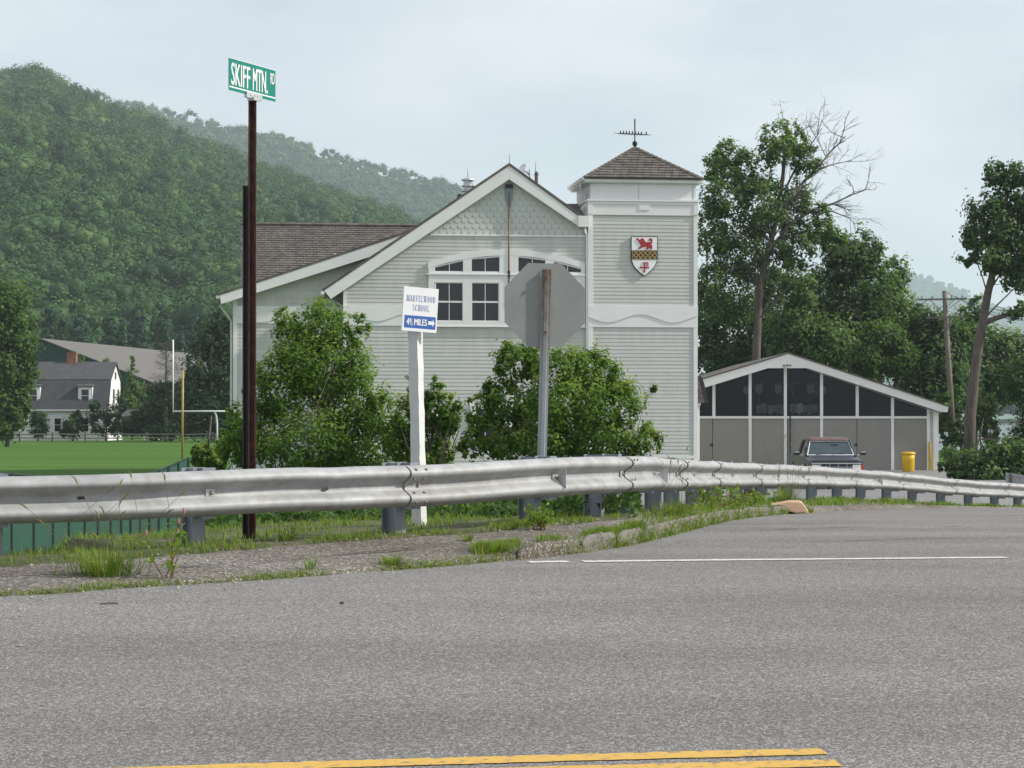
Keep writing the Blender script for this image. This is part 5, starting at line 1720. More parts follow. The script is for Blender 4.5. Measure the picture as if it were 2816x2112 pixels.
# rake boards (front at YB-yr)
k = (YB - yr) / YB
def rp_(x, y): return (PX(x, YB - yr), PZ(y, YB - yr))
XL, XR = 1880, 2608
mb = MB(); mb.prism([rp_(2168, 973), rp_(2168, 1012.5), rp_(2112, 1012.5), rp_(XL, rk(XL, 24.5)), rp_(XL, rk(XL))], YB - yr, YB - yr + 0.06); SB(mb, 'barge_board', 'trim')
mb = MB(); mb.prism([rp_(2168, 973), rp_(XR, 1119), rp_(XR - 2, 1133), rp_(2588, 1133), rp_(2221, 1012.5), rp_(2168, 1012.5)], YB - yr, YB - yr + 0.06); SB(mb, 'barge_board', 'trim')
def shed_roof(xa, xb):
    a, b = rp_(xa, rk(xa)), rp_(xb, rk(xb))
    mb = MB(); mb.hexa([(a[0], YB - yr - 0.03, a[1]), (b[0], YB - yr - 0.03, b[1]), (b[0], YB + SD, b[1]), (a[0], YB + SD, a[1])],
                       [(a[0], YB - yr - 0.03, a[1] + 0.07), (b[0], YB - yr - 0.03, b[1] + 0.07), (b[0], YB + SD, b[1] + 0.07), (a[0], YB + SD, a[1] + 0.07)])
    return SB(mb, 'roof', 'shingle')
shed_roof(XL, 2168.2); shed_roof(2167.8, XR + 1)
mb = MB()
for xa, xb in ((XL, 2112), (2221, 2590)):
    a, b = rp_(xa, rk(xa, 24)), rp_(xb, rk(xb, 24))
    mb.add([(a[0], YB - yr + 0.06, a[1] + 0.01), (b[0], YB - yr + 0.06, b[1] + 0.01), (b[0], YB + 0.1, b[1] + 0.01), (a[0], YB + 0.1, a[1] + 0.01)], [(0, 1, 2, 3)])
a, b = rp_(2112, 1012), rp_(2221, 1012)
mb.add([(a[0], YB - yr + 0.06, a[1] + 0.01), (b[0], YB - yr + 0.06, b[1] + 0.01), (b[0], YB + 0.1, b[1] + 0.01), (a[0], YB + 0.1, a[1] + 0.01)], [(0, 1, 2, 3)])
SB(mb, 'soffit', 'soffit')
# walls: sides, back, floor inside
mb = MB()
mb.box(Sx(1896), Sx(1900), YB, YB + SD, -0.3, Sz(1145)); mb.box(Sx(2576), Sx(2580), YB + 0.1, YB + SD, -0.3, Sz(1112))
mb.box(Sx(1896), Sx(2580), YB + SD - 0.1, YB + SD, -0.3, Sz(1100)); SB(mb, 'side_wall', 'grey_panel')
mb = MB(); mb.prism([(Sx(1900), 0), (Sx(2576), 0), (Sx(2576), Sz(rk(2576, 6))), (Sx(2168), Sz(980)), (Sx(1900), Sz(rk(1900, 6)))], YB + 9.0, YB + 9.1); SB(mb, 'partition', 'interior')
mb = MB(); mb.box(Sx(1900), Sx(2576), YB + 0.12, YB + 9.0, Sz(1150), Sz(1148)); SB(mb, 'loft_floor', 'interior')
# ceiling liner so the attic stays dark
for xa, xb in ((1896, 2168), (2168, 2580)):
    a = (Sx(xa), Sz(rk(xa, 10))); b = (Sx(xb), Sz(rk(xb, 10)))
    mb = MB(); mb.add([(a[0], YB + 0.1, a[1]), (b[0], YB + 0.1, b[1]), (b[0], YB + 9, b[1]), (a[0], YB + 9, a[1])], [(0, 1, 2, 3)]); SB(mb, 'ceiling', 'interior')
# posts
ups = [1963, 2062.5, 2159.5, 2259, 2357, 2454, 2552.5]
for x in ups:
    top = max(rk(x, 24), 1012)
    lowb = 1139
    mb = MB(); mb.box(Sx(x - 4), Sx(x + 4), YB - 0.06, YB + 0.06, Sz(1145), Sz(top) + 0.15); SB(mb, 'mullion', 'trim')
for x in (2062.5, 2159.5, 2259, 2454, 2552.5):
    mb = MB(); mb.box(Sx(x - 4), Sx(x + 4), YB - 0.06, YB + 0.05, -0.1, Sz(1151)); SB(mb, 'post', 'trim')
mb = MB(); mb.box(Sx(2566), Sx(2580), YB - 0.08, YB + 0.15, -0.1, Sz(1120)); SB(mb, 'post', 'trim')
mb = MB(); mb.box(Sx(1896), Sx(2556), YB - 0.07, YB + 0.06, Sz(1151), Sz(1144.5)); SB(mb, 'rail', 'trim')
# lower panels and doors
pan = [(1900, 1959), (1960, 2058.5), (2066.5, 2155.5), (2165, 2255), (2263, 2356), (2357, 2450), (2458, 2548.5)]
for i, (xa, xb) in enumerate(pan):
    mb = MB(); mb.box(Sx(xa) + 0.005, Sx(xb) - 0.005, YB + 0.0, YB + 0.05, 0.02, Sz(1151.5)); pn = SB(mb, 'door' if i in (0, 1, 4, 5) else 'panel', 'grey_panel')
    if i in (0, 4):
        mb = MB(); mb.box(Sx(xb) - 0.12, Sx(xb) + 0.0, YB - 0.05, YB - 0.002, Sz(1225), Sz(1222)); mb.box(Sx(xb) - 0.03, Sx(xb) + 0.02, YB - 0.05, YB - 0.002, Sz(1227), Sz(1219)); SB(mb, 'latch', 'dark_metal', pn)
mb = MB(); mb.box(Sx(2556), Sx(2566), YB + 0.03, YB + 0.08, 0, Sz(1118)); SB(mb, 'panel', 'soffit')
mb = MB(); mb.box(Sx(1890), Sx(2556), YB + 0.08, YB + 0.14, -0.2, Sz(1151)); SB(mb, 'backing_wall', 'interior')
mb = MB(); mb.tube([(Sx(2172), YB - 0.1, 0.05), (Sx(2172), YB - 0.1, Sz(1144))], 0.03, 6); SB(mb, 'conduit', 'black')
# glazing
gm, t_, b_ = mat_new('clear_window_glass')
nd, lk = t_.nodes.new, t_.links.new
trn = nd('ShaderNodeBsdfTransparent'); trn.inputs['Color'].default_value = (0.62, 0.66, 0.68, 1)
gl_ = nd('ShaderNodeBsdfGlossy'); gl_.inputs['Roughness'].default_value = 0.03
fz = nd('ShaderNodeFresnel'); fz.inputs['IOR'].default_value = 1.35
ms = nd('ShaderNodeMixShader'); lk(fz.outputs['Fac'], ms.inputs['Fac']); lk(trn.outputs['BSDF'], ms.inputs[1]); lk(gl_.outputs['BSDF'], ms.inputs[2])
lk(ms.outputs['Shader'], t_.nodes['Material Output'].inputs['Surface'])
MT['clear'] = gm
gx = [1900] + ups
for xa, xb in zip(gx[:-1], gx[1:]):
    a, b = xa + 4, xb - 4
    ta, tb = max(rk(a, 23), 1012), max(rk(b, 23), 1012)
    q = [(Sx(a), Sz(1145)), (Sx(b), Sz(1145)), (Sx(b), Sz(tb)), (Sx(a), Sz(ta))]
    mb = MB(); mb.prism(q, YB + 0.01, YB + 0.02); SB(mb, 'pane', 'clear')
# flood light on the apex
c = rp_(2163, 1004)
t = thing('flood_light', 'small twin flood light on the shed gable peak', 'lamp', (c[0], YB - yr - 0.02, c[1]))
mb = MB(); mb.box(-0.05, 0.05, -0.08, 0.018, -0.05, 0.05); mb.build('base', MT['galv_post'], t)
for s_ in (-1, 1):
    mb = MB(); mb.tube([(s_ * 0.05, -0.08, 0), (s_ * 0.12, -0.13, -0.01), (s_ * 0.15, -0.20, -0.03)], [0.03, 0.05, 0.065], 10); mb.build('lamp_head', MT['galv_post'], t)

# oars stored behind the glass
random.seed(9)
def oar_in(x, y0, y1, w, dep, m, label, blade_up=False):
    Y = YB + dep
    t = thing('oar', label, 'oar', (PX(x, Y), Y, PZ(y1 + (75 if not blade_up else 0), Y)), 0, 'oars stored in the shed')
    q = [(x - w * 0.42, y0), (x + w * 0.42, y0), (x + w * 0.5, y0 + (y1 - y0) * 0.3), (x + w * 0.5, y0 + (y1 - y0) * 0.78), (x, y1), (x - w * 0.5, y0 + (y1 - y0) * 0.78), (x - w * 0.5, y0 + (y1 - y0) * 0.3)]
    mb = MB(); mb.prism([(PX(a, Y), PZ(b, Y)) for a, b in q], Y - 0.02, Y + 0.02); mb.build('blade', MT[m], t, True)
    mb = MB(); mb.tube([(PX(x, Y), Y, PZ(y1 - 10, Y)), (PX(x, Y), Y, PZ(y1 + 75, Y))], 0.025, 6); mb.build('shaft', MT['oar_wood'], t, True)
for x, y0, y1 in ((2054, 1062, 1085), (2088, 1056, 1084), (2140, 1058, 1084), (2229, 1058, 1084), (2262, 1062, 1084)):
    oar_in(x, y0, y1, 19, 1.6 + random.random() * 0.3, 'boat_white', 'oar with pale blade hanging high behind the shed window')
for x in (2087, 2101, 2120, 2137, 2150, 2180, 2196, 2212, 2227, 2240):
    oar_in(x, 1110 + random.randint(0, 6), 1136 + random.randint(0, 5), 16, 1.2 + random.random() * 0.5, 'boat_white', 'oar with pale blade standing low behind the shed window')
oar_in(2200, 1110, 1138, 17, 0.3, 'sign_white', 'oar with bright white blade close behind the shed window')
for x in (2078, 2143, 2172, 2236):
    Y = YB + 2.0
    t = thing('rack_bracket', 'orange wooden rack bracket under the shed ceiling', 'bracket', P(x, 1088, Y), 0, 'rack brackets in the shed')
    mb = MB(); mb.prism([(PX(x - 8, Y), PZ(1051, Y)), (PX(x + 24, Y), PZ(1050, Y)), (PX(x + 24, Y), PZ(1056, Y)), (PX(x + 8, Y), PZ(1058, Y)), (PX(x + 14, Y), PZ(1088, Y)), (PX(x + 8, Y), PZ(1088, Y)), (PX(x - 8, Y), PZ(1058, Y))], Y, Y + 0.1)
    mb.build('arm', MT['orange_wood'], t, True)
# ---------------------------------------------------------------- gambrel house across the field
YHs = 228.0
hx0, hx1 = PX(6, YHs), PX(296, YHs)
HD = 8.6
house = thing('gambrel_house', 'white gambrel house with dark roof, dormers and brick chimney', 'house', (hx1, YHs, 0.2))
def hb(mb, name, m, parent=None):
    return mb.build(name, MT[m], parent or house, True)
ze, zk, zr_ = PZ(1121, YHs), PZ(1047, YHs + 1.2), PZ(998, YHs + HD / 2)
ymid = YHs + HD / 2
mb = MB(); mb.prismx([(YHs, 0), (YHs + HD, 0), (YHs + HD, ze), (YHs + HD - 1.15, zk), (ymid, zr_ - 0.05), (YHs + 1.15, zk), (YHs, ze)], hx0, hx1); hw_ = hb(mb, 'wall', 'house_white')
def roof_slab(ya, za, yb, zb_, name='roof'):
    d = Vector((yb - ya, zb_ - za)); n = Vector((-d.y, d.x)).normalized()
    if n.y < 0: n = -n
    mb = MB(); mb.prismx([(ya, za), (yb, zb_), (yb + n.x * 0.14, zb_ + n.y * 0.14), (ya + n.x * 0.14, za + n.y * 0.14)], hx0 - 0.2, hx1 + 0.18)
    return hb(mb, name, 'house_roof')
hr = roof_slab(YHs - 0.35, ze - 0.25, YHs + 1.15, zk)
roof_slab(YHs + 1.13, zk + 0.02, ymid, zr_)
roof_slab(YHs + HD + 0.35, ze - 0.25, YHs + HD - 1.15, zk)
roof_slab(YHs + HD - 1.13, zk + 0.02, ymid, zr_ + 0.01)
mb = MB(); mb.box(hx0 - 0.2, hx1 + 0.2, YHs - 0.5, YHs - 0.36, ze - 0.34, ze - 0.2); hb(mb, 'gutter', 'trim')
for xa, xb in ((215, 254), (74, 110)):
    X0, X1 = PX(xa, YHs + 0.1), PX(xb, YHs + 0.1); za, zb2 = PZ(1111, YHs + 0.1), PZ(1064, YHs + 0.1)
    mb = MB(); mb.box(X0, X1, YHs + 0.05, YHs + 3.0, za, zb2); dm = hb(mb, 'dormer', 'house_white')
    mb = MB(); mb.hexa([(X0 - 0.15, YHs - 0.1, zb2), (X1 + 0.15, YHs - 0.1, zb2), (X1 + 0.15, YHs + 3.0, zb2 + 0.75), (X0 - 0.15, YHs + 3.0, zb2 + 0.75)], [(X0 - 0.15, YHs - 0.1, zb2 + 0.1), (X1 + 0.15, YHs - 0.1, zb2 + 0.1), (X1 + 0.15, YHs + 3.0, zb2 + 0.85), (X0 - 0.15, YHs + 3.0, zb2 + 0.85)]); hb(mb, 'dormer_roof', 'house_roof', dm)
    xm = (X0 + X1) / 2
    mb = MB(); mb.box(xm - 0.48, xm + 0.48, YHs - 0.01, YHs + 0.06, za + 0.1, zb2 - 0.18); wf = hb(mb, 'window', 'trim', dm)
    mb = MB(); mb.box(xm - 0.38, xm + 0.38, YHs - 0.03, YHs - 0.011, za + 0.2, (za + zb2) / 2 - 0.05); mb.box(xm - 0.38, xm + 0.38, YHs - 0.03, YHs - 0.011, (za + zb2) / 2 + 0.03, zb2 - 0.28); hb(mb, 'pane', 'glass', dm)
for xa, xb in ((150, 168), (222, 244), (30, 48)):
    X0, X1 = PX(xa, YHs), PX(xb, YHs)
    mb = MB(); mb.box(X0 - 0.1, X1 + 0.1, YHs - 0.05, YHs + 0.02, PZ(1190, YHs), PZ(1147, YHs)); wf = hb(mb, 'window', 'trim')
    for i in range(2):
        z0 = PZ(1187, YHs) + i * (PZ(1150, YHs) - PZ(1187, YHs)) / 2 + 0.03
        mb = MB(); mb.box(X0 + 0.03, X1 - 0.03, YHs - 0.08, YHs - 0.051, z0, z0 + (PZ(1150, YHs) - PZ(1187, YHs)) / 2 - 0.06); hb(mb, 'pane', 'glass', wf)
# gable end windows
for yo, z0, z1, w_ in ((2.9, 4.0, 5.5, 0.8), (5.4, 4.0, 5.5, 0.8), (ymid - YHs - 0.35, 6.6, 7.35, 0.7)):
    mb = MB(); mb.box(hx1 - 0.02, hx1 + 0.05, YHs + yo - 0.1, YHs + yo + w_ + 0.1, z0 - 0.1, z1 + 0.1); wf = hb(mb, 'window', 'trim')
    mb = MB(); mb.box(hx1 + 0.051, hx1 + 0.07, YHs + yo, YHs + yo + w_, z0, z1); hb(mb, 'pane', 'glass', wf)
X0, X1 = PX(186, ymid), PX(211, ymid)
mb = MB(); mb.box(X0, X1, ymid - 0.4, ymid + 0.4, zr_ - 0.6, PZ(974, ymid)); ch = hb(mb, 'chimney', 'brick', hr)
mb = MB(); mb.box(X0 - 0.06, X1 + 0.06, ymid - 0.46, ymid + 0.46, PZ(974, ymid), PZ(970, ymid)); hb(mb, 'chimney_cap', 'brick', hr)
# open porch on the right end
mb = MB(); xa, xb = PX(338, 233), PX(400, 233)
mb.hexa([(xa, 231, PZ(1147, 231)), (xb, 231, PZ(1147, 231)), (xb, 236, PZ(1122, 236)), (xa, 236, PZ(1122, 236))], [(xa, 231, PZ(1144, 231)), (xb, 231, PZ(1144, 231)), (xb, 236, PZ(1119, 236)), (xa, 236, PZ(1119, 236))]); hb(mb, 'porch_roof', 'house_roof')
for x in (398, 434):
    mb = MB(); mb.box(PX(x - 3, 233), PX(x + 3, 233), 233, 233.2, 0, PZ(1148 if x < 400 else 1160, 233)); hb(mb, 'porch_post', 'house_white')

# ---------------------------------------------------------------- sports hall with tan roof
A0 = np.array([PX(111, 290), 290.0]); B0 = np.array([PX(427, 340), 340.0])
d = (B0 - A0); dl = np.linalg.norm(d); d /= dl
rzang = math.atan2(-d[0], d[1])
rink = thing('sports_hall', 'large hall with broad tan metal roof and dark green walls', 'building', (A0[0], A0[1], 0.2), rzang)
hwid, zr2, ze2, ln_ = 16.2, PZ(930, 290) - 0.2, PZ(1055, 290) - 0.2, dl + 22
mb = MB(); mb.prism([(-hwid + 0.3, 0), (hwid - 0.3, 0), (hwid - 0.3, ze2 - 0.1), (0, zr2 - 0.2), (-hwid + 0.3, ze2 - 0.1)], 0.4, ln_ - 0.4); mb.build('wall', MT['rink_wall'], rink)
for s_ in (-1, 1):
    mb = MB(); mb.hexa([(0, 0, zr2 - 0.15), (s_ * hwid, 0, ze2 - 0.15), (s_ * hwid, ln_, ze2 - 0.15), (0, ln_, zr2 - 0.15)], [(0, 0, zr2), (s_ * hwid, 0, ze2), (s_ * hwid, ln_, ze2), (0, ln_, zr2)]); mb.build('roof', MT['rink_roof'], rink)

# ---------------------------------------------------------------- split rail fence, goal post, yellow pole
YF = 212.0
fx = [-36, 54, 144, 234, 324, 403, 493, 585, 675]
fence = thing('split_rail_fence', 'low weathered two rail wooden fence behind the playing field', 'fence', (PX(324, YF), YF, 0))
for x in fx:
    X = PX(x, YF)
    mb = MB(); mb.box(X - 0.07, X + 0.07, YF - 0.07, YF + 0.07, -0.2, 1.02); mb.build('post', MT['fence_wood'], fence, True)
for a, b in zip(fx[:-1], fx[1:]):
    for z in (0.42, 0.80):
        j = rng.normal() * 0.03
        mb = MB(); mb.tube([(PX(a, YF), YF - 0.09, z + j), (PX(b, YF), YF - 0.09, z - j)], 0.055, 6); mb.build('rail', MT['fence_wood'], fence, True)
YG = 196.0
gp = thing('goal_post', 'white gooseneck football goal post on the mown field', 'goal post', (PX(597, YG), YG, 0))
zc_, zt_ = PZ(1131, YG), PZ(935, YG)
mb = MB(); mb.tube([(PX(597, YG), YG, -0.1), (PX(597, YG), YG, 1.9), (PX(596, YG), YG - 0.35, 2.6), (PX(593, YG), YG - 0.7, zc_ - 0.02)], 0.085, 10); mb.build('gooseneck', MT['white_metal'], gp, True, True)
mb = MB(); mb.tube([(PX(478, YG), YG - 0.7, zc_), (PX(694, YG), YG - 0.7, zc_)], 0.075, 8); mb.build('crossbar', MT['white_metal'], gp, True, True)
for x in (479.5, 692.5):
    mb = MB(); mb.tube([(PX(x, YG), YG - 0.7, zc_), (PX(x, YG), YG - 0.7, zt_)], 0.06, 8); mb.build('upright', MT['white_metal'], gp, True, True)
YP = 128.0
yp = thing('foul_pole', 'tall thin mustard yellow pole at the field edge', 'pole', (PX(502, YP), YP, 0))
mb = MB(); mb.tube([(PX(501, YP), YP, -0.1), (PX(503, YP), YP, PZ(1018, YP))], 0.065, 8); mb.build('shaft', MT['yellow_pole'], yp, True, True)
sheet('field_line', [(PX(400, 206), 206), (PX(660, 206), 206), (PX(660, 206), 206.25), (PX(400, 206), 206.25)], 0.006, MT['white_paint_road'], 'thin white chalk line across the far field')

# green fabric fence below the road bank
fpx = [-110, -35, 30, 91, 144, 188, 232, 268, 303, 332, 358, 383, 410, 436, 462, 490, 517]
def fY(x): return np.interp(x, [-110, 0, 517], [46, 50, 68])
def ftop(x): return np.interp(x, [-110, 0, 80, 250, 400, 433, 517], [1296, 1301, 1308, 1316, 1304, 1296, 1260])
gf = thing('chain_link_fence', 'dark green fabric covered chain link fence below the road bank', 'fence', (PX(250, fY(250)), float(fY(250)), -0.7))
prev = None
for x in fpx:
    Y = float(fY(x)); X = PX(x, Y); zt = PZ(float(ftop(x)), Y)
    zb2 = -1.9
    mb = MB(); mb.tube([(X, Y, zb2), (X, Y, zt + 0.03)], 0.055, 8); mb.build('post', MT['fence_post'], gf, True)
    if prev:
        mb = MB(); mb.add([prev, (X, Y, zt), (X, Y, zb2), (prev[0], prev[1], zb2)], [(0, 1, 2, 3)])
        mb.v = [(p[0], p[1] + 0.06, p[2]) for p in mb.v]
        nz_ = len(mb.v)
        mb.add([(p[0], p[1] + 0.012, p[2]) for p in mb.v], [(3, 2, 1, 0)])
        mb.build('fabric_panel', MT['fence_green'], gf, True)
        mb = MB(); mb.tube([(prev[0], prev[1], prev[2]), (X, Y, zt)], 0.03, 6); mb.build('top_rail', MT['fence_post'], gf, True)
    prev = (X, Y, zt)

# ---------------------------------------------------------------- pickup truck
YT = 74.0
TX = PX(2300, YT)
truck = thing('pickup_truck', 'old dark pickup truck with rusty roof parked before the shed', 'truck', (TX, YT, 0.015))
def tb(mb, name, m, parent=None, smooth=False): return mb.build(name, MT[m], parent or truck, smooth=smooth)
# body: stations along y, half widths and heights
mb = MB()
mb.prismx([(0.0, 0.45), (0.0, 0.78), (0.06, 0.92), (0.16, 0.985), (1.35, 1.10), (1.35, 1.12), (3.3, 1.15), (5.2, 1.15), (5.2, 0.5), (4.6, 0.48), (4.55, 0.75), (4.2, 0.88), (3.85, 0.75), (3.8, 0.42), (1.35, 0.42), (1.3, 0.75), (0.95, 0.88), (0.6, 0.75), (0.55, 0.45)], -0.94, 0.94)
body = tb(mb, 'body', 'truck_paint')
bv = body.modifiers.new('b', 'BEVEL'); bv.width = 0.05; bv.segments = 2; bv.limit_method = 'ANGLE'
mb = MB(); mb.hexa([(-0.86, 0.10, 0.965), (0.86, 0.10, 0.965), (0.80, 1.30, 1.09), (-0.80, 1.30, 1.09)], [(-0.74, 0.16, 1.02), (0.74, 0.16, 1.02), (0.74, 1.30, 1.15), (-0.74, 1.30, 1.15)]); hd = tb(mb, 'hood', 'truck_paint')
bv = hd.modifiers.new('b', 'BEVEL'); bv.width = 0.03; bv.segments = 2
mb = MB(); mb.hexa([(-0.80, 0.02, 0.93), (0.80, 0.02, 0.93), (0.80, 0.11, 0.985), (-0.80, 0.11, 0.985)], [(-0.76, 0.0, 0.95), (0.76, 0.0, 0.95), (0.76, 0.1, 1.01), (-0.76, 0.1, 1.01)]); tb(mb, 'hood_lip', 'black')
# cab: pillars, roof, glass
wb0, wt0 = 1.12, 1.60
gb, gt = 0.79, 0.62
yb0, yt0 = 1.32, 1.78
mb = MB(); mb.hexa([(-0.72, 1.66, 1.64), (0.72, 1.66, 1.64), (0.72, 3.05, 1.66), (-0.72, 3.05, 1.66)], [(-0.62, 1.80, 1.775), (0.62, 1.80, 1.775), (0.62, 2.95, 1.775), (-0.62, 2.95, 1.775)]); rf = tb(mb, 'roof', 'truck_roof')
bv = rf.modifiers.new('b', 'BEVEL'); bv.width = 0.06; bv.segments = 3
for s_ in (-1, 1):
    mb = MB(); mb.tube([(s_ * 0.86, 1.34, 1.10), (s_ * 0.70, 1.76, 1.66)], 0.05, 6); tb(mb, 'pillar', 'truck_paint')
    mb = MB(); mb.tube([(s_ * 0.90, 3.05, 1.10), (s_ * 0.70, 3.0, 1.68)], 0.07, 6); tb(mb, 'pillar', 'truck_paint')
    mb = MB(); mb.hexa([(s_ * 0.93, 1.30, 1.10), (s_ * 0.93, 3.1, 1.10), (s_ * 0.88, 3.1, 1.10), (s_ * 0.88, 1.30, 1.10)], [(s_ * 0.93, 1.36, 1.16), (s_ * 0.93, 3.1, 1.16), (s_ * 0.88, 3.1, 1.16), (s_ * 0.88, 1.36, 1.16)]); tb(mb, 'door_sill', 'truck_paint')
ws_ = MB(); ws_.hexa([(-0.80, 1.36, 1.155), (0.80, 1.36, 1.155), (0.66, 1.735, 1.62), (-0.66, 1.735, 1.62)], [(-0.80, 1.37, 1.155), (0.80, 1.37, 1.155), (0.66, 1.745, 1.62), (-0.66, 1.745, 1.62)])
gg = mat('windshield_glass', (0.05, 0.075, 0.085), (0.03, 0.045, 0.055), 1.5, 0.08, spec=0.8); MT['windshield'] = gg
wsh = tb(ws_, 'windshield', 'windshield')
mb = MB()
cr_ = [(-0.82, 1.345, 1.15), (0.82, 1.345, 1.15), (0.68, 1.73, 1.635), (-0.68, 1.73, 1.635)]
for i in range(4):
    mb.tube([cr_[i], cr_[(i + 1) % 4]], 0.022, 6)
tb(mb, 'windshield_trim', 'white_metal', wsh)
mb = MB(); mb.tube([(-0.5, 1.33, 1.17), (-0.15, 1.355, 1.20)], 0.014, 5); mb.tube([(0.05, 1.34, 1.17), (0.5, 1.38, 1.23)], 0.014, 5); tb(mb, 'wiper', 'black', wsh)
mb = MB(); mb.box(0.05, 0.30, 1.62, 1.64, 1.47, 1.52); tb(mb, 'rear_view_mirror', 'black', wsh)
for s_ in (-1, 1):
    mb = MB(); mb.box(s_ * 1.16 - 0.10, s_ * 1.16 + 0.10, 1.50, 1.58, 1.15, 1.28); mi = tb(mb, 'mirror', 'black')
    mb = MB(); mb.box(s_ * 1.16 - 0.085, s_ * 1.16 + 0.085, 1.47, 1.499, 1.235, 1.275); tb(mb, 'mirror_cap', 'chrome', mi)
    mb = MB(); mb.tube([(s_ * 0.92, 1.52, 1.12), (s_ * 1.10, 1.54, 1.18)], 0.018, 6); tb(mb, 'mirror_arm', 'chrome', mi)
    mb = MB(); mb.box(s_ * 0.70 - 0.14, s_ * 0.70 + 0.14, -0.03, 0.02, 0.66, 0.84); tb(mb, 'headlight', 'white_sheet')
    mb = MB(); mb.box(s_ * 0.895 - 0.04, s_ * 0.895 + 0.04, -0.02, 0.10, 0.66, 0.84); tb(mb, 'turn_signal', 'amber')
    for y in (0.95, 4.2):
        mb = MB()
        prof = [(0.16, -0.11), (0.30, -0.12), (0.36, -0.09), (0.37, 0.0), (0.36, 0.09), (0.30, 0.12), (0.16, 0.11)]
        mb.lathe(prof, (0, 0, 0), 20); mb.v = [(s_ * 0.83 + p[2], y + p[0], 0.37 + p[1]) for p in mb.v]
        wh = tb(mb, 'wheel', 'tyre')
        mb = MB(); mb.lathe([(0.17, -0.11), (0.12, 0.0), (0.17, 0.11)], (0, 0, 0), 14); mb.v = [(s_ * 0.83 + p[2], y + p[0], 0.37 + p[1]) for p in mb.v]
        tb(mb, 'rim', 'chrome', wh)
mb = MB(); mb.box(-0.56, 0.56, -0.03, 0.02, 0.66, 0.86); gr_ = tb(mb, 'grille', 'black')
mb = MB(); mb.box(-0.86, 0.86, -0.04, 0.0, 0.87, 0.91)
for k in range(4): mb.box(-0.55 + k * 0.3, -0.53 + k * 0.3, -0.045, -0.03, 0.67, 0.86)
mb.box(-0.56, 0.56, -0.045, -0.03, 0.75, 0.77); tb(mb, 'grille_bar', 'chrome', gr_)
mb = MB(); mb.box(-0.97, 0.97, -0.16, -0.04, 0.46, 0.64); tb(mb, 'bumper', 'chrome')
mb = MB(); mb.box(-0.85, 0.85, 1.6, 3.0, 1.12, 1.14); mb.box(-0.7, 0.7, 2.6, 2.9, 1.1, 1.42); tb(mb, 'seat', 'tyre')

# yellow barrel
YBb = 98.0
br = thing('trash_barrel', 'bright yellow plastic barrel with lid beside the shed doors', 'barrel', (PX(2498, YBb), YBb, 0.012))
mb = MB(); mb.lathe([(0.255, 0.0), (0.27, 0.02), (0.285, 0.55), (0.295, 0.6), (0.285, 0.62), (0.29, 0.80)], (0, 0, 0), 24); mb.build('drum', MT['yellow_plastic'], br, smooth=True)
mb = MB(); mb.lathe([(0.31, 0.78), (0.325, 0.80), (0.32, 0.86), (0.26, 0.895), (0.05, 0.905)], (0, 0, 0), 24); mb.build('lid', MT['yellow_plastic'], br, smooth=True)

# leaning poles by the shed corner
YL = 100.5
t = thing('pole_bundle', 'bundle of dull yellow poles leaning at the shed corner', 'poles', (PX(2556, YL), YL, 0.012))
random.seed(3)
for i in range(5):
    xa = 2550 + i * 3.2; xb = 2556 + i * 1.6
    mb = MB(); mb.tube([(PX(xa, YL), YL - 0.3, 0.0), (PX(xb, YL), YL + 0.2, PZ(1212 + random.randint(0, 8), YL))], 0.022, 6)
    mb.build('pole', MT['yellow_pole'], t, True)

# stone slab on the kerb
YSt = 27.3
st = [(2121, 1389), (2150, 1384), (2172, 1380), (2200, 1380.5), (2207, 1384), (2216, 1396), (2224, 1408), (2223, 1414), (2213, 1414), (2212, 1409), (2190, 1411), (2165, 1406), (2152, 1396), (2147, 1391)]
t = thing('stone_slab', 'flat tan sandstone slab tipped onto the kerb under the guardrail', 'stone', P(2185, 1414, YSt))
mb = MB()
fr_ = [P(x, y, YSt - 0.05 * (y - 1380) / 34.0) for x, y in st]
bk_ = [(p[0] + 0.03, p[1] + 0.30, p[2] + 0.012) for p in fr_]
n = len(fr_)
mb.add(fr_ + bk_, [tuple(range(n)), tuple(range(2 * n - 1, n - 1, -1))] + [(i, n + i, n + (i + 1) % n, (i + 1) % n) for i in range(n)])
so = mb.build('slab', MT['stone'], t, True)
bv = so.modifiers.new('b', 'BEVEL'); bv.width = 0.012; bv.segments = 2

# low plank fence and white trestle by the tower foot
YQ = 66.0
t = thing('plank_fence', 'short dark brown plank fence seen under the guardrail', 'fence', (PX(2060, YQ), YQ, 0))
for i in range(6):
    x = 2045 + i * 4.6
    mb = MB(); mb.box(PX(x, YQ), PX(x + 4.2, YQ), YQ, YQ + 0.03, -0.05, 0.55 + rng.normal() * 0.01); mb.build('plank', MT['plank_brown'], t, True)
mb = MB(); mb.box(PX(2070, YQ), PX(2078, YQ), YQ - 0.02, YQ + 0.09, -0.1, 0.60); mb.build('post', MT['fence_wood'], t, True)
t = thing('trestle', 'white boat trestle of two boards beside the tower foot', 'trestle', (PX(1970, 72), 72, 0))
for y, h in ((1366, 5), (1379, 8)):
    mb = MB(); mb.box(PX(1922, 72), PX(2006, 72), 71.9, 72.0, PZ(y + h, 72), PZ(y, 72)); mb.build('board', MT['trim'], t, True)
for x in (1932, 1952, 1985, 2003):
    mb = MB(); mb.box(PX(x, 72), PX(x + 4, 72), 71.98, 72.06, -0.3, PZ(1366, 72)); mb.build('leg', MT['fence_wood'], t, True)

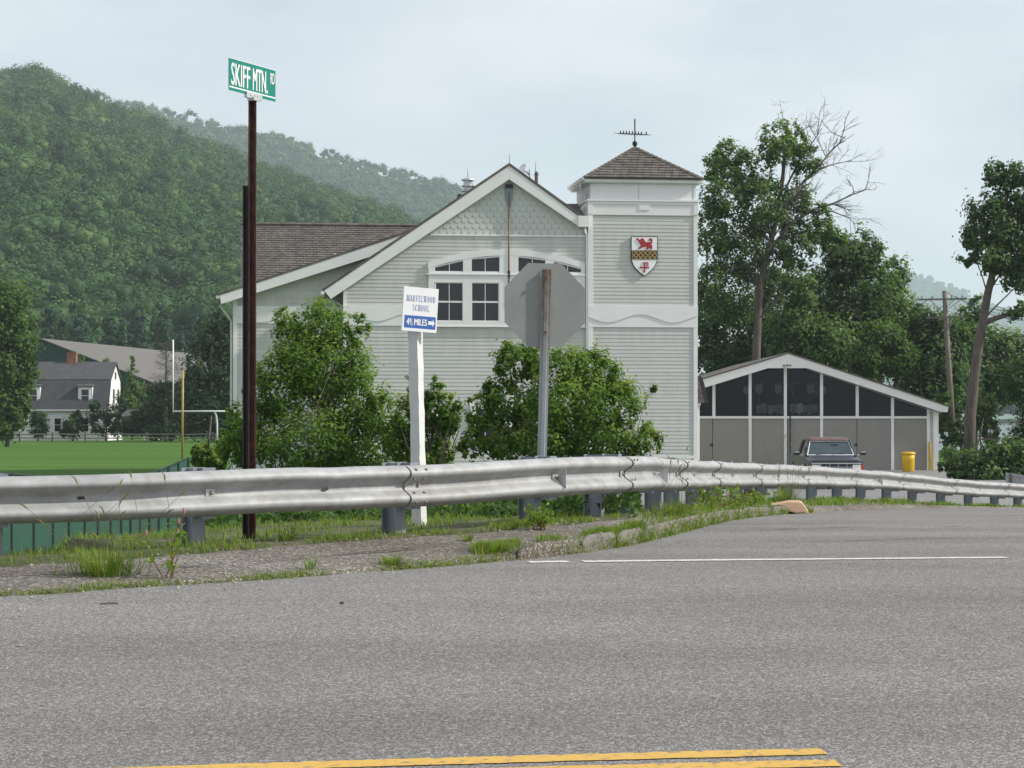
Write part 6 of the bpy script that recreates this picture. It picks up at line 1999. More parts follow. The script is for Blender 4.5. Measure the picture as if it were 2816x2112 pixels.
# ---------------------------------------------------------------- utility poles and wires
def upole(label, base, top, rad, arms, Y):
    b = P(base[0], base[1], Y); b = (b[0], b[1], -0.2)
    tp_ = P(top[0], top[1], Y)
    t = thing('utility_pole', label, 'utility pole', b)
    mb = MB(); mb.tube([b, tp_], [rad * 1.15, rad * 0.8], 10); mb.build('pole', MT['pole_wood'], t, True, True)
    for (xa, ya, xb, yb2) in arms:
        p, q = P(xa, ya, Y - 0.2), P(xb, yb2, Y - 0.2)
        mb = MB(); mb.hexa([(p[0], p[1] - 0.05, p[2] - 0.05), (q[0], q[1] - 0.05, q[2] - 0.05), (q[0], q[1] + 0.05, q[2] - 0.05), (p[0], p[1] + 0.05, p[2] - 0.05)],
                           [(p[0], p[1] - 0.05, p[2] + 0.05), (q[0], q[1] - 0.05, q[2] + 0.05), (q[0], q[1] + 0.05, q[2] + 0.05), (p[0], p[1] + 0.05, p[2] + 0.05)])
        arm = mb.build('crossarm', MT['fence_wood'], t, True)
        for f in (0.08, 0.3, 0.7, 0.92):
            x = p[0] + (q[0] - p[0]) * f; z = p[2] + (q[2] - p[2]) * f
            mb = MB(); mb.lathe([(0.03, 0.05), (0.06, 0.09), (0.04, 0.13), (0.06, 0.17), (0.03, 0.22)], (x, p[1], z), 8); mb.build('insulator', MT['galv_post'], arm, True)
        mid = ((p[0] + q[0]) / 2, p[1], (p[2] + q[2]) / 2)
        mb = MB()
        for f in (0.25, 0.75):
            x = p[0] + (q[0] - p[0]) * f
            mb.tube([(x, p[1] + 0.05, mid[2] - 0.04), (mid[0], p[1] + 0.1, mid[2] - 0.7)], 0.022, 5)
        mb.build('brace', MT['pole_wood'], arm, True)
    return t
Y1, Y2 = 124.0, 205.0
upole('tall leaning utility pole with two crossarms behind the shed', (2625, 1245), (2597, 800), 0.17, [(2525, 824, 2657, 822), (2545, 874, 2655, 871)], Y1)
upole('short distant utility pole with one crossarm before dark trees', (2012, 1100), (2031, 886), 0.15, [(1989, 896, 2064, 907)], Y2)
def wire(a, b, sag, label):
    mb = MB(); pts = []
    for i in range(15):
        f = i / 14
        pts.append((a[0] + (b[0] - a[0]) * f, a[1] + (b[1] - a[1]) * f, a[2] + (b[2] - a[2]) * f - sag * 4 * f * (1 - f)))
    c0 = pts[0]
    mb.tube(pts, 0.016, 4)
    o = mb.build('power_line', MT['black'], None, True, False, c0)
    tag(o, label, 'wire', 'power lines between the poles')
for (x2, y2), (x1, y1) in (((1995, 892), (2527, 818)), ((2015, 895), (2560, 818)), ((2045, 900), (2630, 816)), ((2062, 903), (2655, 816))):
    wire(P(x2, y2, Y2 - 0.2), P(x1, y1, Y1 - 0.2), 3.0, 'thin black wire between the distant and the near utility pole')
for (x1, y1), (x2, y2), s_ in (((2597, 801), (2900, 850), 0.5), ((2630, 816), (2900, 880), 0.5), ((2655, 818), (2900, 872), 0.5), ((2606, 920), (2900, 1000), 0.5), ((2612, 960), (2900, 1010), 0.4), ((2612, 985), (2900, 1040), 0.4)):
    wire(P(x1, y1, Y1 - 0.3), P(x2, y2, 95), s_, 'thin black wire running off beside the leaning utility pole')
for (x1, y1), (x2, y2), s_ in (((2609, 985), (2058, 925), 1.2), ((2610, 965), (2058, 912), 1.2)):
    wire(P(x2, y2, Y2 - 0.5), P(x1, y1, Y1 - 0.3), s_ * 2, 'thin black wire low between the two utility poles')

# ---------------------------------------------------------------- shrubs before the building
def shrub(name, label, base, ells_px, Y, n, leaf, m, seed, per=46, clump=0.2, nl=3, group=None, cat='shrub', rad=0.05):
    ells = [pell(x, y, rx, ry, Y, dy=dyy) for x, y, rx, ry, dyy in ells_px]
    b = P(base[0], base[1], Y)
    trunk = [(b[0], b[1], -0.3), (b[0] + 0.05, b[1], b[2] + 0.3), (b[0] - 0.05, b[1] + 0.1, b[2] + 1.2), (b[0] + 0.05, b[1], b[2] + 2.0)]
    return tree(name, label, cat, trunk, rad, ells, n, leaf, m, group, 'bark', clump, per, seed, nl, 0.022, 1.3)

shrub('maple_sapling', 'tall bushy green maple sapling behind the brown street sign post', (880, 1440),
      [(880, 1010, 150, 120, 0), (790, 900, 48, 75, 0.2), (892, 900, 80, 95, 0), (985, 905, 42, 60, -0.2), (770, 1060, 80, 110, -0.3), (960, 1090, 110, 130, 0.2), (1040, 1150, 85, 100, 0),
       (720, 1200, 90, 90, 0), (860, 1220, 150, 110, -0.4), (1000, 1230, 120, 90, 0), (670, 1215, 60, 70, 0.3), (815, 1000, 90, 110, 0.1), (660, 1150, 42, 70, 0.2), (632, 1235, 45, 60, 0.1), (710, 1080, 55, 90, 0)], 44.0, 36000, 0.085, 'leaf_shrub', 21, clump=0.24)
shrub('maple_sapling', 'smaller green maple sapling behind the white school sign post', (1190, 1400),
      [(1195, 1120, 38, 60, 0), (1150, 1130, 40, 70, 0.2), (1240, 1120, 30, 60, -0.2), (1205, 1050, 20, 34, 0), (1170, 1200, 55, 60, 0), (1135, 1060, 18, 40, 0), (1225, 1165, 40, 45, 0), (1165, 1275, 45, 40, 0), (1215, 1250, 45, 50, 0), (1118, 1150, 42, 75, 0), (1105, 1235, 55, 60, 0.2), (1235, 1150, 35, 50, 0)], 43.0, 12500, 0.082, 'leaf_shrub', 22, clump=0.28)
shrub('maple_sapling', 'broad round maple sapling behind the stop sign post', (1540, 1430),
      [(1420, 1000, 75, 65, 0), (1540, 1010, 110, 65, 0), (1650, 1020, 85, 70, 0.2), (1400, 1100, 90, 80, 0), (1560, 1110, 150, 90, -0.4), (1700, 1110, 90, 80, 0), (1350, 1200, 80, 70, 0.2), (1480, 1210, 130, 80, -0.3), (1640, 1210, 130, 80, 0),
       (1390, 955, 24, 35, 0), (1465, 950, 35, 30, 0), (1770, 1210, 60, 60, 0.2), (1795, 1060, 18, 25, 0), (1330, 1050, 20, 30, 0), (1315, 1130, 45, 60, 0.1), (1300, 1225, 50, 60, 0)], 42.0, 30000, 0.088, 'leaf_shrub', 23, clump=0.22)
shrub('bush', 'small round green bush at the left end of the clubhouse', (575, 1400),
      [(560, 1255, 32, 45, 0), (595, 1265, 34, 40, 0), (540, 1240, 16, 30, 0), (620, 1215, 25, 40, 0), (640, 1170, 20, 35, 0.2), (650, 1240, 25, 50, 0)], 46.0, 4200, 0.10, 'leaf_shrub', 24, clump=0.3, group=None)

# undergrowth on the bank behind the rail
def stuff_leaves(name, label, c, size, v, m, bias=None, k=0.6, seed=5):
    r = np.random.default_rng(seed)
    me = leaf_mesh(name, c, size, v, bias, k, r=r)
    o = link(name, me, None, MT[m]); tag(o, label, None, None, 'stuff')
    return o
r = np.random.default_rng(31)
n = 24000
ux = r.uniform(560, 1760, n); uY = r.uniform(18.6, 24.5, n)
dens = 0.5 + 0.5 * np.sin(ux / 37.0 + uY * 1.3) * np.sin(ux / 61.0)
base_z = np.interp(uY, [18.5, 21, 24.5], [1.35, 1.0, 0.5])
uz = base_z + np.abs(r.normal(0, 0.42, n)) * (0.7 + dens) 
uz = np.minimum(uz, PZ(np.interp(ux, [560, 1109, 1460, 1715], [1405, 1388, 1368, 1348]) + r.uniform(0, 40, n), uY))
c = np.stack([PX(ux, uY), uY, uz], axis=1)
stuff_leaves('undergrowth', 'dense leafy undergrowth on the bank behind the guardrail', c, r.uniform(0.04, 0.10, n), np.clip(r.normal(0.36, 0.2, n), 0, 1), 'leaf_dark', np.tile([0, 0, 1.0], (n, 1)), 0.8)  # darker leaf colour stands in for the shade under the rail

# ---------------------------------------------------------------- trees behind the shed (right)
YA = 127.0
tp_ = [P(2077, 1240, YA), P(2076, 1100, YA), P(2080, 971, YA), P(2084, 880, YA), P(2090, 790, YA), P(2103, 725, YA), P(2120, 665, YA), P(2138, 590, YA), P(2150, 510, YA), P(2162, 400, YA), P(2166, 330, YA)]
tp_[0] = (tp_[0][0], YA, -0.2)
tells = [(1965, 455, 42, 52, 0), (2010, 420, 48, 65, 1), (2055, 480, 62, 85, 0), (2130, 400, 62, 75, -1), (2195, 385, 42, 55, 1), (2220, 440, 48, 60, 0), (1990, 540, 75, 90, -1), (2100, 560, 95, 95, 0), (2190, 560, 60, 100, 1), (1960, 640, 60, 80, 0), (2050, 690, 95, 90, 1), (2190, 680, 70, 70, 0), (2260, 590, 38, 45, 0), (2015, 800, 90, 110, 1.5), (1950, 790, 50, 100, 0), (2250, 640, 60, 40, 0), (2290, 660, 40, 40, 0)]
bt = tree('cottonwood_tree', 'tallest tree with half dead crown behind the boat shed', 'tree', tp_, list(np.linspace(0.30, 0.07, len(tp_))),
          [pell(x, y, rx, ry, YA, dy) for x, y, rx, ry, dy in tells], 30000, 0.24, 'leaf_tree', None, 'bark', 0.22, 36, 41, 2, 0.05, 1.4)
# dead limbs
def deadlimb(mb, pts, r0_, depth, rr):
    q = [np.array(P(x, y, YA)) for x, y in pts]
    q = [p + np.array([0, rr.normal() * 0.3, 0]) for p in q]
    mb.tube(q, list(np.linspace(r0_, r0_ * 0.25, len(q))), 6)
    def twig(p, d, l, rad, lev):
        e = p + d * l
        m_ = p + d * l * 0.5 + rr.normal(size=3) * l * 0.06
        mb.tube([p, m_, e], [rad, rad * 0.7, rad * 0.35], 4, False)
        if lev > 0:
            for _ in range(3):
                f = rr.uniform(0.3, 1.0)
                s0 = p + (e - p) * f
                dd = d + rr.normal(size=3) * 0.45 + np.array([0.1, 0, 0.15]); dd /= np.linalg.norm(dd)
                twig(s0, dd, l * rr.uniform(0.45, 0.75), rad * 0.55, lev - 1)
    for i in range(1, len(q)):
        d = q[i] - q[i - 1]; d /= np.linalg.norm(d)
        for _ in range(depth):
            f = rr.uniform(0, 1)
            s0 = q[i - 1] + (q[i] - q[i - 1]) * f
            dd = d + rr.normal(size=3) * 0.55 + np.array([0, 0, 0.2]); dd /= np.linalg.norm(dd)
            twig(s0, dd, rr.uniform(0.7, 1.7), r0_ * 0.35, 2)
rr = np.random.default_rng(77)
mb = MB()
deadlimb(mb, [(2138, 590), (2180, 540), (2215, 495), (2252, 455), (2290, 412), (2325, 375)], 0.11, 3, rr)
deadlimb(mb, [(2215, 495), (2258, 462), (2300, 448), (2345, 440)], 0.06, 3, rr)
deadlimb(mb, [(2112, 690), (2180, 610), (2240, 575), (2290, 560), (2345, 535), (2385, 520)], 0.10, 3, rr)
deadlimb(mb, [(2240, 575), (2290, 580), (2330, 600), (2352, 618)], 0.05, 3, rr)
deadlimb(mb, [(2160, 420), (2190, 370), (2230, 345)], 0.05, 3, rr)
deadlimb(mb, [(2150, 500), (2156, 400), (2153, 315)], 0.05, 2, rr)
deadlimb(mb, [(2160, 520), (2200, 440), (2240, 385), (2262, 350)], 0.07, 3, rr)
mb.build('dead_limbs', MT['bark_pale'], bt, True)

def rtree(name, label, x, Y, ells, n, leaf, m, seed, trad=0.22, base=1230, clump=0.30, nl=1, group='trees behind the shed', top=None):
    ty = min(e[1] for e in ells)
    tr_ = [(PX(x, Y), Y, -0.2), (PX(x, Y) + 0.1, Y, PZ((base + ty) / 2, Y) * 0.6), (PX(x, Y), Y, PZ(ty + 40, Y))]
    return tree(name, label, 'tree', tr_, trad, [pell(a, b, rx, ry, Y, dy) for a, b, rx, ry, dy in ells], int(n * 1.8), leaf * 0.70, MTN(m), group, 'bark', clump, 40, seed, nl, 0.05, 1.4)
def MTN(m): return m
rtree('maple_tree', 'dark pointed maple right of the tallest tree behind the shed', 2330, 136, [(2374, 690, 55, 75, 0), (2330, 720, 80, 80, 0), (2280, 800, 85, 100, 1), (2390, 800, 70, 100, -1), (2330, 900, 130, 110, 0), (2230, 900, 100, 100, 0), (2400, 930, 80, 80, 0), (2300, 690, 50, 50, 0)], 13000, 0.42, 'leaf_dark', 51)
rtree('maple_tree', 'rounded dark maple left of the leaning utility pole', 2460, 140, [(2455, 760, 48, 60, 0), (2430, 840, 65, 90, 0), (2490, 860, 50, 80, 1), (2440, 960, 90, 90, 0), (2510, 930, 55, 80, 0)], 7000, 0.42, 'leaf_tree', 52)
rtree('alder_tree', 'yellow green tree low before the dark maples', 2420, 126, [(2420, 930, 60, 50, 0), (2390, 985, 70, 50, 0), (2470, 985, 60, 50, 0), (2450, 940, 40, 40, 0)], 4500, 0.36, 'leaf_light', 53)
rtree('maple_tree', 'leafy tree filling the gap beside the white tower', 1960, 140, [(1950, 860, 60, 110, 0), (2010, 930, 80, 100, 0), (1950, 1000, 70, 80, 0), (2060, 1000, 70, 80, 0), (2120, 860, 70, 90, 1), (2160, 960, 90, 90, 0), (2120, 780, 50, 60, 0)], 11000, 0.42, 'leaf_dark', 54)
rtree('maple_tree', 'mid green tree crown directly above the shed roof', 2230, 133, [(2190, 800, 60, 70, 0), (2180, 900, 80, 80, 0), (2270, 950, 90, 80, 0), (2160, 960, 60, 60, 0), (2350, 1010, 90, 60, 0)], 8000, 0.40, 'leaf_tree', 55)
rtree('maple_tree', 'low dark tree right behind the leaning utility pole', 2560, 138, [(2540, 900, 50, 80, 0), (2590, 920, 50, 80, 0), (2560, 1000, 90, 90, 0), (2520, 1080, 80, 80, 0), (2630, 940, 40, 70, 0), (2610, 1080, 80, 90, 0)], 8000, 0.42, 'leaf_dark', 56)
rtree('maple_tree', 'green tree at the foot of the far blue hill', 2680, 145, [(2660, 900, 45, 70, 0), (2685, 850, 22, 50, 0), (2720, 960, 70, 80, 0), (2790, 980, 60, 80, 0), (2680, 1030, 70, 80, 0), (2760, 1060, 70, 60, 0), (2860, 970, 60, 90, 0)], 9000, 0.42, 'leaf_tree', 57)
rtree('willow_tree', 'drooping green tree over the river bank', 2840, 118, [(2800, 1040, 45, 70, 0), (2850, 1060, 60, 90, 0), (2800, 1230, 50, 60, 0), (2850, 1180, 60, 90, 0)], 4500, 0.34, 'leaf_dark', 58, 0.15)
rtree('alder_tree', 'bright green sapling beside the right shed corner', 2640, 118, [(2600, 1130, 25, 60, 0), (2635, 1190, 30, 40, 0), (2705, 1130, 35, 70, 0), (2720, 1190, 30, 40, 0), (2600, 1200, 20, 40, 0)], 2600, 0.32, 'leaf_light', 59, 0.1)
# right hand oak with thick trunk
YO = 112.0
tp_ = [P(2664, 1235, YO), P(2668, 1150, YO), P(2678, 1050, YO), P(2690, 960, YO), P(2704, 880, YO), P(2716, 810, YO), P(2728, 760, YO), P(2732, 700, YO), P(2745, 620, YO), P(2770, 540, YO)]
tp_[0] = (tp_[0][0], YO, -0.2)
ok_e = [(2710, 575, 55, 50, 0), (2690, 650, 45, 50, 1), (2740, 640, 70, 60, 0), (2665, 705, 30, 40, 0), (2720, 720, 50, 40, -1), (2790, 480, 45, 45, 0), (2735, 470, 40, 40, 0), (2760, 540, 40, 50, 0), (2800, 600, 60, 60, 1), (2800, 700, 70, 60, 0), (2860, 560, 70, 80, 0), (2860, 680, 70, 80, 0), (2790, 770, 50, 40, 0), (2790, 850, 40, 30, 0)]
ot = tree('oak_tree', 'large dark oak with thick leaning trunk near the river', 'tree', tp_, list(np.linspace(0.33, 0.11, len(tp_))), [pell(x, y, rx, ry, YO, dy) for x, y, rx, ry, dy in ok_e], 17000, 0.23, 'leaf_dark', None, 'bark', 0.31, 36, 61, 1, 0.05, 1.4)
mb = MB()
for pts, r0_ in (([(2700, 890), (2740, 875), (2790, 860), (2860, 850)], 0.17), ([(2728, 760), (2770, 730), (2830, 700)], 0.12)):
    mb.tube([P(x, y, YO) for x, y in pts], list(np.linspace(r0_, r0_ * 0.4, len(pts))), 7)
mb.build('limb', MT['bark'], ot, True)
# yew bush in front
shrub('yew_bush', 'low wide dark yew bush right of the shed corner', (2700, 1290), [(2640, 1270, 60, 42, 0), (2720, 1258, 80, 45, 0), (2800, 1250, 70, 55, 0), (2690, 1300, 100, 35, 0), (2780, 1300, 90, 35, 0), (2860, 1260, 60, 60, 0), (2605, 1290, 30, 25, 0)], 86.0, 9000, 0.20, 'leaf_dark', 62, per=50, clump=0.25, nl=2)

# ---------------------------------------------------------------- trees across the field (left)
LG = 'trees round the gambrel house'
def ltree(name, label, x, Y, ells, n, leaf, m, seed, trad=0.2, group=LG):
    return rtree(name, label, x, Y, ells, n, leaf, m, seed, trad, 1205, 0.30, 1, group)
ltree('maple_tree', 'light green maple covering the left end of the gambrel house', 20, 180, [(15, 830, 70, 70, 0), (60, 930, 50, 90, 0), (0, 960, 80, 120, 0), (40, 1060, 60, 80, 0), (-40, 900, 70, 140, 0), (85, 1010, 25, 60, 0), (-10, 1110, 70, 60, 0), (45, 1130, 50, 50, 0), (10, 1165, 60, 40, 0)], 11000, 0.52, 'leaf_light', 71)
ltree('maple_tree', 'tall dark tree beside the clubhouse corner past the goal post', 585, 214, [(575, 930, 45, 70, 0), (600, 900, 30, 60, 0), (560, 1010, 60, 80, 0), (610, 1030, 50, 90, 0), (570, 1110, 70, 70, 0), (630, 1120, 50, 70, 0), (640, 950, 40, 80, 0), (550, 1165, 55, 40, 0), (620, 1170, 60, 40, 0)], 9500, 0.55, 'leaf_deep', 72)
ltree('maple_tree', 'dark low tree between the hall roof and the goal post', 470, 224, [(470, 1110, 50, 60, 0), (520, 1100, 40, 70, 0), (430, 1130, 45, 50, 0), (500, 1160, 60, 45, 0), (400, 1150, 40, 40, 0), (440, 1175, 60, 32, 0), (375, 1165, 40, 35, 0), (520, 1050, 30, 50, 0), (430, 1090, 30, 40, 0)], 7500, 0.55, 'leaf_deep', 73)
ltree('shrub', 'dark clipped shrub right of the left house window', 104, 224, [(104, 1172, 32, 36, 0), (104, 1150, 22, 25, 0)], 1500, 0.42, 'leaf_deep', 74, 0.1)
ltree('shrub', 'dark rounded shrub between the two right house windows', 200, 224, [(200, 1172, 32, 34, 0), (212, 1150, 18, 24, 0), (180, 1180, 16, 22, 0)], 1500, 0.42, 'leaf_deep', 75, 0.1)
ltree('shrub', 'large dark shrub at the right corner of the gambrel house', 290, 224, [(275, 1160, 34, 42, 0), (310, 1150, 26, 50, 0), (330, 1120, 18, 40, 0), (265, 1120, 18, 20, 0), (350, 1175, 40, 28, 0)], 2600, 0.42, 'leaf_deep', 76, 0.1)
ltree('shrub', 'dark shrub under the light green maple by the house', 8, 222, [(8, 1175, 28, 30, 0), (-20, 1165, 30, 40, 0)], 1200, 0.42, 'leaf_deep', 77, 0.1)
ltree('arborvitae', 'small pointed green evergreen behind the house gable', 363, 236, [(363, 1005, 12, 26, 0), (365, 1045, 22, 36, 0), (362, 1085, 30, 36, 0), (350, 1110, 40, 40, 0), (390, 1075, 22, 30, 0)], 2600, 0.45, 'leaf_tree', 78, 0.1)
ltree('maple_tree', 'small light green tree top showing over the hall eave', 300, 262, [(295, 1000, 18, 14, 0), (215, 990, 20, 22, 0), (230, 1005, 20, 16, 0), (275, 1010, 20, 14, 0)], 900, 0.5, 'leaf_light', 79, 0.12)
# half dead spruce
YD = 219.0
t = thing('spruce_tree', 'bare half dead spruce standing before the tan hall roof', 'tree', (PX(457, YD), YD, -0.1))
rr = np.random.default_rng(90)
mb = MB(); mb.tube([(PX(457, YD), YD, -0.1), P(457, 1050, YD), P(457, 935, YD)], [0.2, 0.13, 0.03], 8); mb.build('trunk', MT['bark'], t, True)
mb = MB()
for i in range(46):
    y = 945 + i * 3.6
    L_ = (8 + (y - 940) * 0.36) / F * YD
    for s_ in range(3):
        az = rr.uniform(0, 2 * math.pi)
        b = np.array(P(457, y, YD)); e = b + np.array([math.cos(az) * L_, math.sin(az) * L_, -0.12 * L_ + 0.25])
        m_ = (b + e) / 2 + np.array([0, 0, -0.22])
        mb.tube([b, m_, e], [0.03, 0.022, 0.01], 4, False)
        for _ in range(4):
            f = rr.uniform(0.3, 1); q = b + (e - b) * f
            mb.tube([q, q + np.array([math.cos(az) * 0.3 + rr.normal() * 0.25, math.sin(az) * 0.3 + rr.normal() * 0.25, rr.normal() * 0.15])], 0.012, 3, False)
mb.build('bare_branches', MT['bark'], t, True)
rr = np.random.default_rng(91)
cc = []
for i in range(60):
    y = rr.uniform(1050, 1190); az = rr.uniform(0, 6.28); L_ = (8 + (min(y, 1130) - 940) * 0.33) / F * YD
    b = np.array(P(457, y, YD)); f = rr.uniform(0.2, 1, 26)[:, None]
    cc.append(b + np.array([math.cos(az) * L_, math.sin(az) * L_, -0.3]) * f + rr.normal(size=(26, 3)) * 0.18)
cc = np.concatenate(cc) - np.array(t.location)
link('crown', leaf_mesh('crown', cc, rr.uniform(0.25, 0.5, len(cc)), np.clip(rr.normal(0.35, 0.2, len(cc)), 0, 1), np.tile([0, 0, 1.0], (len(cc), 1)), 0.8, r=rr), t, MT['leaf_deep'])
# pines at the foot of the hill
for i, (x, ytop, w_, Yp) in enumerate([(135, 850, 42, 380), (215, 835, 50, 400), (300, 855, 44, 385), (375, 830, 52, 405), (450, 850, 46, 390), (525, 845, 44, 395), (60, 850, 46, 390), (335, 880, 36, 372), (170, 885, 36, 370), (490, 890, 36, 372)]):
    ells = []
    for k in range(6):
        f = k / 5
        ells.append((x + rng.normal() * 4, ytop + 14 + f * 150, w_ * (0.30 + 0.75 * f), 24, 0))
    rtree('pine_tree', 'blue green pine in the row behind the tan hall roof', x, Yp, ells, 2600, 0.85, 'leaf_pine', 100 + i, 0.25, 1190, 0.34, 0, 'pines behind the hall')
# ---------------------------------------------------------------- wooded hills
_p = (1 + 5 ** 0.5) / 2
ICO_V = np.array([(-1, _p, 0), (1, _p, 0), (-1, -_p, 0), (1, -_p, 0), (0, -1, _p), (0, 1, _p), (0, -1, -_p), (0, 1, -_p), (_p, 0, -1), (_p, 0, 1), (-_p, 0, -1), (-_p, 0, 1)], float) / math.sqrt(1 + _p * _p)
ICO_F = np.array([(0, 11, 5), (0, 5, 1), (0, 1, 7), (0, 7, 10), (0, 10, 11), (1, 5, 9), (5, 11, 4), (11, 10, 2), (10, 7, 6), (7, 1, 8), (3, 9, 4), (3, 4, 2), (3, 2, 6), (3, 6, 8), (3, 8, 9), (4, 9, 5), (2, 4, 11), (6, 2, 10), (8, 6, 7), (9, 8, 1)])

def hill(name, fname, label, crest, Y0, Y1, x0, x1, n, R0, cards, csize, m, seed, z0=0.0, pw=0.85, tmin=0.0, vshift=0.0):
    r = np.random.default_rng(seed)
    cx_ = np.array([c[0] for c in crest], float); cy_ = np.array([c[1] for c in crest], float)
    def zc(x):
        return CZ + (YH - np.interp(x, cx_, cy_)) / F * Y1 - R0 * 1.9
    xs_ = np.linspace(x0, x1, 70); ts = np.linspace(0, 1, 30)
    Xg, Tg = np.meshgrid(xs_, ts, indexing='ij')
    Yg = Y0 + (Y1 - Y0) * Tg
    Zg = z0 + (zc(Xg) - z0) * Tg ** pw
    Zg = np.where(Tg == 0, -2, Zg)
    back = np.stack([PX(Xg[:, -1:], Y1 * 1.15), np.full((70, 1), Y1 * 1.15), np.full((70, 1), -5.0)], axis=-1)
    Gd = np.concatenate([np.stack([PX(Xg, Yg), Yg, Zg], axis=-1), back], axis=1)
    o = grid_obj(name, Gd, MT['hill_ground'])
    o['label'] = label + ', ground under the trees'
    # trees, stratified so the canopy closes without a grid
    t = np.sqrt(r.uniform((Y0 + (Y1 - Y0) * tmin) ** 2, Y1 ** 2, n)); t = (t - Y0) / (Y1 - Y0)
    t = np.where(r.uniform(size=n) < 0.14, r.uniform(0.0, 0.3, n) * (1 - tmin) + tmin, t)
    x = r.uniform(x0, x1, n)
    Yt = Y0 + (Y1 - Y0) * t
    Zt = z0 + (zc(x) - z0) * t ** pw
    Rt = R0 * r.uniform(0.65, 1.35, n)
    C0 = np.stack([PX(x, Yt), Yt, Zt + Rt * 0.9], axis=1)
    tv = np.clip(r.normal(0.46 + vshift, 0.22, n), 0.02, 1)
    nc = 6
    per = cards // nc
    d = r.normal(size=(n, nc, 3)); d[..., 2] = np.abs(d[..., 2]) * 1.1 - 0.15
    d /= np.linalg.norm(d, axis=2, keepdims=True)
    cl = C0[:, None, :] + d * (Rt[:, None, None] * 0.62) * np.array([1, 1, 0.95])
    e = r.normal(size=(n, nc, per, 3)); e /= np.linalg.norm(e, axis=3, keepdims=True)
    e[..., 2] = np.where(e[..., 2] < -0.35, -e[..., 2], e[..., 2])
    pts = cl[:, :, None, :] + e * (Rt[:, None, None, None] * 0.52) * r.uniform(0.72, 1.12, (n, nc, per, 1))
    vv = np.clip(tv[:, None, None] + r.normal(0, 0.10, (n, nc, 1)) + r.normal(0, 0.04, (n, nc, per)), 0, 1)
    nb = e + np.array([0, 0, 0.3])
    c = pts.reshape(-1, 3); b = nb.reshape(-1, 3)
    sc = csize * (Yt / (0.5 * (Y0 + Y1))) ** 0.35
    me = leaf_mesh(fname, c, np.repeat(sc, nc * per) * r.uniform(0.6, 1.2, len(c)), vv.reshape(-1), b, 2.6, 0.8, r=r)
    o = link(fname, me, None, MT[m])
    tag(o, label, None, None, 'stuff')
    # solid hearts of the crowns so no ground shows between the leaves
    k_ = n * nc
    jit = r.uniform(0.8, 1.1, (k_, 12, 1))
    V = (cl.reshape(-1, 1, 3) + ICO_V[None] * jit * np.repeat(Rt, nc)[:, None, None] * 0.29).reshape(-1, 3)
    idx = (np.arange(k_)[:, None, None] * 12 + ICO_F[None]).reshape(-1)
    at_ = np.repeat(np.clip(tv[:, None] + r.normal(0, 0.06, (n, nc)), 0, 1).reshape(-1), 20)
    me2 = np_mesh(fname, V, idx, np.full(k_ * 20, 3), at_)
    h = link('crown_cores', me2, o, MT[m]); tag(h, kind='stuff')

near = [(-500, 120), (-200, 170), (0, 205), (27, 192), (86, 180), (145, 213), (199, 236), (253, 258), (294, 288), (407, 316), (452, 342), (497, 358), (610, 400), (656, 430), (769, 470), (859, 498), (1000, 545), (1102, 591), (1146, 620), (1300, 690), (1500, 800), (1700, 930), (1950, 1110)]
hill('hillside', 'forest', 'near steep hillside covered in dense green summer woods', near, 440, 1300, -250, 1330, 2300, 7.6, 264, 1.2, 'leaf_hill', 201)
far = [(-400, 120), (0, 190), (271, 250), (312, 263), (375, 277), (443, 290), (520, 307), (633, 333), (665, 330), (723, 358), (814, 371), (859, 394), (1000, 439), (1150, 476), (1245, 497), (1306, 511), (1500, 600), (1700, 720), (1950, 880), (2300, 1060), (2600, 1140)]
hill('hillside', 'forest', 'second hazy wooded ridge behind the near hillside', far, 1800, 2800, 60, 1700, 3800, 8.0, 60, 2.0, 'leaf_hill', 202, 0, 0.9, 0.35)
blue = [(1500, 960), (1900, 860), (2200, 780), (2380, 742), (2466, 741), (2560, 760), (2640, 788), (2693, 814), (2816, 868), (3100, 980), (3400, 1080)]
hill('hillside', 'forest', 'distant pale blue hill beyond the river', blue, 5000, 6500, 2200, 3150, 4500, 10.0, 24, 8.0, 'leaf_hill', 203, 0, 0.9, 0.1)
low = [(1800, 1105), (2100, 1100), (2400, 1096), (2700, 1098), (2816, 1096), (3100, 1085), (3500, 1060)]
hill('hillside', 'forest', 'low wooded far bank of the river', low, 900, 1200, 2300, 3150, 450, 6.0, 72, 1.8, 'leaf_hill', 204)

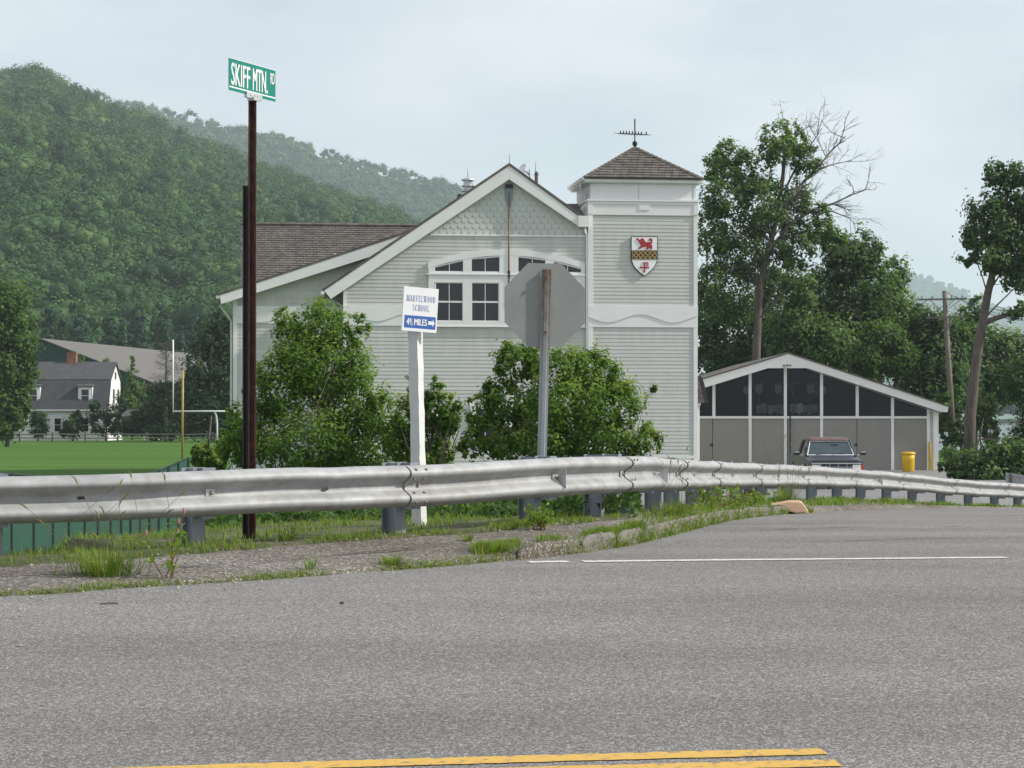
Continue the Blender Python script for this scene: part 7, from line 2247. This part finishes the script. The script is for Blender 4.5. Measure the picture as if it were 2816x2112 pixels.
# ---------------------------------------------------------------- grass and weeds on the verge
r = np.random.default_rng(301)
def strip(n, x0, x1, off_fn, h0, h1, dens=None, yellow=0.45, wid=0.006, lean=0.7):
    i0, i1 = np.searchsorted(Epx, x0), np.searchsorted(Epx, x1)
    i = r.integers(i0, i1, n)
    d, mode = off_fn(i, n)
    if mode == 'berm':
        P_ = np.stack([Ept[i, 0] + DIR[i, 0] * d, Ept[i, 1] + DIR[i, 1] * d, bermz(i, np.clip(d, 0, DL[i])) - 0.006], axis=1)
    else:                       # distance behind the rail
        q = Rpt[i, :2] + ROUT[i] * d[:, None]
        a = SH[i]
        z = np.where(d < a, zB[i] - 0.05 * d / np.maximum(a, .1), zB[i] - 0.05 - 0.36 * (d - a))
        P_ = np.stack([q[:, 0], q[:, 1], z - 0.01], axis=1)
    P_[:, :2] += r.normal(size=(n, 2)) * 0.02
    keep = np.ones(n, bool)
    cl = 0.5 + 0.5 * np.sin(P_[:, 0] * 5.1 + P_[:, 1] * 2.3) * np.sin(P_[:, 0] * 2.1 - P_[:, 1] * 3.7 + 1.3)
    if dens is not None:
        keep = r.uniform(size=n) < dens(Epx[i], cl, d)
    P_ = P_[keep]; cl = cl[keep]
    m_ = len(P_)
    h = r.uniform(h0, h1, m_) * (0.55 + 0.75 * cl)
    v = np.clip(r.normal(yellow, 0.17, m_) + (r.uniform(size=m_) < 0.07) * 0.45, 0, 1)
    return P_, h, np.clip(r.normal(lean, 0.25, m_), 0.1, 1.3), np.full(m_, wid) * r.uniform(0.6, 1.4, m_) * np.clip(P_[:, 1] / 15, 1, 3), v
parts = []
# tufts in the joint between road and apron
parts.append(strip(11000, -400, 2230, lambda i, n: (np.abs(r.normal(0.0, 0.05, n)) - 0.02, 'berm'), 0.02, 0.06, lambda x, c, d: np.clip(1.6 * c + 0.12, 0, 1), 0.50, 0.005, 0.95))
# sparse dry fringe
parts.append(strip(2500, -400, 2230, lambda i, n: (np.abs(r.normal(0.0, 0.10, n)), 'berm'), 0.015, 0.04, None, 0.82, 0.005, 1.0))
# grass between apron and rail
parts.append(strip(4200, -500, 1700, lambda i, n: (af[i] * DL[i] + r.uniform(-0.12, 1.0, n) * (1 - af[i] + 0.03) * DL[i], 'berm'), 0.02, 0.075, lambda x, c, d: np.clip(2 * c - 0.3, 0, 1), 0.5))
# behind the rail
parts.append(strip(15000, -500, 1760, lambda i, n: (r.uniform(0.0, 1.0, n) * (SH[i] + 0.5), 'rail'), 0.025, 0.095, lambda x, c, d: np.clip(1.4 * c, 0, 1), 0.45))
# the kerb bend: lush fringe on top of the kerb
parts.append(strip(3400, 1690, 2215, lambda i, n: (np.where(r.uniform(size=n) < 0.6, np.abs(r.normal(0.0, 0.05, n)) - 0.07, r.normal(0.32, 0.08, n)), 'berm'), 0.02, 0.085, lambda x, c, d: np.clip(0.3 + c, 0, 1), 0.4))
parts.append(strip(2600, 1480, 1760, lambda i, n: (np.abs(r.normal(0.42, 0.12, n)), 'berm'), 0.03, 0.09, lambda x, c, d: np.clip(c * 1.2 - 0.1, 0, 1), 0.45))
parts.append(strip(1600, 1310, 1420, lambda i, n: (np.abs(r.normal(0.42, 0.10, n)), 'berm'), 0.04, 0.10, None, 0.5))
# side road verge
parts.append(strip(5000, 1760, 2830, lambda i, n: (r.uniform(0.35, 1.1, n) * DL[i], 'berm'), 0.03, 0.12, lambda x, c, d: np.clip(c * 1.3 - 0.15, 0, 1), 0.42, 0.007))
parts.append(strip(7000, 1760, 2830, lambda i, n: (r.uniform(0.0, 1.0, n) * (SH[i] + 0.3), 'rail'), 0.03, 0.12, lambda x, c, d: np.clip(0.1 + c, 0, 1), 0.42, 0.007))
A_ = [np.concatenate([p[k] for p in parts]) for k in range(5)]
me = blades('grass', A_[0], A_[1], A_[2], A_[3], A_[4], None, r=r)
o = link('grass', me, None, MT['grass']); tag(o, 'short green grass and tufts along kerb and guardrail', None, None, 'stuff')

def weed_spot(x, f):
    i = np.searchsorted(Epx, x)
    d = f * DL[i]
    return np.array([Ept[i, 0] + DIR[i, 0] * d, Ept[i, 1] + DIR[i, 1] * d, float(bermz(np.array([i]), np.array([d]))[0])])
def foxtail(label, x, f, nb, hb_, heads, seed, spread=0.16):
    rr = np.random.default_rng(seed)
    b0 = weed_spot(x, f)
    t = thing('foxtail_grass', label, 'grass clump', tuple(b0), 0, None)
    base = np.stack([rr.normal(0, spread * 0.22, nb), rr.normal(0, spread * 0.15, nb), np.full(nb, -0.01)], axis=1)
    me = blades('blades', base, rr.uniform(0.4, 1.0, nb) * hb_, np.clip(rr.normal(0.85, 0.42, nb), 0.05, 1.7), np.full(nb, 0.007), np.clip(rr.normal(0.5, 0.18, nb), 0, 1), None, r=rr, az=np.arctan2(base[:, 1], base[:, 0]) + rr.normal(0, 0.5, nb))
    link('blades', me, t, MT['grass'])
    if heads:
        st_ = MB(); 
        for k in range(heads):
            p0 = np.array([rr.normal(0, spread * 0.4), rr.normal(0, 0.04), 0])
            top = p0 + np.array([rr.normal(0.02, 0.14), rr.normal(0, 0.06), rr.uniform(0.35, 1.0) * hb_ * 2.4])
            mid = (p0 + top) / 2 + np.array([(top[0] - p0[0]) * -0.25, 0, 0.03])
            st_.tube([p0, mid, top], [0.0022, 0.0018, 0.0014], 4, False)
            d = (top - mid); d /= np.linalg.norm(d)
            e = top + d * 0.045 + np.array([0.012 * np.sign(d[0]), 0, -0.006])
            hd = MB(); hd.tube([top - d * 0.005, top + d * 0.012, top + d * 0.032, e + d * 0.01], [0.002, 0.0055, 0.005, 0.0015], 6)
            o = hd.build('seed_head', MT['seed'], t)
            a = o.data.attributes.new('vv', 'FLOAT', 'FACE'); a.data.foreach_set('value', [float(np.clip(rr.normal(0.4, 0.25), 0, 1))] * len(o.data.polygons))
        o = st_.build('stalks', MT['seed'], t)
        a = o.data.attributes.new('vv', 'FLOAT', 'FACE'); a.data.foreach_set('value', [0.2] * len(o.data.polygons))
    return t
foxtail('largest foxtail grass clump with tall seed heads before the green fence', 275, 0.28, 300, 0.26, 18, 401, 0.42)
foxtail('small foxtail tuft with seed stalks beside the rusty street sign post', 770, 1.12, 60, 0.16, 8, 402, 0.12)
foxtail('grass tuft with seed heads on the kerb bend by the dented rail', 1850, 0.5, 120, 0.28, 10, 403, 0.25)
foxtail('grass tuft with seed heads beside the tan stone slab', 2155, 0.75, 160, 0.42, 14, 404, 0.3)
foxtail('thin grass tuft growing from a crack in the apron', 842, 0.12, 26, 0.15, 0, 405, 0.06)
foxtail('spreading crabgrass tuft where kerb lip begins', 1372, 0.1, 150, 0.13, 0, 406, 0.20)
foxtail('spreading crabgrass tuft in the joint left of the near rail post', 1075, 0.06, 120, 0.11, 0, 407, 0.18)
foxtail('crabgrass tuft on the apron before the leafy weed', 1275, 0.62, 50, 0.11, 1, 408, 0.08)

def leafy(label, x, f, h, stems, leaves_, ls, seed, red=False, spread=0.1):
    rr = np.random.default_rng(seed)
    b0 = weed_spot(x, f)
    t = thing('weed', label, 'weed', tuple(b0))
    mb = MB(); cc, bb, hd = [], [], []
    for k in range(stems):
        p0 = np.array([rr.normal(0, spread * 0.3), rr.normal(0, spread * 0.3), 0]); e = p0 + np.array([rr.normal(0, spread), rr.normal(0, spread * 0.7), h * rr.uniform(0.6, 1.0)])
        m_ = (p0 + e) / 2 + rr.normal(size=3) * 0.015
        mb.tube([p0, m_, e], [0.0045, 0.0035, 0.002], 5)
        fr_ = rr.uniform(0.25 if red else 0.35, 1, leaves_)[:, None]
        cc.append(p0 + (e - p0) * fr_ + rr.normal(size=(leaves_, 3)) * np.array([ls * 0.6, ls * 0.6, ls * 0.3])); bb.append(np.tile([0, -0.4, 1.0], (leaves_, 1)))
        hd.append(e)
    mb.build('stem', MT['stem_red'], t)
    c = np.concatenate(cc); b = np.concatenate(bb)
    link('leaves', leaf_mesh('leaves', c, ls * rr.uniform(0.7, 1.3, len(c)), np.clip(rr.normal(0.62, 0.2, len(c)), 0, 1), b, 0.9, 0.42, r=rr), t, MT['leaf_shrub'])
    if red:
        for e in hd:
            mb = MB(); mb.lathe([(0.003, -0.01), (0.007, 0.005), (0.006, 0.02), (0.002, 0.03)], tuple(e), 6); mb.build('flower_spike', MT['rust_pink'], t)
    return t
MT['rust_pink'] = mat('dusty_pink', (0.42, 0.20, 0.20), (0.35, 0.16, 0.16), 30, 0.8)
leafy('single upright smartweed with reddish stem and pink spikes', 440, 0.10, 0.42, 4, 11, 0.06, 411, True, 0.07)
leafy('low bushy leafy weed at the foot of the rail post', 1478, 0.72, 0.20, 9, 16, 0.06, 412, False, 0.10)
leafy('leafy green weed on the kerb bend under the rail', 1965, 0.6, 0.24, 14, 14, 0.07, 413, False, 0.22)
leafy('leafy green weed between two rail posts by the stone slab', 2070, 0.55, 0.22, 10, 14, 0.07, 414, False, 0.2)

# small stones and litter on the road
r = np.random.default_rng(501)
mb = MB()
for k in range(420):
    x = r.uniform(0, 2800)
    i = min(np.searchsorted(Epx, x), NS - 1)
    d = -abs(r.normal(0.0, 0.35)) - 0.02 if k < 130 else (-r.uniform(0.5, 4) if k < 160 else r.uniform(0.05, 0.95) * DL[i])
    p = np.array([Ept[i, 0] + DIR[i, 0] * d, Ept[i, 1] + DIR[i, 1] * d, 0]); p[2] = (zpav(p[1]) + 0.002) if d < 0 else float(bermz(np.array([i]), np.array([d]))[0]) + 0.003
    s_ = r.uniform(0.004, 0.016)
    vs = [p + np.array([math.cos(q * 1.257) * s_ * r.uniform(0.7, 1.3), math.sin(q * 1.257) * s_ * r.uniform(0.7, 1.3), 0]) for q in range(5)] + [p + np.array([r.normal() * s_ * 0.3, 0, s_ * 0.7])]
    mb.add(vs, [(0, 1, 5), (1, 2, 5), (2, 3, 5), (3, 4, 5), (4, 0, 5)])
o = mb.build('gravel', MT['concrete'], None); tag(o, 'loose gravel bits along the road edge', None, None, 'stuff')
for x, y, l_ in ((300, 1663, 0.05), (940, 1660, 0.03)):
    Y = 2.5 / 1
    Yd = np.linspace(6, 20, 4000); row = YH + F * (CZ - zpav(Yd)) / Yd
    Yq = float(np.interp(-y, -row, Yd))
    t = thing('twig' if x < 500 else 'dark_pebble', 'small pale twig lying on the road' if x < 500 else 'small dark pebble lying on the road', 'debris', (PX(x, Yq), Yq, float(zpav(Yq))))
    if x < 500:
        mb = MB(); mb.tube([(-l_, 0, 0.006), (0, 0.01, 0.01), (l_, 0.0, 0.008)], 0.005, 5); mb.build('stick', MT['bark_pale'], t)
    else:
        mb = MB(); mb.lathe([(0.01, 0.0), (0.014, 0.006), (0.006, 0.012)], (0, 0, 0), 6); mb.build('stone', MT['crack'], t)

# ---------------------------------------------------------------- haze
mb = MB(); mb.box(-1400, 2400, -60, 7600, -20, 520)
hz_ = mb.build('haze', None, None)
tag(hz_, 'summer haze over the valley', None, None, 'stuff')
m = bpy.data.materials.new('valley_haze'); m.use_nodes = True
t_ = m.node_tree; t_.nodes.clear()
pv = t_.nodes.new('ShaderNodeVolumePrincipled')
pv.inputs['Color'].default_value = (0.80, 0.91, 1.0, 1)
pv.inputs['Density'].default_value = 0.00014
pv.inputs['Anisotropy'].default_value = 0.0
ou = t_.nodes.new('ShaderNodeOutputMaterial')
t_.links.new(pv.outputs['Volume'], ou.inputs['Volume'])
hz_.data.materials.append(m)
